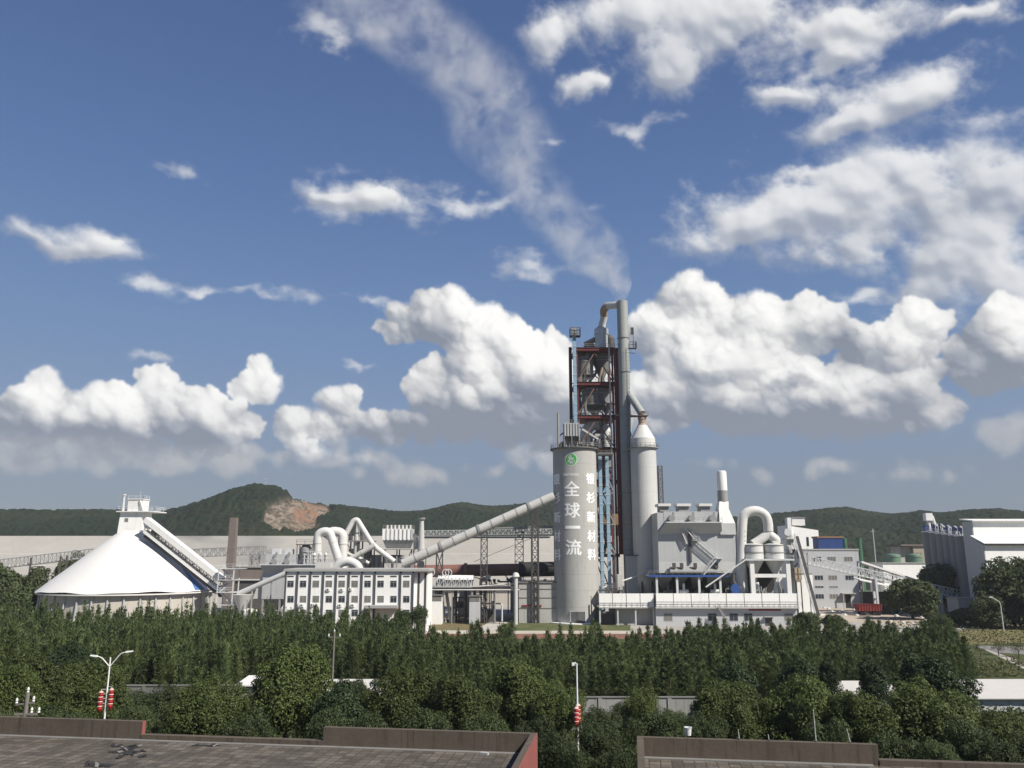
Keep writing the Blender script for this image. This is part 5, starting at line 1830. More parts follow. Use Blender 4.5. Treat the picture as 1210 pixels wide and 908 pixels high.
cyclone('grey cyclone behind the right diagonal in the second bay of the red tower', 717, 456, 489.4, 2.6, 'mid_steel', Y=246, cone_=.35, dome=.4)
cyclone('small dark cyclone in the lower bay of the red tower under the dome', 715, 535, 566, 2.3, 'cyclone', Y=246)
cyclone('large grey cyclone in the lower bay of the red tower behind the silo', 697, 533, 566, 2.8, 'mid_steel', Y=245)
# white dome duct in the third bay
Yd = 240.8
x = PX(704, Yd, 50)
da = thing('dome_duct', 'white arched duct bulging out of the third bay of the red tower', 'duct', (x, Yd + 3.5, lev[3] + .16))
q = [P(692, 529, Yd + 3.5), P(692, 508, Yd + 3.5), P(704, 499.5, Yd + 3.5), P(716, 508, Yd + 3.5), P(717, 529, Yd + 3.5)]
MB().tube(rounded(q, 4), 1.7, 20).build('duct', M['white_pipe'], da, True)
f = MB()
fm = thing('burner_platform', 'dark pipework platform in front of the white dome duct', 'machine', (x, Yd, lev[3] + .16))
for i in range(22):
    q = P(699 + 16 * rng.random(), 526 - 14 * rng.random(), 240.2)
    f.bar(q, q + Vector((rng.uniform(-1.5, 1.5), rng.uniform(-.2, .4), rng.uniform(-2.5, .6))), rng.uniform(.12, .4))
f.box(PX(694, 240, 45), PX(720, 240, 45), 239.3, 240.3, lev[3] + .16, lev[3] + .4)
f.build('frame', M['dark_steel'], fm)
MB().tube([P(703, 516, 239.8), P(712, 516, 239.8)], .8, 14).build('drum', M['mid_steel'], fm, True)
# head elevator with platform left
x = PX(680, 238.5, 60)
he = thing('head_elevator', 'slim pale blue elevator casing up the left side of the red tower', 'bucket elevator', (x, 238.5, 0))
zh = PZ(389, 238.5)
MB().box(x - .5, x + .5, 238.1, 238.9, 0, zh).build('casing', M['blue_steel'], he)
for i in range(int(zh / 3)):
    MB().box(x - .6, x + .6, 238.0, 239.0, 2 + 3 * i, 2.15 + 3 * i).build('flange', M['pale_steel'], he)
zq = PZ(398, 238.5)
MB().box(x - 1.4, x + 1.9, 237.2, 239.8, zq, zq + .2).rail([(x - 1.3, 237.3, zq + .2), (x + 1.8, 237.3, zq + .2), (x + 1.8, 239.7, zq + .2), (x - 1.3, 239.7, zq + .2), (x - 1.3, 237.3, zq + .2)], 2.4, 1.2, .12).build('head_platform', M['dark_steel'], he)
MB().box(x - .8, x + .9, 237.8, 239.2, zq + .21, zh + .25).build('head_box', M['mid_steel'], he)

# ---- main stack with gooseneck
Yk = 236.0
zK = PZ(356.5, Yk)
xK = PX(742.8, Yk, PZ(620, Yk))
rK = 1.66
mk = thing('main_stack', 'tall grey green steel stack right of the red tower, smoking at the top', 'chimney', (xK, Yk, 0))
MB().lathe(xK, Yk, [(rK * 1.04, 0), (rK * 1.04, 60), (rK, 60.01), (rK, zK), (rK - .25, zK), (rK - .25, zK - 2)], 34, caps=False).build('shell', M['stack'], mk, True)
for q in (400, 440, 491, 535, 583, 620, 650):
    f = MB()
    z = PZ(q, Yk)
    f.lathe(xK, Yk, [(rK * 1.03, z - .12), (rK + .2, z - .12), (rK + .2, z + .12), (rK * 1.03, z + .12)], 34, caps=False)
    f.build('stiffener', M['mid_steel'], mk)
for i, py_ in enumerate((412, 491, 583, 655)):
    z = PZ(py_, Yk)
    f = MB().box(xR, xK + rK + (2.2 if i == 0 else .9), Yk - .9, Yk - .3 if False else Yk + .6, z - .12, z + .0)
    f.build('platform', M['dark_steel'], mk)
z = PZ(417, Yk)
f = MB().rail([(xK + rK + .1, Yk - 1.2, z + 1.1), (xK + rK + 2.1, Yk - 1.2, z + 1.1), (xK + rK + 2.1, Yk + 1.2, z + 1.1)], 2.0, 1.0, .14)
f.bar((xK + rK + 1.3, Yk - .9, z + 1), (xK + rK + 1.3, Yk - .9, PZ(388, Yk)), .14).box(xK + rK + .6, xK + rK + 1.5, Yk - .9, Yk - .3, PZ(396, Yk), PZ(388, Yk))
f.bar((xR + 1, Yk, PZ(408, Yk)), (xK + rK, Yk, PZ(392, Yk)), .16).bar((xR + 1, Yk, PZ(408, Yk) - 2), (xK + rK + 2, Yk, PZ(418, Yk)), .12)
f.build('sampling_cage', M['dark_steel'], mk)
MB().cage(xK + .9, Yk - rK - .15, 6, PZ(412, Yk), .4).build('ladder', M['mid_steel'], mk)
gn = thing('gooseneck_duct', 'heat browned gooseneck duct joining the silver cyclone to the stack top', 'duct', tuple(P(711, 388, 242)))
q = [P(711, 388, 242.5), P(711.5, 384, 242.5), P(714, 374, 242), P(713, 366, 241), P(718, 361.5, 239), P(731, 360.5, Yk + .5)]
MB().tube(rounded(q[:3], 1.2), 1.12, 18).build('lower_duct', M['white_pipe'], gn, True)
MB().tube(rounded([q[2], q[3], q[4]], 1.6, 6), 1.18, 18).build('elbow', M['brown_pipe'], gn, True)
MB().tube([q[4], q[5]], 1.14, 18).build('upper_duct', M['white_pipe'], gn, True)

# ---- conditioning tower
Yc2 = 231.0
zc0 = PZ(527, Yc2)
xC = PX(762.3, Yc2, 30)
rC = (PX(777.6, Yc2, 30) - PX(747, Yc2, 30)) / 2
cd_ = thing('conditioning_tower', 'fat pale grey cylinder with a white conical top right of the stack', 'tower', (xC, Yc2, 0))
MB().lathe(xC, Yc2, [(rC, 10), (rC, zc0)], 48).lathe(xC, Yc2, [(1.0, 3), (rC, 9.99)], 48).build('shell', M['tower_grey'], cd_, True)
MB().lathe(xC, Yc2, [(rC - .1, zc0 + .01), (rC - .15, PZ(519, Yc2)), (1.35, PZ(503, Yc2))], 48).build('cone', M['white_pipe'], cd_, True)
MB().lathe(xC, Yc2, [(rC + .01, zc0 - .9), (rC + .75, zc0 - .9), (rC + .75, zc0 - .7), (rC + .01, zc0 - .7)], 48, caps=False).rail([(xC + (rC + .7) * math.cos(a), Yc2 + (rC + .7) * math.sin(a), zc0 - .7) for a in [2 * math.pi * i / 20 for i in range(21)]], 1.1, 1.2).build('ring_walk', M['mid_steel'], cd_)
f = MB()
for i in range(8):
    a = 2 * math.pi * i / 8 + .2
    f.bar((xC + rC * .97 * math.cos(a), Yc2 + rC * .97 * math.sin(a), 0), (xC + rC * .97 * math.cos(a), Yc2 + rC * .97 * math.sin(a), 10.5), .5)
f.build('leg_frame', M['dark_steel'], cd_)
z0, z1 = PZ(500, Yc2), PZ(486.5, Yc2)
nk = MB().lathe(xC, Yc2, [(1.33, PZ(503, Yc2) + .01), (1.1, PZ(501, Yc2)), (1.1, PZ(496, Yc2)), (1.25, PZ(496, Yc2)), (1.25, PZ(493, Yc2)), (1.1, PZ(493, Yc2)), (1.1, PZ(489, Yc2))], 20)
nk.build('neck', M['brown_pipe'], cd_, True)
q = [Vector((xC, Yc2, PZ(489, Yc2))), P(757, 486.5, Yc2 + .5), P(748, 473, 233.5), P(741, 463, Yk)]
MB().tube(rounded(q, 1.0), 1.12, 18).build('inlet_duct', M['stack'], cd_, True)
z = PZ(492, Yc2)
MB().box(xC - 3.4, xC + 1.6, Yc2 - 1.5, Yc2 + 1.5, z - .1, z + .05).rail([(xC - 3.3, Yc2 - 1.5, z), (xC + 1.6, Yc2 - 1.5, z)]).build('neck_platform', M['dark_steel'], cd_)
# caged ladder tower beside
xl = PX(781.5, Yc2, 30)
lt = thing('ladder_tower', 'dark ladder frame standing right of the fat grey cylinder', 'ladder', (xl, Yc2, PZ(598, Yc2)))
f = MB().lattice(xl, Yc2, PZ(604, Yc2), PZ(551, Yc2), 1.2, 5, .16)
f.build('frame', M['dark_steel'], lt)
MB().cage(xl + .0, Yc2 - .9, PZ(604, Yc2), PZ(551, Yc2), .35).build('ladder', M['mid_steel'], lt)
# dark duct boxes at the foot
t, x0, x1, z = block('duct_house', 'dark grey sheet clad duct house at the foot of the fat grey cylinder', 'building', 742, 776, 657, 229, 3.5, 'grey_sheet', None)
MB().box(x0 - .4, x1 + .4, 228.4, 228.7, z + .003, z + .25).build('roof', M['dark_steel'], t)
bm_ = thing('pipe_strut', 'slender white pipe slanting up from the low roof past the stack foot', 'pipe', tuple(P(712, 695, 221)))
MB().tube([P(712, 695, 221), P(761, 678, 224)], .22, 10).build('pipe', M['white_pipe'], bm_, True)
# ================================================================== right half of the works
# ---- long base building with its white parapet band
Yf = 212.0
zdk = PZ(701.5, Yf)
xa, xb = PX(776, Yf, 3), PX(944, Yf, 3)
bb = thing('plant_building', 'long low white building under the filter house with a panelled parapet', 'building', ((xa + xb) / 2, Yf, 0))
zl, zb0 = PZ(719.5, Yf), PZ(718, Yf)
MB().box(xa, xb, Yf + 1.2, Yf + 26, 0, zl - .004).build('wall', M['pale_grey_wall'], bb)
MB().box(xa - .2, xb + .3, Yf, Yf + 26.5, zl, zl + .35).build('floor_slab', M['concrete'], bb)
MB().box(xa, xb, Yf + .3, Yf + .5, zl + .353, zdk).build('parapet', M['white_wall'], bb)
f = MB()
n_ = 8
for i in range(n_ + 1):
    x = xa + (xb - xa) * i / n_
    f.box(x - .06, x + .06, Yf + .24, Yf + .297, zl + .353, zdk)
zmid = zl + .35 + (zdk - zl) * .35
f.box(xa, xb, Yf + .26, Yf + .296, zmid, zmid + .07)
f.build('parapet_joint', M['mid_steel'], bb)
MB().rail([(xa - .1, Yf + .05, zl + .35), (xb + .9, Yf + .05, zl + .35)], 1.15, 1.4, .06).build('railing', M['mid_steel'], bb)
MB().box(xa + .3, xb - .2, Yf + .6, Yf + 26, zdk - .6, zdk - .3).build('upper_deck', M['concrete'], bb)
for px_ in (789.5, 841.5, 867, 884.2, 932):
    z = PZ(729.5, Yf + 1.2)
    window(bb, PX(px_, Yf + 1.2, z), z, 2.2, 1.9, Yf + 1.2, 'window', 1, trans=True)
z = PZ(735, Yf + 1.2)
x = PX(908.5, Yf + 1.2, z)
MB().box(x - .9, x + .9, Yf + 1.12, Yf + 1.197, 0, PZ(729.5, Yf + 1.2)).build('door', M['office_dark'], bb)
MB().box(x - 1.3, x + 1.3, Yf + .2, Yf + 1.19, PZ(729.5, Yf + 1.2) + .01, PZ(729.5, Yf + 1.2) + .16).build('door_canopy', M['concrete'], bb)
z = PZ(720.8, Yf + 1.2)
MB().box(PX(885, Yf + 1, z), PX(923, Yf + 1, z), Yf + 1.10, Yf + 1.197, z - .22, z + .20).build('red_banner', M['red'], bb)
MB().stair((PX(849, Yf - .6, 3), Yf - 1.1, zl + .35), (PX(862, Yf - .6, 0), Yf - 1.1, 0), 1.0).build('stairs', M['mid_steel'], bb)
# left wing set back
x0, x1 = PX(709, Yf, 3), xa - .25
lwg = thing('plant_annex', 'low white panelled annex with dark open bays right of the lettered silo', 'building', ((x0 + x1) / 2, Yf + 1.5, 0))
MB().box(x0 + 4.5, x1, Yf + 4, Yf + 13, 0, zl - .004).build('wall', M['concrete'], lwg)
MB().box(x0, x1, Yf + 1.6, Yf + 13, zl, zl + .3).build('floor_slab', M['concrete'], lwg)
MB().box(x0, x1, Yf + 1.8, Yf + 2.0, zl + .303, zdk - .1).build('parapet', M['white_wall'], lwg)
f = MB()
for i in range(5):
    x = x0 + (x1 - x0) * i / 4
    f.box(x - .06, x + .06, Yf + 1.74, Yf + 1.797, zl + .303, zdk - .1)
f.build('parapet_joint', M['mid_steel'], lwg)
for i in range(4):
    x = x0 + .2 + (x1 - x0 - .4) * i / 3
    MB().box(x - .2, x + .2, Yf + 2, Yf + 2.4, 0, zl - .003).build('column', M['pale_grey_wall'], lwg)
MB().rail([(x0, Yf + 1.65, zl + .3), (x1, Yf + 1.65, zl + .3)], 1.1, 1.4, .06).build('railing', M['mid_steel'], lwg)
MB().box(x0 + .6, x0 + 4.4, Yf + 5, Yf + 9, 0, 2.6).build('machine', M['dark_steel'], lwg)
# roof over the elevator boots beside the silo
sh = thing('roof_stage', 'small dark roofed stage with railings between silo and annex', 'platform', (PX(718, 219, 9), 219, 0))
z = PZ(697, 219)
MB().box(PX(708, 219, z), PX(734, 219, z), 217.5, 221.5, z - .35, z).build('roof', M['dark_steel'], sh)
MB().rail([(PX(708, 219, z), 217.6, z), (PX(734, 219, z), 217.6, z)], 1.2, 1.2).build('railing', M['mid_steel'], sh)
for px_ in (709, 721, 733):
    MB().bar((PX(px_, 219, 4), 217.7, 0), (PX(px_, 219, 4), 217.7, z - .35), .3).build('column', M['mid_steel'], sh)
f = MB()
f.bar((PX(709, 217, 2), 217, 3.2), (PX(709, 217, 2), 217, 8), .35).bar((PX(709, 217, 2), 217, 3.2), (PX(713, 217, 2), 217, 3.0), .35)
f.build('drain_pipe', M['mid_steel'], sh)
MB().box(PX(729.5, 219, 9), PX(735, 219, 9), 218, 221, z + .004, PZ(679, 219)).build('cabin', M['pipe'], sh)

# ---- the big filter house
Yb = 218.0
zA, zB, zC, zD, zE = PZ(678.5, Yb), PZ(630, Yb), PZ(618.5, Yb), PZ(604.5, Yb), PZ(600, Yb)
xa, xb, xr = PX(777, Yb, 25), PX(868, Yb, 25), PX(848, Yb, 25)
fh = thing('filter_house', 'big grey steel filter house with a zigzag stair on its front', 'filter house', ((xa + xb) / 2, Yb + 6, zdk - .3))
MB().box(xa, xb, Yb, Yb + 14, zA + 3.2, zB).build('casing', M['grey_sheet'], fh)
MB().box(xa, xb, Yb, Yb + 14, zA + .3, zA + 3.196).build('lower_casing', M['grey_paint'], fh)
x0, x1 = PX(785, Yb, 32), PX(848, Yb, 32)
MB().hexa([(x0 - 2.2, Yb - .02, zB - .2), (x1 + .8, Yb - .02, zB - .2), (x1 + .8, Yb + 13, zB - .2), (x0 - 2.2, Yb + 13, zB - .2)], [(x0, Yb - 2.6, zC), (x1, Yb - 2.6, zC), (x1, Yb + 13, zC), (x0, Yb + 13, zC)]).build('overhang', M['grey_sheet'], fh)
MB().box(x0 - .3, x1 + .3, Yb - 2.9, Yb + 13.2, zC + .004, zC + .25).build('deck', M['pale_steel'], fh)
MB().box(xa + .1, x0 - .31, Yb + .5, Yb + 13, zB + .004, zD - .3).build('side_plenum', M['grey_sheet'], fh)
MB().box(x0 - .2, x1, Yb + .6, Yb + 12, zC + .26, zD).build('plenum', M['grey_sheet'], fh)
MB().rail([(x0 - .2, Yb - 2.8, zC + .25), (x1 + .2, Yb - 2.8, zC + .25)], 1.1, 1.6).build('railing', M['mid_steel'], fh)
for px0, px1 in ((776.5, 791.5), (798.5, 815), (824.5, 840)):
    zz = PZ(598.6, Yb + 2)
    c0, c1 = PX(px0, Yb + 2, 33), PX(px1, Yb + 2, 33)
    e = MB().box(c0, c1, Yb + .8, Yb + 6, zz, zz + .7).build('roof_cover', M['cone_roof'], fh)
    MB().box(c0 + .5, c1 - .5, Yb + 1.4, Yb + 5.4, zD + .004, zz - .003).build('cover_base', M['mid_steel'], e)
for px_ in (793, 816.5, 841):
    x = PX(px_, Yb - .5, 31)
    e = MB().tube([(x, Yb - 1.1, zC + 1.3), (x, Yb + .55, zC + 1.3)], .85, 16)
    e.bar((x + .5, Yb - .4, zC + 1.6), (x + .5, Yb - .4, zC + 2.9), .5).box(x - 1, x + 1, Yb - 1.3, Yb - .2, zC + .26, zC + .5)
    e.build('fan', M['mid_steel'], fh, True)
f = MB()
for px_ in (814.3,):
    x = PX(px_, Yb - .3, 25)
    f.bar((x, Yb - .3, zA + 3), (x, Yb - .3, zC), .55)
f.build('downpipe', M['dark_steel'], fh)
# sloping canopy and blue-edged platform
c0, c1 = PX(793, Yb - 1, 15), PX(851, Yb - 1, 15)
zq0, zq1 = PZ(676.5, Yb - 2), PZ(669.5, Yb)
MB().hexa([(c0 - .5, Yb - 2.2, zq0), (c1 + .5, Yb - 2.2, zq0), (c1, Yb - .01, zq1 - .2), (c0, Yb - .01, zq1 - .2)], [(c0 - .5, Yb - 2.2, zq0 + .2), (c1 + .5, Yb - 2.2, zq0 + .2), (c1, Yb - .01, zq1), (c0, Yb - .01, zq1)]).build('canopy', M['mid_steel'], fh)
for px_ in (796, 805, 821, 846):
    x = PX(px_, Yb - 1, 16)
    MB().box(x - .4, x + .4, Yb - 1.6, Yb - .9, zq1 - .5, zq1 + .9).build('actuator', M['dark_steel'], fh)
p0, p1 = PX(765, Yb - 2, 13), PX(859, Yb - 2, 13)
zP = PZ(680, Yb - 3)
MB().box(p0, p1, Yb - 3.2, Yb + 14, zP - .25, zP).build('platform', M['mid_steel'], fh)
MB().box(p0, p1, Yb - 3.28, Yb - 3.204, zP - .45, zP + .1).build('blue_edge', M['blue'], fh)
MB().rail([(p0, Yb - 3.1, zP), (p1, Yb - 3.1, zP)], 1.1, 1.6).build('railing', M['mid_steel'], fh)
f = MB()
for px_ in (776, 800, 826, 851):
    x = PX(px_, Yb - 2.5, 10)
    for y in (Yb - 2.6, Yb + 12):
        f.bar((x, y, zdk - .3), (x, y, zP - .25), .55)
f.build('leg_frame', M['pale_steel'], fh)
for i in range(5):
    x = xa + (xb - xa) * (i + .5) / 5
    w = (xb - xa) / 10 - .12
    MB().hexa([(x - .4, Yb + 5, zdk + .8), (x + .4, Yb + 5, zdk + .8), (x + .4, Yb + 6, zdk + .8), (x - .4, Yb + 6, zdk + .8)], [(x - w, Yb + .3, zA - .1), (x + w, Yb + .3, zA - .1), (x + w, Yb + 13, zA - .1), (x - w, Yb + 13, zA - .1)]).build('hopper', M['mid_steel'], fh)
    MB().tube([(x - 1.2, Yb - .5, zdk + .3), (x + 1.2, Yb - .5, zdk + .3)], .5, 12).box(x - .3, x + .3, Yb - .8, Yb - .2, zdk - .3, zdk + 2.3).build('rotary_valve', M['pale_steel'] if i % 2 else M['dark_steel'], fh)
MB().box(xa + 1, xb - 1, Yb + 9, Yb + 9.3, zdk - .3, zA - .1).build('dark_backing', M['dark_steel'], fh)  # dark sheet closing off the space behind the hoppers
# zigzag stair
ys = Yb - 1.4
s = MB()
S1a, S1b = P(806, 619.5, ys), P(822, 638.5, ys)
S2a, S2b = P(822, 637.5, ys), P(848.5, 660, ys)
s.stair(S1a, S1b, .9)
s.stair(S2a, S2b, .9)
s.stair(P(847, 661, ys - 1.0), P(829.5, 682, ys - 1.0), .9)
s.box(S1b.x - .8, S1b.x + 1.0, ys - .2, ys + 1.3, S1b.z - .1, S1b.z)
s.box(S2b.x - .6, S2b.x + 1.4, ys - 1.2, ys + 1.3, S2b.z - .1, S2b.z)
s.rail([(S1b.x - .8, ys - .2, S1b.z), (S1b.x + 1.0, ys - .2, S1b.z)], 1.0, .9)
s.stair(P(803, 622, ys + .2), P(812, 643, ys + .2), .8)
s.build('zigzag_stair', M['pale_steel'], fh)
# right lower casing and duct with funnel
MB().box(xb - 2, PX(873, Yb, 20), Yb + .4, Yb + 9, zdk + 4, PZ(629, Yb)).build('outlet_casing', M['grey_sheet'], fh)
z0, z1, zt2 = PZ(618.5, Yb), PZ(601, Yb), PZ(592.5, Yb)
x0, x1 = PX(849.5, Yb - .5, 31), PX(867.5, Yb - .5, 31)
xm = PX(853.6, Yb + 2, 36)
MB().hexa([(x0, Yb - .6, z0 - 3), (x1, Yb - .6, z0 - 3), (x1, Yb + 5.4, z0 - 3), (x0, Yb + 5.4, z0 - 3)], [(x0, Yb - .6, z0), (x1, Yb - .6, z0), (x1, Yb + 5.4, z0), (x0, Yb + 5.4, z0)]).build('stack_plenum', M['grey_paint'], fh)
stf = thing('filter_stack', 'short fat white stack with a rounded rim on the big filter house', 'stack', (xm, Yb + 2.4, z0))
MB().hexa([(x0 + .01, Yb - .4, z0 + .004), (x1 - .01, Yb - .4, z0 + .004), (x1 - .01, Yb + 5.2, z0 + .004), (x0 + .01, Yb + 5.2, z0 + .004)], [(x0 + .2, Yb + .6, z1), (x1 - 1.2, Yb + .6, z1), (x1 - 1.2, Yb + 4.2, z1), (x0 + .2, Yb + 4.2, z1)]).hexa([(x0 + .2, Yb + .6, z1 + .003), (x1 - 1.2, Yb + .6, z1 + .003), (x1 - 1.2, Yb + 4.2, z1 + .003), (x0 + .2, Yb + 4.2, z1 + .003)], [(xm - 1.25, Yb + 1.15, zt2), (xm + 1.25, Yb + 1.15, zt2), (xm + 1.25, Yb + 3.65, zt2), (xm - 1.25, Yb + 3.65, zt2)]).build('transition', M['white_sheet'], stf)
zs2 = PZ(556.5, Yb + 2)
MB().lathe(xm, Yb + 2.4, [(1.38, zt2 + .003), (1.38, zt2 + 3)], 26, caps=False).build('lower_ring', M['mid_steel'], stf, True)
MB().lathe(xm, Yb + 2.4, [(1.36, zt2 + 2.9), (1.34, zs2 - .6), (1.2, zs2 - .1), (1.0, zs2), (1.0, zs2 - 1.5)], 26, caps=False).build('shell', M['white_sheet'], stf, True)

# ---- twin cyclones with the arched duct
Yw = 215.0
xa, xb = PX(884, Yw, 12), PX(936, Yw, 12)
z1, z2 = PZ(660.5, Yw), PZ(680.5, Yw)
cw = thing('twin_cyclone', 'pair of pale drums in a white portal frame at the right of the filter house', 'dust separator', ((xa + xb) / 2, Yw + 3, zdk - .3))
f = MB()
for px_ in (889, 931.5):
    x = PX(px_, Yw, 12)
    for y in (Yw, Yw + 7):
        MB().box(x - .55, x + .55, y - .5, y + .5, zdk - .3, z1 - .5).build('portal_post', M['white_sheet'], cw)
x0, x1 = PX(889, Yw, 12), PX(931.5, Yw, 12)
f.box(x0, x1, Yw - .38, Yw + .38, z2 - .45, z2 + .45)
f.build('portal_beam', M['white_sheet'], cw)
MB().box(xa - .6, xb + .6, Yw - 1, Yw + 8, z1 - .45, z1 - .01).rail([(xa - .5, Yw - .9, z1), (xb + .5, Yw - .9, z1)], .0001 + .9, 2).build('deck', M['pale_steel'], cw)
for px_, lab in ((895.5, None), (920, None)):
    x = PX(px_, Yw, 16)
    r_ = 2.55
    zt3 = PZ(643.5, Yw)
    d = MB().lathe(x, Yw + 3.4, [(r_, z1 + .01), (r_, zt3), (r_ * .5, zt3 + .25)], 30)
    d = d.build('drum', M['white_pipe'], cw, True)
    MB().lathe(x, Yw + 3.4, [(r_ + .02, z1 + 1.5), (r_ + .14, z1 + 1.5), (r_ + .14, z1 + 1.75), (r_ + .02, z1 + 1.75)], 30, caps=False).lathe(x, Yw + 3.4, [(r_ + .02, zt3 - .3), (r_ + .14, zt3 - .3), (r_ + .14, zt3 - .1), (r_ + .02, zt3 - .1)], 30, caps=False).build('band', M['mid_steel'], d)
    MB().lathe(x, Yw + 3.4, [(.5, z2 - 1.6), (.6, z2 + .4), (r_, z1 - .46)], 30).build('cone', M['grey_paint'], cw, True)
    MB().lathe(x, Yw + 2.6, [(.9, zdk - .3), (1.1, zdk + .6), (.7, zdk + 1.8), (.7, z2 - 1.7)], 16).build('discharge', M['pale_steel'], cw, True)
MB().box(x0 + .6, x1 - .6, Yw + 6.3, Yw + 6.6, zdk - .3, z1 - .46).build('dark_backing', M['black'], cw)  # black sheet added to paint the shaded interior under the drums
f = MB()
for i in range(12):
    q = Vector((rng.uniform(x0 + 1, x1 - 1), rng.uniform(Yw + .5, Yw + 2), zdk - .3))
    f.bar(q, q + Vector((rng.uniform(-.8, .8), 0, rng.uniform(.6, 2.6))), rng.uniform(.15, .5))
f.build('machinery', M['mid_steel'], cw)
xq = PX(878.5, Yw, 8)
ad_ = thing('arch_duct', 'huge pale arched duct splitting into two legs over the twin drums', 'duct', (xq, Yw + 3.4, zdk - .3))
Y3 = Yw + 3.4
rD = 1.28
top = [P(876.8, 704, Y3), P(876.8, 622, Y3), P(878, 609, Y3), P(886, 603.8, Y3), P(897, 603.8, Y3), P(905.5, 610, Y3), P(907.8, 620, Y3), P(907.8, 628, Y3)]
top[0] = Vector((xq, Y3, zdk - .3))
MB().tube(rounded(top, 1.6, 3), rD, 20).build('arch', M['white_pipe'], ad_, True)
j = P(907.8, 628.5, Y3)
for px_ in (895.5, 920):
    q = [j + Vector((0, 0, .3)), j + Vector((0, 0, -.6)), P(px_ + (1.5 if px_ < 900 else -1.5), 639, Y3), Vector((PX(px_, Yw, 16), Y3, PZ(644, Yw) + .2))]
    MB().tube(rounded(q, .8, 3), rD * .92, 18).build('branch', M['white_pipe'], ad_, True)
MB().cage(xq + 1.9, Y3 - .6, PZ(661, Yw), PZ(625, Yw), .4).build('ladder', M['mid_steel'], ad_)
bs = thing('blue_fan', 'blue fan machine with a dark curved duct at the foot of the arched duct', 'fan', (PX(870, Yw, 8), Yw + 1, zdk - .3))
x = PX(870, Yw, 9)
MB().tube([(x, Yw + .6, zdk + 1.0), (x, Yw + 1.8, zdk + 1.0)], 1.25, 20).box(x - 1.2, x + 1.2, Yw + .4, Yw + 2, zdk - .3, zdk).build('fan_casing', M['blue'], bs, True)
MB().tube(rounded([(x - .3, Yw + 1.5, zdk + 4.5), (x - .3, Yw + 1.5, zdk + 2.2), (x + 1.6, Yw + 1.5, zdk + 1.0)], 1.2), .5, 14).build('duct', M['dark_steel'], bs, True)
ss = thing('slim_strut', 'slim white pipe slanting up to the deck of the twin drums', 'pipe', tuple(P(834, 694, Yw - 1)))
MB().tube([P(834, 694, Yw - 1), P(883, 660.5, Yw - 1)], .20, 10).build('pipe', M['white_pipe'], ss, True)

# ---- white tower building and elevator at its side
Yv = 302.0
wt = thing('mill_tower', 'white stepped building with a boxy cab on its roof behind the twin drums', 'building', (PX(950, Yv, 10), Yv + 5, 0))
z1, z2, z3 = PZ(648, Yv), PZ(621, Yv), PZ(612, Yv)
xa, xb = PX(931, Yv, 18), PX(969, Yv, 18)
MB().hexa([(xa, Yv, 0), (xb, Yv, 0), (xb, Yv + 10, 0), (xa, Yv + 10, 0)], [(xa, Yv, z2), (xb, Yv, z2 - 1.8), (xb, Yv + 10, z2 - 1.8), (xa, Yv + 10, z2)]).build('wall', M['white_wall'], wt)
c0, c1 = PX(937, Yv, 28), PX(952, Yv, 28)
MB().box(c0, c1, Yv + .4, Yv + 6, z2 + .02, z3).build('roof_cab', M['white_sheet'], wt)
MB().box(c0 - .3, c1 + .3, Yv + .1, Yv + 6.3, z3 + .003, z3 + .25).build('cab_roof', M['mid_steel'], wt)
MB().box(PX(930.5, Yv, 26), PX(935, Yv, 26), Yv - .6, Yv + 2, 0, z3).build('stair_shaft', M['white_sheet'], wt)
z = PZ(642, Yv)
for px_ in (954.5,):
    x = PX(px_, Yv, z)
    MB().box(x - .45, x + .45, Yv - .06, Yv - .003, z - 1.1, z + 2.2).build('slit_window', M['glass'], wt)
Ye = 224.0
wn = thing('narrow_tower', 'narrow white rendered tower behind the dark inclined conveyor', 'building', (PX(951, Ye, 5), Ye + 3, 0))
MB().box(PX(943, Ye, 6), PX(962, Ye, 6), Ye, Ye + 6, 0, PZ(678, Ye)).build('wall', M['white_wall'], wn)
MB().box(PX(942.5, Ye, 6), PX(962.5, Ye, 6), Ye - .2, Ye + 6.2, PZ(678, Ye) + .003, PZ(678, Ye) + .2).build('roof', M['concrete'], wn)
el_ = thing('loading_elevator', 'dusty elevator head with platforms left of the dark inclined conveyor', 'bucket elevator', (PX(934, 222, 10), 222, 0))
xe_ = PX(934, 222, 14)
MB().box(xe_ - .6, xe_ + .6, 221.5, 222.5, 0, PZ(632, 222)).build('casing', M['pipe'], el_)
MB().tube([(xe_ - .2, 221.3, PZ(632, 222) + .6), (xe_ - .2, 222.7, PZ(632, 222) + .6)], 1.0, 16).bar((xe_ + .6, 222, PZ(632, 222)), (xe_ + 1.8, 222, PZ(650, 222)), .6).build('head', M['pale_steel'], el_, True)
f = MB()
for py_ in (637, 653.5):
    z = PZ(py_, 222)
    f.box(xe_ - 1.3, xe_ + (1.8 if py_ < 640 else 4.6), 220.6, 223.4, z - .15, z).rail([(xe_ - 1.2, 220.7, z), (xe_ + (1.7 if py_ < 640 else 4.5), 220.7, z)], 1.0, 1.2)
for sx in (-1.1, 2.2, 4.4):
    f.bar((xe_ + sx, 221, 0), (xe_ + sx, 221, PZ(653.5, 222)), .25)
f.build('platform', M['mid_steel'], el_)
dcv = thing('dark_conveyor', 'steep dark inclined conveyor descending beside the narrow white tower', 'conveyor', (PX(963, 220, 0), 220, 0))
A, B = P(941, 634, 219.5), P(966.5, 728, 219.5)
MB().bar(A, B, .9, .8).build('boom', M['dark_steel'], dcv)
MB().bar(A + Vector((-.7, -.4, -.2)), B + Vector((-.7, -.4, -.2)), .25, .3).rail([A + Vector((-.6, -.4, 0)), B + Vector((-.6, -.4, 0))], .8, 2.2, .08).build('side_rail', M['pale_steel'], dcv)
q = P(939.5, 659, 219.5)
f = MB()
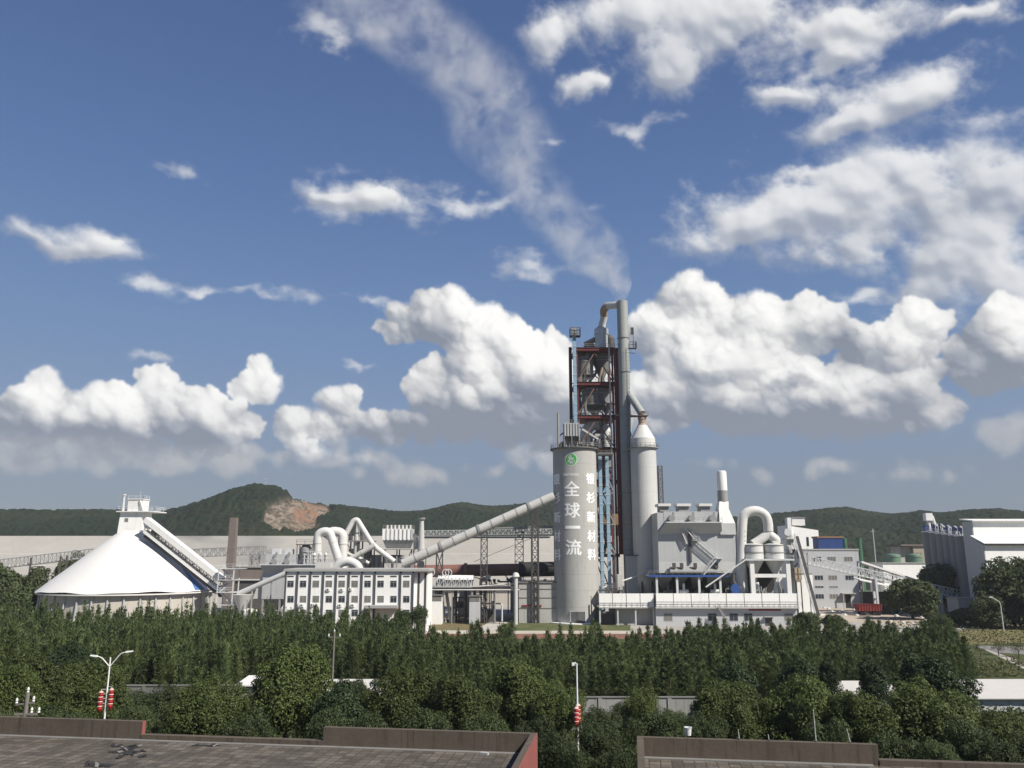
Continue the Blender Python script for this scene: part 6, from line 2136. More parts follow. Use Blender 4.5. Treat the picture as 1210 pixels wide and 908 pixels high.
for i in range(12):
    a = P(934 + 10 * rng.random(), 654 + 14 * rng.random(), 219.8)
    f.bar(a, a + Vector((rng.uniform(-.8, .8), 0, rng.uniform(-1.4, 1.4))), rng.uniform(.12, .4))
f.bar(P(939, 668, 220), (P(939, 668, 220).x, 220, 0), .3)
f.build('tension_gear', M['black'], dcv)
xh = PX(942, 219, 12)
hb = thing('hanging_hopper', 'rust stained pale hopper hanging under the dark conveyor head', 'hopper', (xh, 219, PZ(687, 219)))
MB().hexa([(xh - .5, 218.2, PZ(688, 219)), (xh + .5, 218.2, PZ(688, 219)), (xh + .5, 219.8, PZ(688, 219)), (xh - .5, 219.8, PZ(688, 219))], [(xh - .9, 218, PZ(684, 219)), (xh + .9, 218, PZ(684, 219)), (xh + .9, 220, PZ(684, 219)), (xh - .9, 220, PZ(684, 219))]).box(xh - .9, xh + .9, 218, 220, PZ(684, 219) + .003, PZ(671, 219)).build('bin', M['tan'], hb)
MB().bar((xh - .95, 217.95, PZ(678, 219)), (xh + .95, 217.95, PZ(678, 219)), .15).bar((xh, 217.95, PZ(684, 219)), (xh, 217.95, PZ(671, 219)), .15).build('rusty_strap', M['rust'], hb)

# ---- grey three storey building
Y3 = 282.0
gb = thing('control_building', 'pale grey flat roofed three storey building with a dark doorway', 'building', (PX(983, Y3, 8), Y3 + 6, 0))
xa, xb = PX(946, Y3, 10), PX(1017, Y3, 10)
zt2 = PZ(650.5, Y3)
MB().box(xa, xb, Y3, Y3 + 13, 0, zt2).build('wall', M['pale_grey_wall'], gb)
MB().box(xa - .2, xb + .2, Y3 - .2, Y3 + 13.2, zt2 + .003, zt2 + .5).build('parapet', M['concrete'], gb)
for py_, hp, cols in ((660.8, 5.6, (965.5, 982.5, 1002.5)), (682.8, 5.6, (967.5, 984, 1004)), (693.8, 2.4, (968, 985)), (705, 5.6, (968.5, 985.5))):
    z = PZ(py_, Y3)
    for px_ in cols:
        window(gb, PX(px_, Y3, z), z, 3.0, hp * .29, Y3, 'window', 2, fm=M['pale_steel'])
x = PX(1002.5, Y3, 2)
MB().box(x - .9, x + .9, Y3 - .06, Y3 - .003, 0, 4.6).build('doorway', M['black'], gb)
MB().box(x - 2.4, x + 2.2, Y3 - 1.8, Y3 - .003, 4.7, 5.0).bar((x - 2.2, Y3 - 1.6, 0), (x - 2.2, Y3 - 1.6, 4.7), .25).build('door_canopy', M['concrete'], gb)
bx = thing('roof_container', 'bright blue container with a brown top beam on the grey building roof', 'container', (PX(987, Y3, 20), Y3 + 5, zt2 + .5))
c0, c1 = PX(971, Y3, 20), PX(1001, Y3, 20)
MB().box(c0, c1, Y3 + 3, Y3 + 8, zt2 + .52, PZ(636, Y3 + 3)).build('body', M['blue'], bx)
f = MB()
for i in range(16):
    x = c0 + .2 + (c1 - c0 - .4) * i / 15
    f.box(x - .1, x + .1, Y3 + 2.94, Y3 + 2.997, zt2 + .6, PZ(637, Y3 + 3))
f.build('rib', M['navy'], bx)
MB().box(c0 - .3, c1 + .3, Y3 + 2.8, Y3 + 8.2, PZ(636, Y3 + 3) + .003, PZ(634, Y3 + 3)).build('top_beam', M['rust'], bx)
x = PX(1004, Y3, 20)
gp = thing('roof_tank', 'small dark green casing beside the blue container', 'tank', (x, Y3 + 4, zt2 + .5))
MB().lathe(x, Y3 + 4, [(.8, zt2 + .503), (.8, PZ(638.5, Y3)), (.76, PZ(636.6, Y3)), (.3, PZ(636, Y3))], 18).build('drum', M['green_post'], gp, True)
MB().lathe(x, Y3 + 4, [(.82, zt2 + 1.5), (.92, zt2 + 1.5), (.92, zt2 + 1.7), (.82, zt2 + 1.7)], 18, caps=False).build('band', M['dark_steel'], gp)
x = PX(1018.5, Y3 + 14, 15)
gc = thing('green_stack', 'plain dark green stack rising right behind the grey building', 'stack', (x, Y3 + 15, 0))
MB().lathe(x, Y3 + 15, [(1.0, 0), (.95, PZ(637, Y3 + 15)), (1.1, PZ(636.8, Y3 + 15)), (1.1, PZ(636, Y3 + 15))], 18).build('shell', M['green_post'], gc, True)
MB().lathe(x, Y3 + 15, [(.8, PZ(636, Y3 + 15) + .01), (.8, PZ(635.5, Y3 + 15))], 18).build('cap', M['dark_steel'], gc, True)
# mast far behind
x = PX(1033.5, 420, 20)
ms = thing('thin_mast', 'thin pale mast rising before the wooded hill', 'mast', (x, 420, 0))
MB().tube([(x, 420, 0), (x, 420, PZ(625, 420))], [.35, .2], 8).build('pole', M['pale_steel'], ms)
MB().bar((x - 1, 420, PZ(628, 420)), (x + 1, 420, PZ(628, 420)), .2).build('crossarm', M['pale_steel'], ms)
# white sloping roof and truss conveyor running right
Yj = 250.0
rc = thing('truss_conveyor', 'long white truss conveyor descending right between the shrubs', 'conveyor', (PX(1060, Yj, 0), Yj, 0))
A, B = P(953, 661, Yj), P(1164, 709, Yj)
MB().truss(A - Vector((0, 0, 1.4)), B - Vector((0, 0, 1.4)), 2.0, 2.4, 40, .16).build('truss', M['pale_steel'], rc)
MB().bar(A - Vector((0, 0, 1.3)), B - Vector((0, 0, 1.3)), 1.8, .3).build('deck', M['white_sheet'], rc)
for px_ in (1033, 1095.5, 1109.5, 1150):
    q = A.lerp(B, (px_ - 953) / 211)
    MB().bar((q.x, Yj - 1, 0), (q.x, Yj - 1, q.z - 1.2), .6).bar((q.x, Yj + 1, 0), (q.x, Yj + 1, q.z - 1.2), .6).bar((q.x, Yj - 1, q.z * .4), (q.x, Yj + 1, q.z * .4), .4).build('trestle', M['pale_steel'], rc)
wr = thing('covered_conveyor', 'sloping white sheet roofed conveyor starting at the grey building corner', 'conveyor', (PX(1045, 262, 5), 262, 0))
A, B = P(1015, 664, 262), P(1078, 685, 262)
MB().bar(A, B, 4.0, .5).build('roof', M['white_sheet'], wr)
MB().bar(A - Vector((0, 0, 2.6)), B - Vector((0, 0, 2.6)), 3.2, .4).build('deck', M['mid_steel'], wr)
f = MB()
for q in (0, .33, .66, 1):
    c_ = A.lerp(B, q)
    for y in (-1.4, 1.4):
        f.bar((c_.x, 262 + y, 0), (c_.x, 262 + y, c_.z - .2), .3)
f.build('post', M['mid_steel'], wr)
ls = thing('lean_to', 'small white roofed lean-to under the truss conveyor', 'shed', (PX(1045, 252, 2), 252, 0))
MB().hexa([(PX(1016, 254, 5), 253, PZ(686, 254)), (PX(1070, 254, 5), 253, PZ(698, 254)), (PX(1070, 254, 5), 258, PZ(698, 254) + .6), (PX(1016, 254, 5), 258, PZ(686, 254) + .6)], [(PX(1016, 254, 5), 253, PZ(686, 254) + .3), (PX(1070, 254, 5), 253, PZ(698, 254) + .3), (PX(1070, 254, 5), 258, PZ(698, 254) + .9), (PX(1016, 254, 5), 258, PZ(686, 254) + .9)]).build('roof', M['white_sheet'], ls)
f = MB()
for px_ in (1018, 1035, 1052, 1068):
    x = PX(px_, 254, 4)
    f.bar((x, 253.4, 0), (x, 253.4, PZ(684 + (px_ - 1018) * .24, 254) - .6), .3)
f.build('post', M['mid_steel'], ls)
MB().box(PX(1019, 256, 3), PX(1064, 256, 3), 256.5, 257.5, 0, 6.5).build('dark_backing', M['dark_steel'], ls)
# green tanks on a white building
Yg2 = 300.0
wb2 = thing('tank_building', 'low white building carrying the two green tanks', 'building', (PX(1070, Yg2, 6), Yg2 + 5, 0))
zg = PZ(666, Yg2)
MB().box(PX(1045, Yg2, 8), PX(1096, Yg2, 8), Yg2, Yg2 + 12, 0, zg).build('wall', M['white_wall'], wb2)
MB().box(PX(1044.5, Yg2, 8), PX(1096.5, Yg2, 8), Yg2 - .3, Yg2 + 12.3, zg + .003, zg + .3).build('roof', M['concrete'], wb2)
for px_, lab in ((1055.5, 'round green tank on the low white building, next to the sloping white roof'), (1081, 'round green tank on the low white building, next to the tan house')):
    x = PX(px_, Yg2 + 5, 14)
    t = thing('green_tank', lab, 'tank', (x, Yg2 + 5, zg + .3))
    zt3 = PZ(655.5, Yg2 + 5)
    MB().lathe(x, Yg2 + 5, [(2.8, zg + .31), (2.8, zt3 - .3), (2.6, zt3), (.2, zt3 + .35)], 28).build('shell', M['green_tank'], t, True)
    MB().lathe(x, Yg2 + 5, [(2.82, zt3 - .9), (2.95, zt3 - .9), (2.95, zt3 - .7), (2.82, zt3 - .7)], 28, caps=False).rail([(x + 2.6 * math.cos(a), Yg2 + 5 + 2.6 * math.sin(a), zt3) for a in [2 * math.pi * i / 12 for i in range(13)]], .8, 1.4).build('rim', M['mid_steel'], t)
Yn2 = 318.0
th = thing('tan_house', 'tan rendered house with a brown roof line behind the green tanks', 'house', (PX(1083, Yn2, 10), Yn2 + 4, 0))
MB().box(PX(1081, Yn2, 14), PX(1100, Yn2, 14), Yn2, Yn2 + 12, 0, PZ(645.5, Yn2)).build('wall', M['tan'], th)
MB().box(PX(1068, Yn2, 14), PX(1080.5, Yn2, 14), Yn2 + 2, Yn2 + 10, 0, PZ(646, Yn2)).build('wing', M['beige'], th)
MB().box(PX(1066, Yn2, 14), PX(1101, Yn2, 14), Yn2 - .6, Yn2 + 12.5, PZ(645.5, Yn2) + .004, PZ(643.5, Yn2)).build('roof', M['brick'], th)
# ---- row of silos with shade put into their colour and the white mill at the right edge
silo_x = []
for i, (px_, py_, Y) in enumerate(((1104, 629, 268), (1112, 630, 264), (1120, 631, 260), (1128, 632, 256), (1136, 633, 252), (1143, 634, 248))):
    x = PX(px_, Y, 12)
    z = PZ(py_, Y)
    lab = 'shade-darkened grey cement silo in the row left of the bright white mill building'
    t = thing('cement_silo', lab, 'silo', (x, Y, 0), 'row of shade-darkened grey silos left of the white mill')
    MB().lathe(x, Y, [(2.35, 0), (2.35, z)], 24).build('shell', M['shaded_silo'], t, True)
    MB().lathe(x, Y, [(2.5, z + .003), (2.5, z + .3), (.3, z + .5)], 24).rail([(x + 2.4 * math.cos(a), Y + 2.4 * math.sin(a), z + .3) for a in [2 * math.pi * k / 10 for k in range(11)]], 1.0, 1.4).build('roof', M['white_wall'], t)
    silo_x.append((x, Y, z + .5))
for i, (x, Y, z) in enumerate(silo_x):
    if i == 0:
        t = thing('silo_filter', 'big white hooded filter with a bent pipe on the far end of the silo row', 'dust filter', (x, Y, z - .2))
        MB().tube(rounded([(x - .2, Y, z), (x - .2, Y, z + 3.6), (x + 1.0, Y, z + 5.0), (x + 1.6, Y, z + 2.2), (x + 2.6, Y, z + .6)], 1.0), .62, 12).build('pipe', M['white_pipe'], t, True)
        MB().box(x - 1.3, x + .9, Y - 1, Y + 1, z + 3.2, z + 5.6).build('hood', M['white_sheet'], t)
        MB().box(x - 2.0, x - .5, Y - 1, Y + .6, z - .18, z + 1.6).build('filter_box', M['navy'], t)
    else:
        t = thing('silo_filter', ['', 'navy filter box beside the white hooded filter on the silo row', 'blue filter box with pale pipe, third along the silo row', 'navy filter box in the middle of the silo row', 'blue filter box with pale pipe next to last on the silo row', 'dark filter box on the silo touching the white mill'][i], 'dust filter', (x, Y, z - .2))
        h = 1.9 + .5 * rng.random()
        MB().box(x - 1.0, x + .7, Y - 1, Y + .8, z - .05, z + h).build('filter_box', M['navy'], t)
        f = MB()
        for k in range(5):
            q = Vector((x + rng.uniform(-1.4, 1.4), Y - 1.2, z - .15))
            f.bar(q, q + Vector((rng.uniform(-.4, .4), 0, rng.uniform(.8, 2.6))), .16)
        f.bar((x - 1.2, Y - 1.1, z + h + .2), (x + 1.6, Y - 1.1, z + .4), .35)
        f.build('pipe', M['pale_steel'], t)
Ym2 = 236.0
mb = thing('mill_building', 'bright white stepped mill building at the right edge of the plant', 'building', (PX(1190, Ym2, 10), Ym2 + 8, 0))
xa = PX(1152.5, Ym2, 20)
zt2, zm2 = PZ(616.5, Ym2), PZ(643, Ym2 - 6)
MB().box(xa, xa + 34, Ym2, Ym2 + 5.2, 0, zt2 - .02).build('upper_wall', M['white_wall'], mb)
MB().box(xa - .25, xa - .003, Ym2 + .1, Ym2 + 5.2, 0, zt2 - .02).build('upper_side_shade', M['grey_sheet'], mb)  # grey sheet paints the shade on the white wall's left side
MB().hexa([(xa - .5, Ym2 - 1, zt2), (xa + 35, Ym2 - 1, zt2), (xa + 35, Ym2 + 6, zt2 + .7), (xa - .5, Ym2 + 6, zt2 + .7)], [(xa - .5, Ym2 - 1, zt2 + .3), (xa + 35, Ym2 - 1, zt2 + .3), (xa + 35, Ym2 + 6, zt2 + 1.0), (xa - .5, Ym2 + 6, zt2 + 1.0)]).build('upper_roof', M['white_sheet'], mb)
xb = PX(1167.5, Ym2 - 6, 12)
MB().box(xb, xb + 34, Ym2 - 6, Ym2 - .004, 0, zm2 - .3).build('lower_wall', M['white_wall'], mb)
MB().hexa([(xb - .4, Ym2 - 6.8, zm2 - .15), (xb + 35, Ym2 - 6.8, zm2 - .15), (xb + 35, Ym2 - .01, zm2 + 2.2), (xb - .4, Ym2 - .01, zm2 + 2.2)], [(xb - .4, Ym2 - 6.8, zm2 + .15), (xb + 35, Ym2 - 6.8, zm2 + .15), (xb + 35, Ym2 - .01, zm2 + 2.5), (xb - .4, Ym2 - .01, zm2 + 2.5)]).build('lower_roof', M['white_sheet'], mb)
MB().box(xb - .3, xb + 34.5, Ym2 - 6.9, Ym2 - 6.81, zm2 - .45, zm2 + .1).build('fascia', M['black'], mb)
MB().extr_x([(Ym2 - 6, 0), (Ym2 - .004, 0), (Ym2 - .004, zm2 + 2.0), (Ym2 - 6, zm2 - .3)], xb - .25, xb - .003).build('side_shade', M['grey_sheet'], mb)  # lower left side likewise: shade put in as a grey sheet
x0 = PX(1160, Ym2 - 10, 6)
za = PZ(683, Ym2 - 10)
MB().box(x0, x0 + 40, Ym2 - 10, Ym2 - 6.004, 0, za).build('annex_wall', M['pale_grey_wall'], mb)
MB().box(x0 - .4, x0 + 40, Ym2 - 10.4, Ym2 - 6.004, za + .003, za + .3).build('annex_roof', M['concrete'], mb)
# small house by the conveyor foot
t, x0, x1, z = block('pump_house', 'small grey house with two dark doorways under the conveyor end', 'building', 1133, 1162, 708, 236, 6, 'pale_grey_wall', .25)
for px_ in (1138, 1145):
    x = PX(px_, 236, 1)
    MB().box(x - .7, x + .7, 235.94, 235.997, 0, 3.0).build('doorway', M['black'], t)

# ---- red dump trailer
Yr2 = 248.0
x0, x1 = PX(1013, Yr2, 2), PX(1043, Yr2, 2)
tr = thing('dump_trailer', 'red dump trailer parked right of the pale grey building', 'trailer', ((x0 + x1) / 2, Yr2 + 1.3, 0))
MB().hexa([(x0 + .4, Yr2, 1.3), (x1 - .3, Yr2, 1.3), (x1 - .3, Yr2 + 2.5, 1.3), (x0 + .4, Yr2 + 2.5, 1.3)], [(x0, Yr2 - .05, 3.3), (x1, Yr2 - .05, 3.3), (x1, Yr2 + 2.55, 3.3), (x0, Yr2 + 2.55, 3.3)]).build('tub', M['red'], tr)
f = MB()
for i in range(9):
    x = x0 + .5 + (x1 - x0 - 1) * i / 8
    f.bar((x, Yr2 - .08, 1.3), (x, Yr2 - .1, 3.3), .14)
f.bar((x0, Yr2 - .1, 3.3), (x1, Yr2 - .1, 3.3), .18)
f.build('stake', M['red_steel'], tr)
MB().box(x0 + .6, x1 - .6, Yr2 + .7, Yr2 + 1.8, .95, 1.28).build('chassis', M['dark_steel'], tr)
for k in (.10, .22, .72, .84, .96):
    for y in (Yr2 + .05, Yr2 + 2.1):
        x = x0 + .8 + (x1 - x0 - 1.6) * k
        MB().tube([(x, y, .52), (x, y + .35, .52)], .52, 18).build('wheel', M['rubber'], tr, True)
# ---- white rubble and sacks on the earth
wst = MB()
for i in range(150):
    if i < 90:
        q = ground_at(1050 + 95 * rng.random(), 722 + 26 * rng.random() ** 1.4)
    else:
        q = ground_at(955 + 95 * rng.random(), 716 + 12 * rng.random())
    r_ = rng.uniform(.2, .8)
    wst.lathe(q.x, q.y, [(r_, 0), (r_ * rng.uniform(.6, .9), r_ * .5), (.05, r_ * rng.uniform(.6, .9))], 6)
o = wst.build('rubble', mat('white rubble', (.52, .50, .46), .9, .25, .6), None)
tag(o, 'white rubble scattered over the bare earth by the shrubs', 'rubble', kind='stuff')
# ================================================================== roofs just below the viewer
def on_plane(px, py, z):
    d = ray(px, py)
    t = (z - CH) / d.z
    return Vector((d.x * t, d.y * t, z))


ZT, ZR, ZC = 9.60, 8.74, 8.98
O_ = on_plane(635, 866, ZT)
H0 = on_plane(0, 846, ZT)
e1 = Vector((O_.x - H0.x, O_.y - H0.y, 0)).normalized()
e2 = Vector((-e1.y, e1.x, 0))
TH = math.atan2(e1.y, e1.x)


def L(u, v, z):
    q = O_ + e1 * u + e2 * v
    return Vector((q.x, q.y, z))


def u_at(px, z=ZT):
    """how far along the parapet line a column of the picture meets it"""
    lo, hi = -80.0, 80.0
    for _ in range(60):
        mid = (lo + hi) / 2
        q = L(mid, 0, z)
        t = q.y * cp + (z - CH) * sp
        if 605 + q.x / t * F < px:
            lo = mid
        else:
            hi = mid
    return lo


def lbox(mb_, u0, u1, v0, v1, z0, z1):
    c = [(u0, v0), (u1, v0), (u1, v1), (u0, v1)]
    return mb_.hexa([L(a, b_, z0) for a, b_ in c], [L(a, b_, z1) for a, b_ in c])


rm_ = bpy.data.materials.new('roof tiles')
rm_.use_nodes = True
T = NT(rm_.node_tree)
b = rm_.node_tree.nodes['Principled BSDF']
geo = T.n('ShaderNodeNewGeometry').outputs['Position']
mp = T.n('ShaderNodeMapping', vector_type='TEXTURE')
mp.inputs['Rotation'].default_value = (0, 0, TH)
T.put(mp.inputs['Vector'], geo)
wob = T.v('SCALE', T.v('SUBTRACT', T.noise(mp.outputs[0], 1.4, 3, .6, color=True), (.5, .5, .5)), scale=.10)
bt = T.n('ShaderNodeTexBrick')
bt.offset = 0.0
bt.inputs['Scale'].default_value = 1.0
bt.inputs['Brick Width'].default_value = .50
bt.inputs['Row Height'].default_value = .50
bt.inputs['Mortar Size'].default_value = .022
bt.inputs['Mortar Smooth'].default_value = .3
bt.inputs['Bias'].default_value = 0.0
bt.inputs['Color1'].default_value = (.072, .061, .049, 1)
bt.inputs['Color2'].default_value = (.145, .128, .107, 1)
bt.inputs['Mortar'].default_value = (.040, .034, .028, 1)
T.put(bt.inputs['Vector'], T.v('ADD', mp.outputs[0], wob))
st = T.noise(mp.outputs[0], .35, 6, .65)
c = T.mix(T.sstep(st, .42, .66, 0, .75), bt.outputs['Color'], (.055, .050, .044))
c = T.mix(T.sstep(T.noise(T.v('MULTIPLY', mp.outputs[0], (1, 2.5, 1)), .8, 5, .7), .58, .75, 0, .55), c, (.26, .25, .23))
fn = T.noise(geo, 9, 4, .7)
T.put(b.inputs['Base Color'], T.v('SCALE', c, scale=T.lin(fn, .3, .7, .72, 1.25)))
b.inputs['Roughness'].default_value = .95
b.inputs['Specular IOR Level'].default_value = .2
bp = T.n('ShaderNodeBump')
bp.inputs['Strength'].default_value = .6
bp.inputs['Distance'].default_value = .03
T.put(bp.inputs['Height'], T.m('ADD', T.m('MULTIPLY', bt.outputs['Fac'], -1.0), fn))
T.put(b.inputs['Normal'], bp.outputs[0])
M['tiles'] = rm_

uA0, uA1, uB0 = u_at(-140), u_at(172.5), u_at(385)
th_ = .30
lbk = thing('flat_roof_building', 'flat roofed building with worn paving tiles and red painted ends, lower left', 'building', tuple(L(-20, -10, 0)))
MB_ = MB()
lbox(MB_, uA0, -.005, -22, -.01, 0, ZR - .15).build('wall', M['dark_concrete'], lbk)
lbox(MB(), uA0, -.30, -22, -.31, ZR - .148, ZR).build('roof', M['tiles'], lbk)
lbox(MB(), uA0, uA1, -.30, 0, ZR - .2, ZT).build('parapet', M['parapet'], lbk)
lbox(MB(), uA1 + .002, uA1 + .02, -.30, 0, ZR - .1, ZT).build('red_end', M['faded_red'], lbk)
lbox(MB(), uA1 + .021, uB0 - .003, -.34, .04, ZR - .3, ZC).build('low_kerb', M['parapet'], lbk)
lbox(MB(), uB0, -.02, -.30, 0, ZR - .2, ZT).build('parapet', M['parapet'], lbk)
e = MB()
lbox(e, -.018, .004, -22, 0, 0, ZT)
e.build('red_end_wall', M['faded_red'], lbk)
lbox(MB(), -.30, -.02, -22, -.303, ZR - .1, ZT).build('side_parapet', M['parapet'], lbk)
# dark gutter line at the parapet's foot
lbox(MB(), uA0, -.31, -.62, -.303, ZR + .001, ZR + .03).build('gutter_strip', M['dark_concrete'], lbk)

uR0, uR1, uR2 = u_at(752.5), u_at(1035), u_at(1420)
rbk = thing('flat_roof_building', 'flat roofed building with a stained parapet, lower right', 'building', tuple(L(uR0 + 12, -10, 0)))
lbox(MB(), uR0 + .005, uR2, -22, -.01, 0, ZR - .15).build('wall', M['dark_concrete'], rbk)
lbox(MB(), uR0 + .31, uR2, -22, -.31, ZR - .148, ZR).build('roof', M['tiles'], rbk)
lbox(MB(), uR0, uR1, -.30, 0, ZR - .2, ZT).build('parapet', M['parapet'], rbk)
lbox(MB(), uR0, uR0 + .30, -22, -.303, ZR - .1, ZT).build('side_parapet', M['parapet'], rbk)
lbox(MB(), uR1 + .003, uR2, -.34, .04, ZR - .3, ZC).build('low_kerb', M['parapet'], rbk)
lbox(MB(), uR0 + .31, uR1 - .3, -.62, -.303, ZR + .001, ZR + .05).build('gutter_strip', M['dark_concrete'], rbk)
# broken tiles lying on the left roof
G_ = 'broken dark tiles on the left roof'
r2 = random.Random(3)
for i in range(34):
    if i < 22:
        q = on_plane(r2.uniform(133, 170), r2.uniform(881, 896), ZR)
    elif i < 30:
        q = on_plane(r2.uniform(103, 130), r2.uniform(902, 907), ZR)
    else:
        q = on_plane(r2.uniform(225, 258), r2.uniform(880, 883), ZR)
    a = r2.uniform(0, math.pi)
    w, d, tl = r2.uniform(.07, .24), r2.uniform(.05, .15), r2.uniform(.0, .10)
    ca, sa = math.cos(a), math.sin(a)
    pts = [(-w, -d, 0), (w * r2.uniform(.6, 1), -d, tl), (w, d * r2.uniform(.5, 1), tl), (-w * r2.uniform(.5, 1), d, .02)]
    lo = [Vector((q.x + x * ca - y * sa, q.y + x * sa + y * ca, ZR + .006 + z)) for x, y, z in pts]
    o = MB().hexa(lo, [p_ + Vector((0, 0, .03)) for p_ in lo]).build('broken_tile', M['black'] if i % 4 else M['dark_concrete'])
    tag(o, 'broken dark tile piece lying on the worn paved roof', 'tile', G_)
# torn dark membrane patches
for px0, py0, w, d, lab in ((150, 889, .9, .35, 'torn black roofing membrane among the broken tiles'), (117, 904.5, .8, .28, 'torn black roofing membrane at the roof edge below the broken tiles'), (242, 881.5, .8, .13, 'thin strip of torn black membrane beside the low kerb')):
    q = on_plane(px0, py0, ZR)
    n_ = 22
    vs = []
    for i in range(n_):
        a = 2 * math.pi * i / n_
        k = r2.uniform(.65, 1.1)
        vs.append((q.x + w * k * math.cos(a), q.y + d * k * math.sin(a)))
    o = MB().prism(vs, ZR + .004, ZR + .02).build('roof_membrane', M['black'])
    tag(o, lab, 'membrane')
o = MB().bar(on_plane(568, 891.5, ZR) + Vector((0, 0, .05)), on_plane(577, 892.5, ZR) + Vector((0, 0, .05)), .18, .1).build('brick', M['concrete'])
tag(o, 'pale loose brick lying near the parapet of the left roof', 'brick')
# small things on the parapets
q = on_plane(813.5, 870, ZT) + e2 * .15
bk = thing('bucket', 'small white bucket standing on the right parapet', 'bucket', (q.x, q.y, ZT))
MB().lathe(q.x, q.y, [(.13, ZT + .003), (.17, ZT + .34), (.175, ZT + .36), (.15, ZT + .36), (.12, ZT + .05)], 18, caps=False).build('body', M['lamp_white'], bk, True)
MB().lathe(q.x, q.y, [(.178, ZT + .33), (.19, ZT + .33), (.19, ZT + .365), (.178, ZT + .365)], 18, caps=False).build('rim', M['pale_steel'], bk)
for px_, py0, lab in ((873, 862, 'short thin steel rod on the right parapet nearest the white bucket'), (908, 868, 'very short steel rod on the right parapet between two taller rods'), (963.5, 838, 'tall thin steel rod standing on the right parapet'), (1004, 861, 'slanted short steel rod near the right end of the high parapet')):
    u = u_at(px_)
    q = L(u, -.15, ZT)
    h = (PZ(py0, q.y) - ZT)
    o = thing('lightning_rod', lab, 'rod', tuple(q))
    lean = .12 if px_ == 1004 else .02
    MB().tube([q, q + Vector((-lean, 0, h))], [.022, .012], 8).build('rod', M['pale_steel'], o, True)
    MB().tube([q, q + Vector((0, 0, .06))], .05, 10).build('foot', M['dark_steel'], o, True)
# pole top with insulators just beyond the left parapet
Yx = 52.0
xx = PX(34, Yx, 10)
up_ = thing('insulator_post', 'stubby grey post with white insulators just beyond the left parapet', 'utility pole', (xx, Yx, 0))
zt = PZ(819, Yx)
MB().tube([(xx, Yx, 0), (xx, Yx, zt)], [.16, .12], 12).build('post', M['wood'], up_, True)
zb = PZ(833, Yx)
MB().bar((xx - .65, Yx, zb), (xx + .45, Yx, zb + .12), .10).bar((xx - .65, Yx - .05, PZ(844, Yx)), (xx + .75, Yx - .05, PZ(844, Yx)), .12).build('crossarm', M['wood'], up_)
for dx_, z in ((-.62, zb + .05), (.40, zb + .16), (0, zt), (.36, PZ(843, Yx)), (.8, PZ(843, Yx))):
    MB().lathe(xx + dx_, Yx, [(.03, z), (.08, z + .05), (.05, z + .12), (.08, z + .2), (.04, z + .34)], 10).build('insulator', M['porcelain'], up_, True)

# ---- street lamps with red lanterns
def lantern(x, y, z, label):
    t = thing('lantern', label, 'lantern', (x, y, z), 'red lanterns on the street lamps')
    r_ = .19
    MB().lathe(x, y, [(.10, z - .02), (r_ * .8, z + .06), (r_, z + .2), (r_ * .85, z + .32), (.12, z + .40)], 16).build('body', M['lantern'], t, True)
    MB().lathe(x, y, [(.20, z + .38), (.17, z + .43), (.05, z + .52)], 16).build('cap', M['lantern_top'], t, True)
    f = MB().tube([(x, y, z - .02), (x, y, z - .16)], [.05, .02], 8)
    f.build('tassel', M['lantern'], t)
    return t


Yl = 70.0
xl = PX(122.3, Yl, 4)
lp = thing('street_lamp', 'white street lamp with two arms and red lanterns on both sides', 'street lamp', (xl, Yl, 0))
ztp = PZ(777, Yl)
MB().tube([(xl, Yl, 0), (xl, Yl, ztp)], [.10, .055], 12).build('pole', M['lamp_white'], lp, True)
MB().tube([(xl, Yl, 0), (xl, Yl, .5)], [.2, .16], 12).build('base', M['lamp_white'], lp, True)
for s, zz_, ln in ((-1, PZ(775.5, Yl), 1.0), (1, PZ(770.5, Yl), 1.15)):
    a0 = Vector((xl, Yl, ztp - .75))
    a1 = Vector((xl + s * ln * .75, Yl, zz_ - .08))
    a2 = Vector((xl + s * (ln + .35), Yl, zz_))
    ar = MB().tube(rounded([a0, a1, a2], .3), .045, 8).build('arm', M['lamp_white'], lp, True)
    MB().hexa([a2 + Vector((-s * .25, -.12, -.07)), a2 + Vector((s * .32, -.10, .02)), a2 + Vector((s * .32, .10, .02)), a2 + Vector((-s * .25, .12, -.07))], [a2 + Vector((-s * .25, -.10, .06)), a2 + Vector((s * .30, -.07, .10)), a2 + Vector((s * .30, .07, .10)), a2 + Vector((-s * .25, .10, .06))]).build('lamp_head', M['lamp_white'], ar)
nm = ('topmost', 'second', 'third', 'lowest')
zq = [PZ(q, Yl) for q in (824, 829.5, 835, 840.5)]
for s, side in ((-1, 'left'), (1, 'right')):
    for i, z in enumerate(zq):
        dz = .0 if s < 0 else .20
        lantern(xl + s * .42, Yl - .12, z + dz, f'red lantern with a pale cap, {nm[i]} on the {side} of the two armed street lamp')
        br = MB().tube([(xl, Yl, z + dz + .62), (xl + s * .42, Yl - .12, z + dz + .62), (xl + s * .42, Yl - .12, z + dz + .53)], .018, 6)
        br.build('lantern_bracket', M['lamp_white'], lp)
Yl = 68.0
xl = PX(682.7, Yl, 4)
lp = thing('street_lamp', 'slim white street lamp with one short arm standing between the two roofs', 'street lamp', (xl, Yl, 0))
ztp = PZ(784, Yl)
MB().tube([(xl, Yl, 0), (xl, Yl, ztp)], [.10, .06], 12).build('pole', M['lamp_white'], lp, True)
MB().tube([(xl, Yl, 0), (xl, Yl, .5)], [.2, .16], 12).build('base', M['lamp_white'], lp, True)
ar = MB().tube([(xl, Yl, ztp - .1), (xl - .1, Yl + .5, ztp)], .045, 8).build('arm', M['lamp_white'], lp, True)
MB().box(xl - .36, xl - .02, Yl + .2, Yl + .6, ztp - .22, ztp - .02).build('lamp_head', M['lamp_white'], ar)
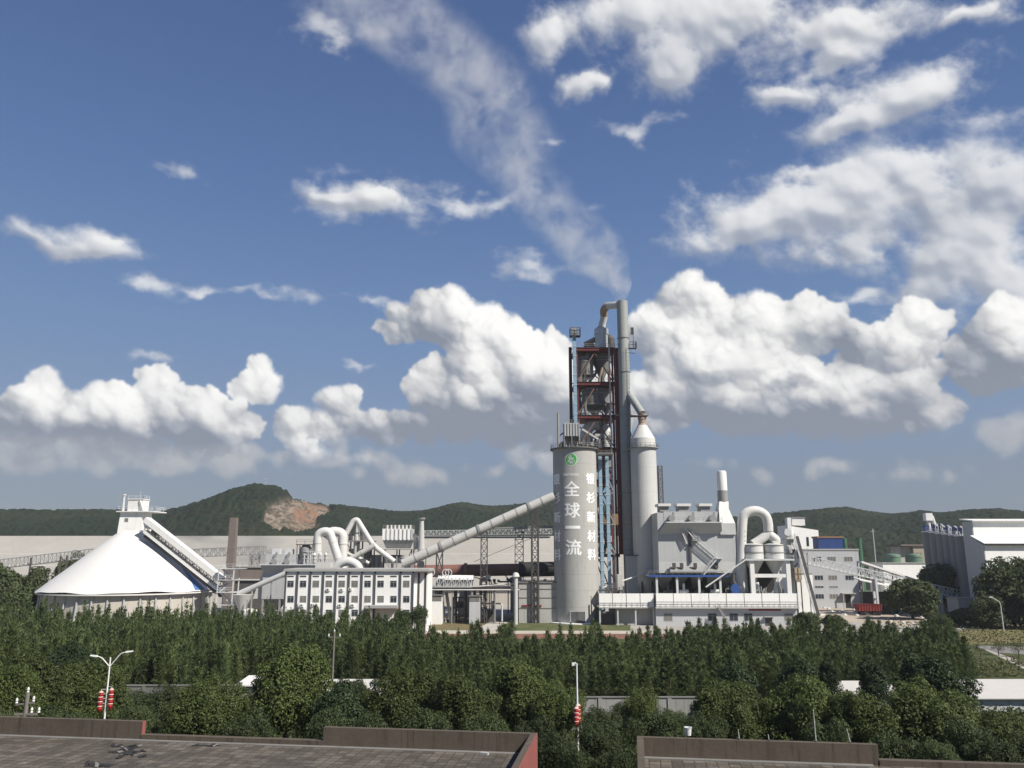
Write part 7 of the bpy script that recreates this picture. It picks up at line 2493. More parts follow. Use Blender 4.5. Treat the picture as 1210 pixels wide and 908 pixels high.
zq = [PZ(q, Yl) for q in (842.5, 847.5, 852.5, 857.5)]
for s, side in ((-1, 'front'), (1, 'far')):
    for i, z in enumerate(zq):
        x_, y_ = (xl - .12, Yl - .36) if s < 0 else (xl + .10, Yl + .38)
        z_ = z + (.0 if s < 0 else .1)
        lantern(x_, y_, z_, f'red lantern with a pale cap, {nm[i]} on the {side} side of the slim street lamp')
        MB().tube([(xl, Yl, z_ + .62), (x_, y_, z_ + .62), (x_, y_, z_ + .53)], .018, 6).build('lantern_bracket', M['lamp_white'], lp)
# distant lamp by the right trees
Yl = 198.0
xl = PX(1183, Yl, 5)
lp = thing('street_lamp', 'far grey street lamp with a bent arm before the right hand trees', 'street lamp', (xl, Yl, 0))
MB().tube(rounded([(xl, Yl, 0), (xl, Yl, PZ(712, Yl)), (xl - 1.9, Yl, PZ(706, Yl))], .8), [.14] * 1 + [.1] * 7, 10).build('pole', M['pale_steel'], lp, True)
MB().box(xl - 2.5, xl - 1.8, Yl - .15, Yl + .15, PZ(706, Yl) - .05, PZ(706, Yl) + .12).build('lamp_head', M['lamp_white'], lp)


def upole(px, py, Y, label, arm=1.3):
    x = PX(px, Y, 5)
    z = PZ(py, Y)
    t = thing('utility_pole', label, 'utility pole', (x, Y, 0))
    MB().tube([(x, Y, 0), (x, Y, z)], [.13, .085], 10).build('pole', M['wood'], t, True)
    f = MB().bar((x - arm / 2, Y, z - .55), (x + arm / 2, Y, z - .55), .09)
    f.build('crossarm', M['wood'], t)
    for d in (-arm / 2 + .05, arm / 2 - .05):
        MB().lathe(x + d, Y, [(.04, z - .5), (.09, z - .42), (.05, z - .34), (.08, z - .28), (.03, z - .18)], 8).build('insulator', M['porcelain'], t, True)
    MB().lathe(x, Y, [(.04, z), (.09, z + .08), (.05, z + .16), (.03, z + .3)], 8).build('insulator', M['porcelain'], t, True)


upole(393, 747, 92, 'grey utility pole with a crossarm and white insulators among the young conifers')
upole(880, 738, 150, 'thin utility pole rising from the conifers before the low white building', 1.0)
upole(1009, 738, 190, 'thin bare pole beside the pale earth near the shrubs', .8)

# ---- low sheds and walls behind the first trees
M['shed_white'] = mat('dull white shed roof', (.50, .48, .45), .7, .08, .3, .35, (.33, .31, .28), panel=(1.1, .08))


def shed(label, px0, px1, py_ridge, Yf_, Yb_, zw_, m_='shed_white', wm='pale_grey_wall'):
    zr2 = PZ(py_ridge, Yb_)
    x0, x1 = PX(px0, Yf_, zw_), PX(px1, Yf_, zw_)
    t = thing('low_shed', label, 'shed', ((x0 + x1) / 2, (Yf_ + Yb_) / 2, 0))
    MB().box(x0, x1, Yf_, Yb_, 0, zw_ - .1).build('wall', M[wm], t)
    MB().hexa([(x0 - .3, Yf_ - .5, zw_ - .08), (x1 + .3, Yf_ - .5, zw_ - .08), (x1 + .3, Yb_ + .3, zr2 - .1), (x0 - .3, Yb_ + .3, zr2 - .1)], [(x0 - .3, Yf_ - .5, zw_ + .02), (x1 + .3, Yf_ - .5, zw_ + .02), (x1 + .3, Yb_ + .3, zr2), (x0 - .3, Yb_ + .3, zr2)]).build('roof', M[m_], t)
    f = MB()
    n_ = int((x1 - x0) / 3)
    for i in range(n_ + 1):
        x = x0 + (x1 - x0) * i / n_
        f.box(x - .12, x + .12, Yf_ - .06, Yf_ - .003, 0, zw_ - .12)
    f.build('wall_post', M['concrete'], t)


shed('long white roofed low shed beside the road at the right', 1128, 1290, 803, 99, 108.5, 1.55)
shed('white roofed low shed half hidden by trees left of the long shed', 984, 1072, 805, 98, 104, 2.0)
shed('white roofed low shed among the trees left of centre, behind the round tree', 340, 458, 803, 98, 103, 2.1)
sh_x = PX(295, 92, 3)
hut = thing('small_hut', 'little hut with a bright white pitched roof above the left trees', 'hut', (sh_x, 93, 0))
z0, z1 = PZ(811, 91), PZ(799.5, 95)
MB().box(sh_x - 1.0, sh_x + 1.0, 91.3, 94.6, 0, z0 - .05).build('wall', M['beige'], hut)
MB().hexa([(sh_x - 1.3, 90.8, z0), (sh_x + 1.3, 90.8, z0), (sh_x + 1.15, 95, z1), (sh_x - 1.15, 95, z1)], [(sh_x - 1.3, 90.8, z0 + .12), (sh_x + 1.3, 90.8, z0 + .12), (sh_x + 1.15, 95, z1 + .12), (sh_x - 1.15, 95, z1 + .12)]).build('roof', M['cone_roof'], hut)


def wall_run(label, px0, px1, py, Y, m_='wall_grey'):
    z = PZ(py, Y)
    x0, x1 = PX(px0, Y, z), PX(px1, Y, z)
    t = thing('boundary_wall', label, 'wall', ((x0 + x1) / 2, Y, 0))
    MB().box(x0, x1, Y, Y + .25, 0, z).build('panel', M[m_], t)
    MB().box(x0 - .05, x1 + .05, Y - .08, Y + .33, z + .003, z + .12).build('coping', M['dark_concrete'], t)
    f = MB()
    n_ = max(2, int((x1 - x0) / 3.2))
    for i in range(n_ + 1):
        x = x0 + (x1 - x0) * i / n_
        f.box(x - .2, x + .2, Y - .1, Y - .003, 0, z - .02)
    f.build('pillar', M[m_], t)


wall_run('stained grey boundary wall behind the two armed street lamp', 132, 285, 811, 95)
M['old_wall'] = mat('old pale wall', (.27, .27, .255), .9, .2, .5, .8, (.10, .10, .09), ss=2.2)
wall_run('pale stained boundary wall right of the slim street lamp', 668, 832, 825, 88, 'old_wall')
# ================================================================== plants
vr = np.random.RandomState(21)


def leaf_mat(name, dark, light, rnd=.25, tip=None, tone=0.0):
    m_ = bpy.data.materials.new(name)
    m_.use_nodes = True
    T = NT(m_.node_tree)
    b = m_.node_tree.nodes['Principled BSDF']
    geo = T.n('ShaderNodeNewGeometry')
    oi = T.n('ShaderNodeObjectInfo').outputs['Random']
    isl = geo.outputs['Random Per Island']
    cell = T.voro(T.v('MULTIPLY', geo.outputs['Position'], (1, 1, 0)), .42, out='Color')
    c = T.mix(T.noise(geo.outputs['Position'], .45, 4, .6), dark, light)
    c = T.v('SCALE', c, scale=T.lin(isl, 0, 1, .75, 1.3))
    c = T.v('SCALE', c, scale=T.lin(oi, 0, 1, 1 - rnd, 1 + rnd))
    if tone:
        c = T.mix(T.m('MULTIPLY', T.sep(cell)[0], tone), c, T.v('MULTIPLY', c, (1.75, 1.5, 1.2)))
        c = T.v('SCALE', c, scale=T.lin(T.sep(cell)[1], 0, 1, .68, 1.25))
    if tip:
        c = T.mix(T.sstep(isl, .86, .97, 0, .6), c, tip)
    T.put(b.inputs['Base Color'], c)
    b.inputs['Roughness'].default_value = .6
    b.inputs['Specular IOR Level'].default_value = .25
    tr_ = T.n('ShaderNodeBsdfTranslucent')
    T.put(tr_.inputs['Color'], c)
    mx = T.n('ShaderNodeMixShader')
    mx.inputs[0].default_value = .30
    out_ = m_.node_tree.nodes['Material Output']
    m_.node_tree.links.new(b.outputs[0], mx.inputs[1])
    m_.node_tree.links.new(tr_.outputs[0], mx.inputs[2])
    m_.node_tree.links.new(mx.outputs[0], out_.inputs[0])
    return m_


LM = dict(
    camphor=leaf_mat('camphor leaves', (.042, .062, .017), (.088, .116, .032), .25, (.14, .155, .05)),
    dark=leaf_mat('dark glossy leaves', (.022, .040, .016), (.044, .066, .026), .2),
    yellow=leaf_mat('yellow green leaves', (.06, .075, .016), (.10, .11, .03), .15),
    shrub=leaf_mat('shrub leaves', (.036, .056, .020), (.070, .092, .034), .25),
    pine=leaf_mat('young pine needles', (.048, .080, .030), (.094, .130, .052), .12, (.17, .185, .08), tone=.6),
    far=leaf_mat('plant yard leaves', (.046, .066, .026), (.085, .108, .042), .25),
    sapling=leaf_mat('sapling leaves', (.06, .07, .022), (.10, .10, .04), .2),
)
bark = mat('bark', (.07, .055, .042), .95, .3, 1.5)


def cards(cen, nrm, size, aspect, rs, up_bias=None):
    """one little rhombus per leaf"""
    n_ = len(cen)
    ref = rs.normal(size=(n_, 3))
    nrm = nrm / (np.linalg.norm(nrm, axis=1, keepdims=True) + 1e-9)
    t = ref - nrm * (ref * nrm).sum(1, keepdims=True)
    t /= np.linalg.norm(t, axis=1, keepdims=True) + 1e-9
    s = np.cross(nrm, t)
    sz = size[:, None]
    bend = nrm * sz * .18
    v_ = np.stack([cen - t * sz, cen + s * sz * aspect + bend, cen + t * sz, cen - s * sz * aspect + bend], 1).reshape(-1, 3)
    f_ = np.arange(4 * n_).reshape(-1, 4)
    return v_, f_


def broad_crown(seed, n_leaf, lobes=16, size=.15, shape='round'):
    """unit crown: radius about 1, height from 0 to 1 stretched later"""
    rs = np.random.RandomState(seed)
    L_ = []
    for i in range(lobes):
        a = rs.rand() * 2 * math.pi
        z = -.75 + 1.5 * (i + .5) / lobes
        rr_ = math.sqrt(max(.05, 1 - z * z)) * (.50 + .16 * rs.rand())
        if shape == 'spire':
            rr_ *= .9 * (1 - (z + .75) / 1.7)
        L_.append((rr_ * math.cos(a * 1 + i * 2.4), rr_ * math.sin(a * 1 + i * 2.4), z * .68, .30 + .20 * rs.rand()))
    L_.append((0, 0, .1, .55))
    L_ = np.array(L_)
    w = L_[:, 3] ** 2
    # smaller puffs on every lobe
    sub = []
    for cx, cy, cz, r_ in L_:
        for _ in range(9):
            d = rs.normal(size=3)
            d /= np.linalg.norm(d)
            if d[2] < -.5:
                continue
            sub.append((cx + d[0] * r_ * .85, cy + d[1] * r_ * .85, cz + d[2] * r_ * .8, r_ * (.28 + .25 * rs.rand())))
    S_ = np.concatenate([L_, np.array(sub)])
    w = S_[:, 3] ** 1.8
    pick = rs.choice(len(S_), n_leaf, p=w / w.sum())
    d = rs.normal(size=(n_leaf, 3))
    d[:, 2] += .25
    d /= np.linalg.norm(d, axis=1, keepdims=True)
    rad = S_[pick, 3] * (1 - .35 * rs.rand(n_leaf) ** 2.2)
    cen = S_[pick, :3] + d * rad[:, None]
    nrm = d + .48 * rs.normal(size=(n_leaf, 3))
    nrm[:, 2] += .35
    return cen, nrm, rs


def tree_mesh(name, seed, n_leaf, leaf, m_, lobes=16, R_=1.0, H_=1.0, shape='round', size_m=.17):
    """crown mesh centred on its middle; real metres"""
    cen, nrm, rs = broad_crown(seed, n_leaf, lobes, shape=shape)
    cen = cen * np.array([R_, R_, H_ / 2])
    sz = size_m * (.6 + .8 * rs.rand(n_leaf))
    v_, f_ = cards(cen, nrm, sz, .55, rs)
    return np_mesh(name, v_, f_, m_, smooth=False)


def trunk_mesh(name, h, r_, spread, seed):
    rs = random.Random(seed)
    b_ = MB()
    b_.tube([(0, 0, 0), (.05, 0, h * .45), (0, .04, h * .75)], [r_, r_ * .8, r_ * .55], 8)
    for i in range(6):
        a = 2 * math.pi * i / 6 + rs.random()
        z0 = h * (.42 + .3 * rs.random())
        b_.tube([(0, 0, z0), (spread * .4 * math.cos(a), spread * .4 * math.sin(a), z0 + h * .22), (spread * .75 * math.cos(a), spread * .75 * math.sin(a), z0 + h * .42)], [r_ * .45, r_ * .3, r_ * .12], 6)
    me = bpy.data.meshes.new(name)
    me.from_pydata(b_.v, [], b_.f)
    me.materials.append(bark)
    return me


TM = {}
for kind, n_, lobes, shape, size_m in (('camphor', 42000, 22, 'round', .088), ('dark', 18000, 16, 'round', .125), ('spire', 12000, 12, 'spire', .125), ('yellow', 11000, 12, 'round', .095), ('shrub', 20000, 14, 'round', .095), ('far', 13000, 18, 'round', .17), ('sapling', 900, 8, 'round', .16)):
    lm = LM[{'spire': 'dark'}.get(kind, kind)]
    TM[kind] = [tree_mesh('crown', 100 + 7 * i + len(kind), n_, None, lm, lobes, 3.2, 6.4, shape, size_m) for i in range(3 if kind in ('camphor', 'shrub', 'far') else 2)]
TR = [trunk_mesh('trunk', 5.0, .20, 2.4, i) for i in range(3)]


def tree(label, px, py, wpx, Y, kind='camphor', tall=1.15, name='tree', grp=None, low=None):
    """crown top seen at (px, py), crown width in pixels"""
    zt = PZ(py, Y)
    x = PX(px, Y, zt)
    t = Y * cp + (zt - CH) * sp
    wid = wpx / F * t
    hc = min(wid * tall, zt * .94) if kind != 'far' else zt * 1.16
    hc = max(hc, zt * .62) if kind != 'far' else hc
    o = thing(name, label, {'shrub': 'shrub'}.get(name, 'tree'), (x, Y, 0), grp)
    v_ = TM[kind]
    i = int(abs(px * 7 + py)) % len(v_)
    cr = bpy.data.objects.new('crown', v_[i])
    C.objects.link(cr)
    cr.parent = o
    cr.location = (0, 0, zt - hc * (.47 if kind != 'far' else .40))
    cr.scale = (wid / 6.2, wid / 6.2, hc / 6.4)
    cr.rotation_euler = (0, 0, (px * 1.7) % 6.28)
    tk = bpy.data.objects.new('trunk', TR[i % 3])
    C.objects.link(tk)
    tk.parent = o
    tk.scale = (wid / 6.5, wid / 6.5, (zt - hc * .4) / 5.0)
    tk.rotation_euler = (0, 0, px % 6.28)
    return o


GT = 'broadleaf trees behind the foreground roofs'
for a in (
    ('rounded green tree at the left edge of the photo, behind the insulator post', 8, 789, 78, 68, 'camphor'),
    ('tall leafy tree directly above the insulator post', 50, 771, 92, 76, 'camphor'),
    ('bushy tree whose crown lies behind the two armed lamp', 108, 782, 84, 78, 'camphor'),
    ('dark tree standing between the leafy tree and the two armed lamp, further back', 84, 763, 70, 93, 'dark'),
    ('broad tree between the grey boundary wall and the little white roofed hut', 252, 799, 84, 67, 'camphor'),
    ('low tree just right of the red end of the left parapet', 206, 806, 66, 73, 'shrub'),
    ('big domed tree right of the little white roofed hut', 343, 763, 104, 72, 'camphor'),
    ('dark tree right of the big domed tree, in front of the utility pole', 401, 803, 78, 68, 'dark'),
    ('yellow green small tree below the white shed left of centre', 437, 811, 38, 73, 'yellow'),
    ('large domed tree right of the yellow green small tree', 484, 785, 90, 70, 'camphor'),
    ('wide tree between the large domed tree and the tree near the slim lamp', 552, 797, 92, 67, 'camphor'),
    ('tall broad tree left of the slim street lamp', 622, 781, 98, 75, 'camphor'),
    ('lower tree crowding the slim street lamp on its left', 662, 806, 62, 70, 'camphor'),
    ('small ball shaped tree before the pale boundary wall', 757, 813, 44, 68, 'camphor'),
    ('wide domed tree rising behind the white bucket', 861, 798, 86, 66, 'camphor'),
    ('domed tree behind the tall thin rod', 938, 801, 96, 65, 'camphor'),
    ('rounded tree in front of the shed half hidden by trees', 1017, 810, 88, 62, 'camphor'),
    ('bright domed tree left of the long white shed', 1094, 803, 108, 62, 'camphor'),
    ('low tree in front of the long white shed at the right edge', 1190, 835, 92, 62, 'camphor'),
    ('low tree between the bright domed tree and the right edge tree', 1143, 846, 60, 57, 'shrub'),
    ('low tree hiding the pale boundary wall just right of the slim lamp', 712, 834, 56, 74, 'shrub'), ('low tree hiding the pale boundary wall left of the bucket', 795, 836, 60, 74, 'shrub'),
    ('low tree between the two armed lamp and the red end of the parapet', 172, 815, 56, 82, 'shrub'), ('rounded low tree before the middle of the pale stained wall', 742, 829, 44, 78, 'shrub'), ('small tree hiding the white shed left of centre', 425, 800, 44, 84, 'shrub'),
    ('low tree at the foot of the grey boundary wall, right end', 275, 822, 50, 80, 'shrub'),
    ('dark glossy tree behind the wide domed tree and the bucket', 872, 783, 70, 84, 'dark'),
    ('dark glossy tree behind the tall thin rod and its domed tree', 946, 777, 58, 87, 'dark'),
    ('narrow dark glossy tree beside the half hidden shed', 977, 776, 36, 86, 'spire'),
    ('pointed dark glossy tree in front of the half hidden shed', 1030, 777, 54, 82, 'spire'),
    ('heavy dark tree touching the left end of the long white shed', 1101, 771, 88, 86, 'dark'),
):
    tree(a[0], a[1], a[2], a[3], a[4], a[5], grp=GT)
GS = 'shrubs along the foreground roofs'
for a in (
    ('shrub below the grey boundary wall', 160, 829, 56, 66, 'shrub'), ('shrub right below the little hut', 296, 818, 56, 70, 'shrub'),
    ('shrub behind the high parapet below the dark tree', 392, 830, 60, 56, 'shrub'), ('shrub behind the low kerb left of the big domed tree', 296, 838, 60, 56, 'shrub'),
    ('shrub behind the parapet below the yellow green tree', 440, 836, 56, 56, 'shrub'), ('shrub behind the parapet below the large domed tree', 505, 834, 66, 56, 'shrub'),
    ('shrub behind the parapet below the wide tree', 570, 838, 64, 55, 'shrub'), ('shrub at the corner of the red end wall', 630, 842, 56, 54, 'shrub'),
    ('leafy shrub at the foot of the slim lamp on its left', 658, 858, 54, 53, 'shrub'), ('leafy shrub at the foot of the slim lamp on its right', 707, 850, 58, 57, 'shrub'),
    ('shrub nearest the left corner of the right roof', 738, 846, 52, 60, 'shrub'), ('shrub behind the right parapet left of the bucket', 790, 838, 66, 66, 'shrub'),
    ('shrub between the bucket and the first rod', 832, 842, 50, 60, 'shrub'), ('shrub between the domed tree and the rounded tree', 978, 846, 54, 56, 'shrub'),
    ('shrub right of the high right parapet', 1060, 862, 60, 52, 'shrub'), ('shrub above the low right kerb', 1105, 868, 60, 51, 'shrub'),
    ('shrub above the low right kerb near the photo edge', 1165, 868, 64, 51, 'shrub'), ('shrub at the right edge below the low tree', 1214, 866, 60, 52, 'shrub'),
    ('shrub behind the left parapet under the two armed lamp', 80, 832, 70, 58, 'shrub'), ('shrub behind the left parapet at the photo edge', 0, 832, 60, 58, 'shrub'),
    ('leafy shrub between the slim lamp and the red end wall', 682, 878, 44, 50, 'shrub'), ('leafy shrub low in the gap between the two roofs', 722, 882, 50, 49, 'shrub'),
):
    tree(a[0], a[1], a[2], a[3], a[4], a[5], name='shrub', grp=GS, tall=.9)
GB = 'trees inside the plant grounds'
for a in (
    ('loose tree at the left edge below the sloping lattice conveyor', 6, 668, 56, 214, 'far'), ('loose tree left of the white cone beside a dark post', 36, 676, 50, 224, 'far'),
    ('lower tree touching the left eave of the white cone', 22, 692, 44, 200, 'far'), ('tall loose tree behind the left slope of the cone', 84, 658, 34, 258, 'far'),
    ('big dark tree before the truss conveyor near the red trailer', 1074, 684, 60, 234, 'far'), ('wide tree behind the truss conveyor below the dark silos', 1122, 664, 78, 258, 'far'),
    ('tall dark tree in front of the white mill at the right edge', 1190, 663, 66, 210, 'far'), ('dense dark tree beside the mill annex', 1210, 690, 60, 205, 'far'),
    ('low dark tree in front of the mill annex corner', 1168, 704, 44, 206, 'far'),
    ('bush on the bare earth left of the pump house', 1106, 724, 30, 214, 'far'), ('rounded bush under the truss conveyor end', 1138, 721, 40, 216, 'far'), ('bush right of the rounded bush', 1158, 727, 28, 208, 'far'),
    ('leafy tree at the right corner of the office block', 493, 714, 26, 181, 'shrub'), ('bush beside the office porch', 475, 719, 22, 180, 'shrub'),
    ('bush on the pale earth by the dark conveyor foot', 952, 724, 30, 200, 'far'), ('bush between the conveyor foot and the red trailer', 985, 727, 26, 196, 'far'),
):
    tree(a[0], a[1], a[2], a[3], a[4], a[5], grp=GB, tall=1.2)
for a in (('yellowish sapling in the dry field, left of its neighbour', 1178, 756, 20, 152), ('yellowish sapling in the dry field by the road', 1202, 758, 22, 150), ('small sapling at the edge of the conifers by the road', 1157, 759, 14, 150)):
    tree(a[0], a[1], a[2], a[3], a[4], 'sapling', grp='saplings by the road', tall=1.3)

# ---- young conifers
def conifer(seed, H_=6.0, R_=1.15, dens=1.0):
    rs = np.random.RandomState(seed)
    cen, dr, ln = [], [], []
    z = .35
    while z < H_:
        f = z / H_
        r_ = R_ * (1 - f) ** .95 * (.65 + .6 * rs.rand()) + .04
        nb = max(3, int(6.5 * (1 - .5 * f)))
        off = rs.rand() * 6.28
        for i in range(nb):
            a = off + 6.283 * i / nb + rs.normal() * .2
            rb = r_ * (.45 + .85 * rs.rand())
            for q in (.3, .62, .95):
                p_ = np.array([rb * q * math.cos(a), rb * q * math.sin(a), z + rb * q * .55])
                for _ in range(int(11 * dens)):
                    d = np.array([math.cos(a), math.sin(a), 1.3]) * .8 + rs.normal(size=3) * .4
                    cen.append(p_ + rs.normal(size=3) * .10)
                    dr.append(d / np.linalg.norm(d))
                    ln.append(.22 + .30 * rs.rand())
        z += .32 + .16 * rs.rand()
    for _ in range(26):
        cen.append(np.array([rs.normal() * .03, rs.normal() * .03, H_ * (.88 + .20 * rs.rand())]))
        d = np.array([0, 0, 1.0]) + rs.normal(size=3) * .3
        dr.append(d / np.linalg.norm(d))
        ln.append(.4)
    return np.array(cen), np.array(dr), np.array(ln), rs


def blades(cen, dr, ln, wid, rs):
    s = np.cross(dr, rs.normal(size=dr.shape))
    s /= np.linalg.norm(s, axis=1, keepdims=True) + 1e-9
    l_ = ln[:, None]
    w_ = wid
    v_ = np.stack([cen - s * w_ * .4, cen + s * w_ * .4, cen + dr * l_ * .6 + s * w_, cen + dr * l_, cen + dr * l_ * .6 - s * w_], 1)
    v_ = v_[:, [0, 1, 2, 3, 4]].reshape(-1, 3)
    n_ = len(cen)
    return v_, np.arange(5 * n_).reshape(-1, 5)


CV = []
for i in range(5):
    c_, d_, l_, rs_ = conifer(300 + i, 6.0, .85 + .10 * i)
    v_, f_ = blades(c_, d_, l_, .032, rs_)
    CV.append((np_mesh('crown', v_, f_, LM['pine'], smooth=False), c_, d_, l_))
ctr = MB().tube([(0, 0, 0), (0, 0, 5.4)], [.09, .02], 6)
ctm = bpy.data.meshes.new('trunk')
ctm.from_pydata(ctr.v, [], ctr.f)
ctm.materials.append(bark)

spots = []
pr_ = random.Random(5)
Y = 97.5
while Y < 176:
    px = -30.0
    x = PX(px, Y)
    while True:
        x += 2.6 * pr_.uniform(.6, 1.4)
        yy = Y + pr_.uniform(-1.1, 1.1)
        t = yy * cp - CH * sp
        px = 605 + x / t * F
        if px > 1160 - (Y - 97) * .50:
            break
        back = np.interp(px, (0, 250, 330, 480, 560, 760, 860, 1100), (173, 173, 176, 170, 160, 160, 166, 168))
        if yy > back:
            continue
        if 500 < px < 790 and yy > 134 and pr_.random() < .38 + .3 * (yy > 147):
            continue
        if (975 < px or 275 < px < 462) and yy < 110 and (px > 975 or px < 462):
            continue
        h = float(np.interp(px, (0, 300, 420, 540, 1150), (6.7, 6.4, 5.7, 4.5, 4.5))) * pr_.choice((.62, .8, .9, 1.0, 1.0, 1.1, 1.25)) * pr_.uniform(.92, 1.08)
        if math.sin(x * .21 + 1.3 * math.sin(yy * .17)) * math.sin(yy * .33 + x * .05) > .86:
            continue
        h += max(0, (128 - yy)) * .025
        spots.append((yy, x, h, pr_.uniform(.9, 1.5), pr_.uniform(0, 6.28), pr_.randrange(5)))
    Y += 2.35
spots.sort()
lab_c = 'slender young dark green conifer in the dense planted belt'
grp_c = 'young conifers planted in rows'
mv, mf, base_i = [], [], 0
for i, (yy, x, h, w, a, k) in enumerate(spots):
    if i < 300:
        t = thing('conifer', lab_c, 'conifer', (x, yy, 0), grp_c)
        for nm_, me_ in (('crown', CV[k][0]), ('trunk', ctm)):
            o = bpy.data.objects.new(nm_, me_)
            C.objects.link(o)
            o.parent = t
            o.scale = (w, w, h / 6.0)
            o.rotation_euler = (0, 0, a)
    else:
        _, c_, d_, l_ = CV[k]
        sel = vr.rand(len(c_)) < .42
        c2, d2, l2 = c_[sel], d_[sel], l_[sel]
        ca, sa = math.cos(a), math.sin(a)
        Rm = np.array([[ca, -sa, 0], [sa, ca, 0], [0, 0, 1]])
        c3 = (c2 * np.array([w, w, h / 6.0])) @ Rm.T + np.array([x, yy, 0])
        v_, f_ = blades(c3, d2 @ Rm.T, l2 * 1.1, .058, vr)
        mv.append(v_)
        mf.append(f_ + base_i)
        base_i += len(v_)
wood = np_mesh('conifer_plantation', np.concatenate(mv), np.concatenate(mf), LM['pine'], smooth=False)
wo = bpy.data.objects.new('conifer_plantation', wood)
C.objects.link(wo)
tag(wo, 'dense belt of young dark green conifers before the cement works', 'conifer belt', kind='stuff')
print('conifers', len(spots))

# ---- undergrowth: leaf litter growth under the first trees and scrub by the road
ug = []
for _ in range(40000):
    Y = vr.uniform(47, 100)
    px = vr.uniform(-30, 1250)
    x = PX(px, Y)
    ug.append((x, Y, vr.rand() ** 2 * .9))
ug = np.array(ug)
v_, f_ = cards(ug, vr.normal(size=ug.shape) + np.array([0, 0, .6]), .18 + .22 * vr.rand(len(ug)), .5, vr)
o = bpy.data.objects.new('undergrowth', np_mesh('undergrowth', v_, f_, LM['shrub'], smooth=False))
C.objects.link(o)
tag(o, 'low weeds and seedlings under the trees', 'undergrowth', kind='stuff')
ug = []
for _ in range(5200):
    q = ground_at(vr.uniform(1060, 1250), vr.uniform(736, 762) if vr.rand() < .6 else vr.uniform(781, 801))
    ug.append((q.x, q.y, vr.rand() ** 2 * .7))
ug = np.array(ug)
v_, f_ = cards(ug, vr.normal(size=ug.shape) + np.array([0, 0, .6]), .15 + .2 * vr.rand(len(ug)), .5, vr)
o = bpy.data.objects.new('scrub', np_mesh('scrub', v_, f_, LM['sapling'], smooth=False))
C.objects.link(o)
tag(o, 'yellowish scrub growing along the road at the right', 'scrub', kind='stuff')

# ---- mast on the hill
d = ray(313, 574)
Yh = 880 * math.cos(math.atan2(d.x, d.y))
zh = PZ(578, Yh)
xh = PX(313, Yh, zh)
o = thing('hill_mast', 'thin radio mast on the summit of the highest hill', 'mast', (xh, Yh, zh - 6))
MB().tube([(xh, Yh, zh - 6), (xh, Yh, PZ(562, Yh))], [.55, .3], 6).build('pole', M['mid_steel'], o)
MB().bar((xh - 1.5, Yh, PZ(566, Yh)), (xh + 1.5, Yh, PZ(566, Yh)), .5).bar((xh - 1, Yh, PZ(570, Yh)), (xh + 1, Yh, PZ(570, Yh)), .5).build('antenna', M['pale_steel'], o)
# ================================================================== smoke from the main stack
path = [(737, 357, 236, 1.4), (731, 340, 236, 3.4), (715, 316, 237, 7.0), (684, 282, 238, 12.0), (652, 248, 240, 11.5), (622, 212, 243, 12.5), (594, 165, 247, 16.5), (574, 115, 252, 16),
        (535, 75, 258, 20), (485, 35, 265, 22), (430, 0, 272, 26), (370, -40, 280, 30)]
pts, rds = [], []
pw = [P(a, b_, c_) for a, b_, c_, _ in path]
rw = [q[3] for q in path]
for i in range(len(pw) - 1):
    for k in range(6):
        f_ = k / 6
        pts.append(pw[i].lerp(pw[i + 1], f_))
        rds.append((rw[i] * (1 - f_) + rw[i + 1] * f_) * 1.3)
pts.append(pw[-1])
rds.append(rw[-1] * 1.3)
sm_ = MB().tube(pts, rds, 20)
smat = bpy.data.materials.new('thin grey smoke')
smat.use_nodes = True
T = NT(smat.node_tree)
for nd in list(smat.node_tree.nodes):
    smat.node_tree.nodes.remove(nd)
oo = T.n('ShaderNodeOutputMaterial')
pv = T.n('ShaderNodeVolumePrincipled')
pv.inputs['Color'].default_value = (.93, .93, .93, 1)
pv.inputs['Anisotropy'].default_value = .1
pos = T.n('ShaderNodeNewGeometry').outputs['Position']
att = T.n('ShaderNodeAttribute', attribute_name='none')
# distance from the drifting axis, piece by piece along the height
x_, y_, z_ = T.sep(pos)
rampx = T.n('ShaderNodeFloatCurve')
zmin, zmax = pw[0].z - 1, pw[-1].z


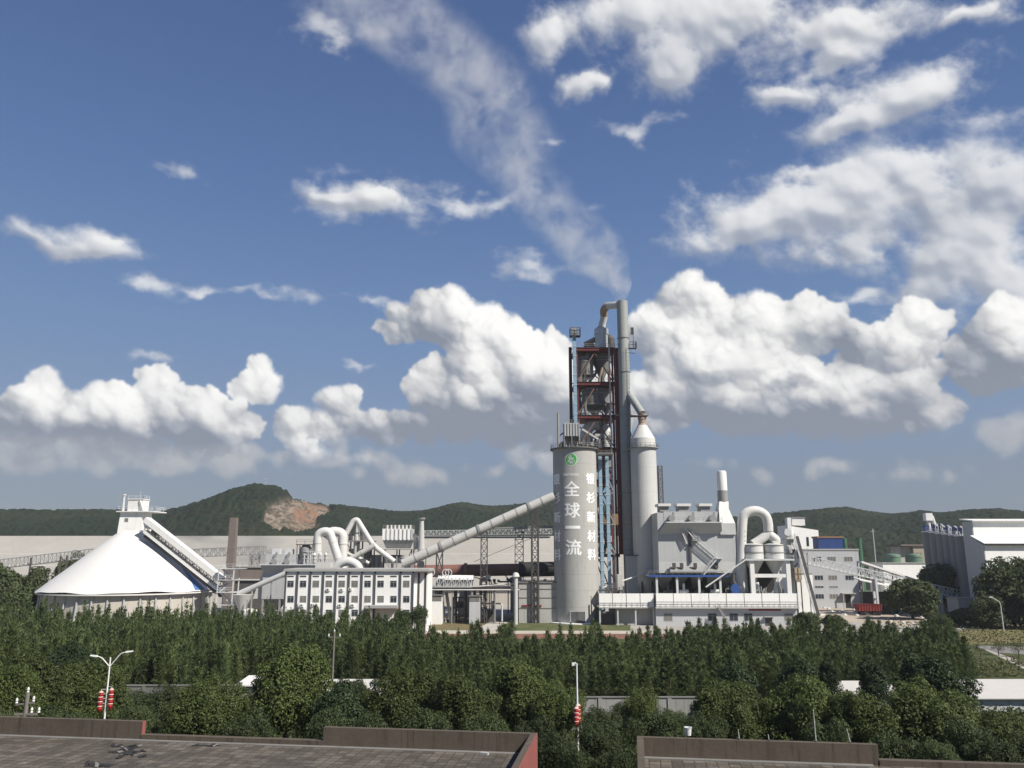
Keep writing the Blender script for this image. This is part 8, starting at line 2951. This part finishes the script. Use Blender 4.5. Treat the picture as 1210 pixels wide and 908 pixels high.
def curve_node(vals):
    nd = T.n('ShaderNodeFloatCurve')
    lo, hi = min(vals), max(vals)
    cm = nd.mapping.curves[0]
    zs = [(q.z - zmin) / (zmax - zmin) for q in pw]
    for i, (z, v_) in enumerate(zip(zs, vals)):
        yv = (v_ - lo) / (hi - lo)
        if i == 0:
            cm.points[0].location = (z, yv)
        elif i == len(zs) - 1:
            cm.points[-1].location = (z, yv)
        else:
            cm.points.new(z, yv)
    nd.mapping.update()
    T.put(nd.inputs['Value'], T.lin(z_, zmin, zmax))
    return T.lin(nd.outputs[0], 0, 1, lo, hi)


ax_ = curve_node([q.x for q in pw])
ay_ = curve_node([q.y for q in pw])
ar_ = curve_node(rw)
smat.node_tree.nodes.remove(rampx)
smat.node_tree.nodes.remove(att)
wv = T.v('SCALE', T.v('SUBTRACT', T.noise(pos, .05, 3, .6, color=True), (.5, .5, .5)), scale=16.0)
wx, wy, wz = T.sep(wv)
dx_ = T.m('SUBTRACT', T.m('ADD', x_, wx), ax_)
dy_ = T.m('SUBTRACT', T.m('ADD', y_, wy), ay_)
# slant of the plume: measure across it, not level
dist = T.m('DIVIDE', T.m('SQRT', T.m('ADD', T.m('MULTIPLY', T.m('MULTIPLY', dx_, dx_), .62), T.m('MULTIPLY', dy_, dy_))), ar_)
body = T.sstep(dist, .45, 1.0, 1.0, 0.0)
nz = T.noise(T.v('ADD', pos, wv), .075, 6, .70)
lump = T.sstep(nz, .43, .68)
dens = T.m('MULTIPLY', T.m('MULTIPLY', body, lump), T.m('DIVIDE', .85, ar_))
T.put(pv.inputs['Density'], dens)
smat.node_tree.links.new(pv.outputs[0], oo.inputs['Volume'])
smk = sm_.build('smoke_plume', smat)
tag(smk, 'thin pale smoke plume drifting up and left from the tall stack', 'smoke', kind='stuff')
sc.cycles.volume_step_rate = 2.0
sc.cycles.volume_preview_step_rate = 2.0
sc.cycles.volume_max_steps = 128
sc.cycles.volume_bounces = 1

# thin summer air over the whole valley
hz = MB().box(-1500, 1500, -120, 1750, -1.5, 330).build('haze', bpy.data.materials.new('summer haze'))
hmz = hz.data.materials[0]
hmz.use_nodes = True
T = NT(hmz.node_tree)
for nd in list(hmz.node_tree.nodes):
    hmz.node_tree.nodes.remove(nd)
oo = T.n('ShaderNodeOutputMaterial')
pv = T.n('ShaderNodeVolumePrincipled')
pv.inputs['Color'].default_value = (.86, .92, 1.0, 1)
pv.inputs['Density'].default_value = .00009
hmz.node_tree.links.new(pv.outputs[0], oo.inputs['Volume'])
tag(hz, 'thin summer haze over the valley', 'haze', kind='stuff')
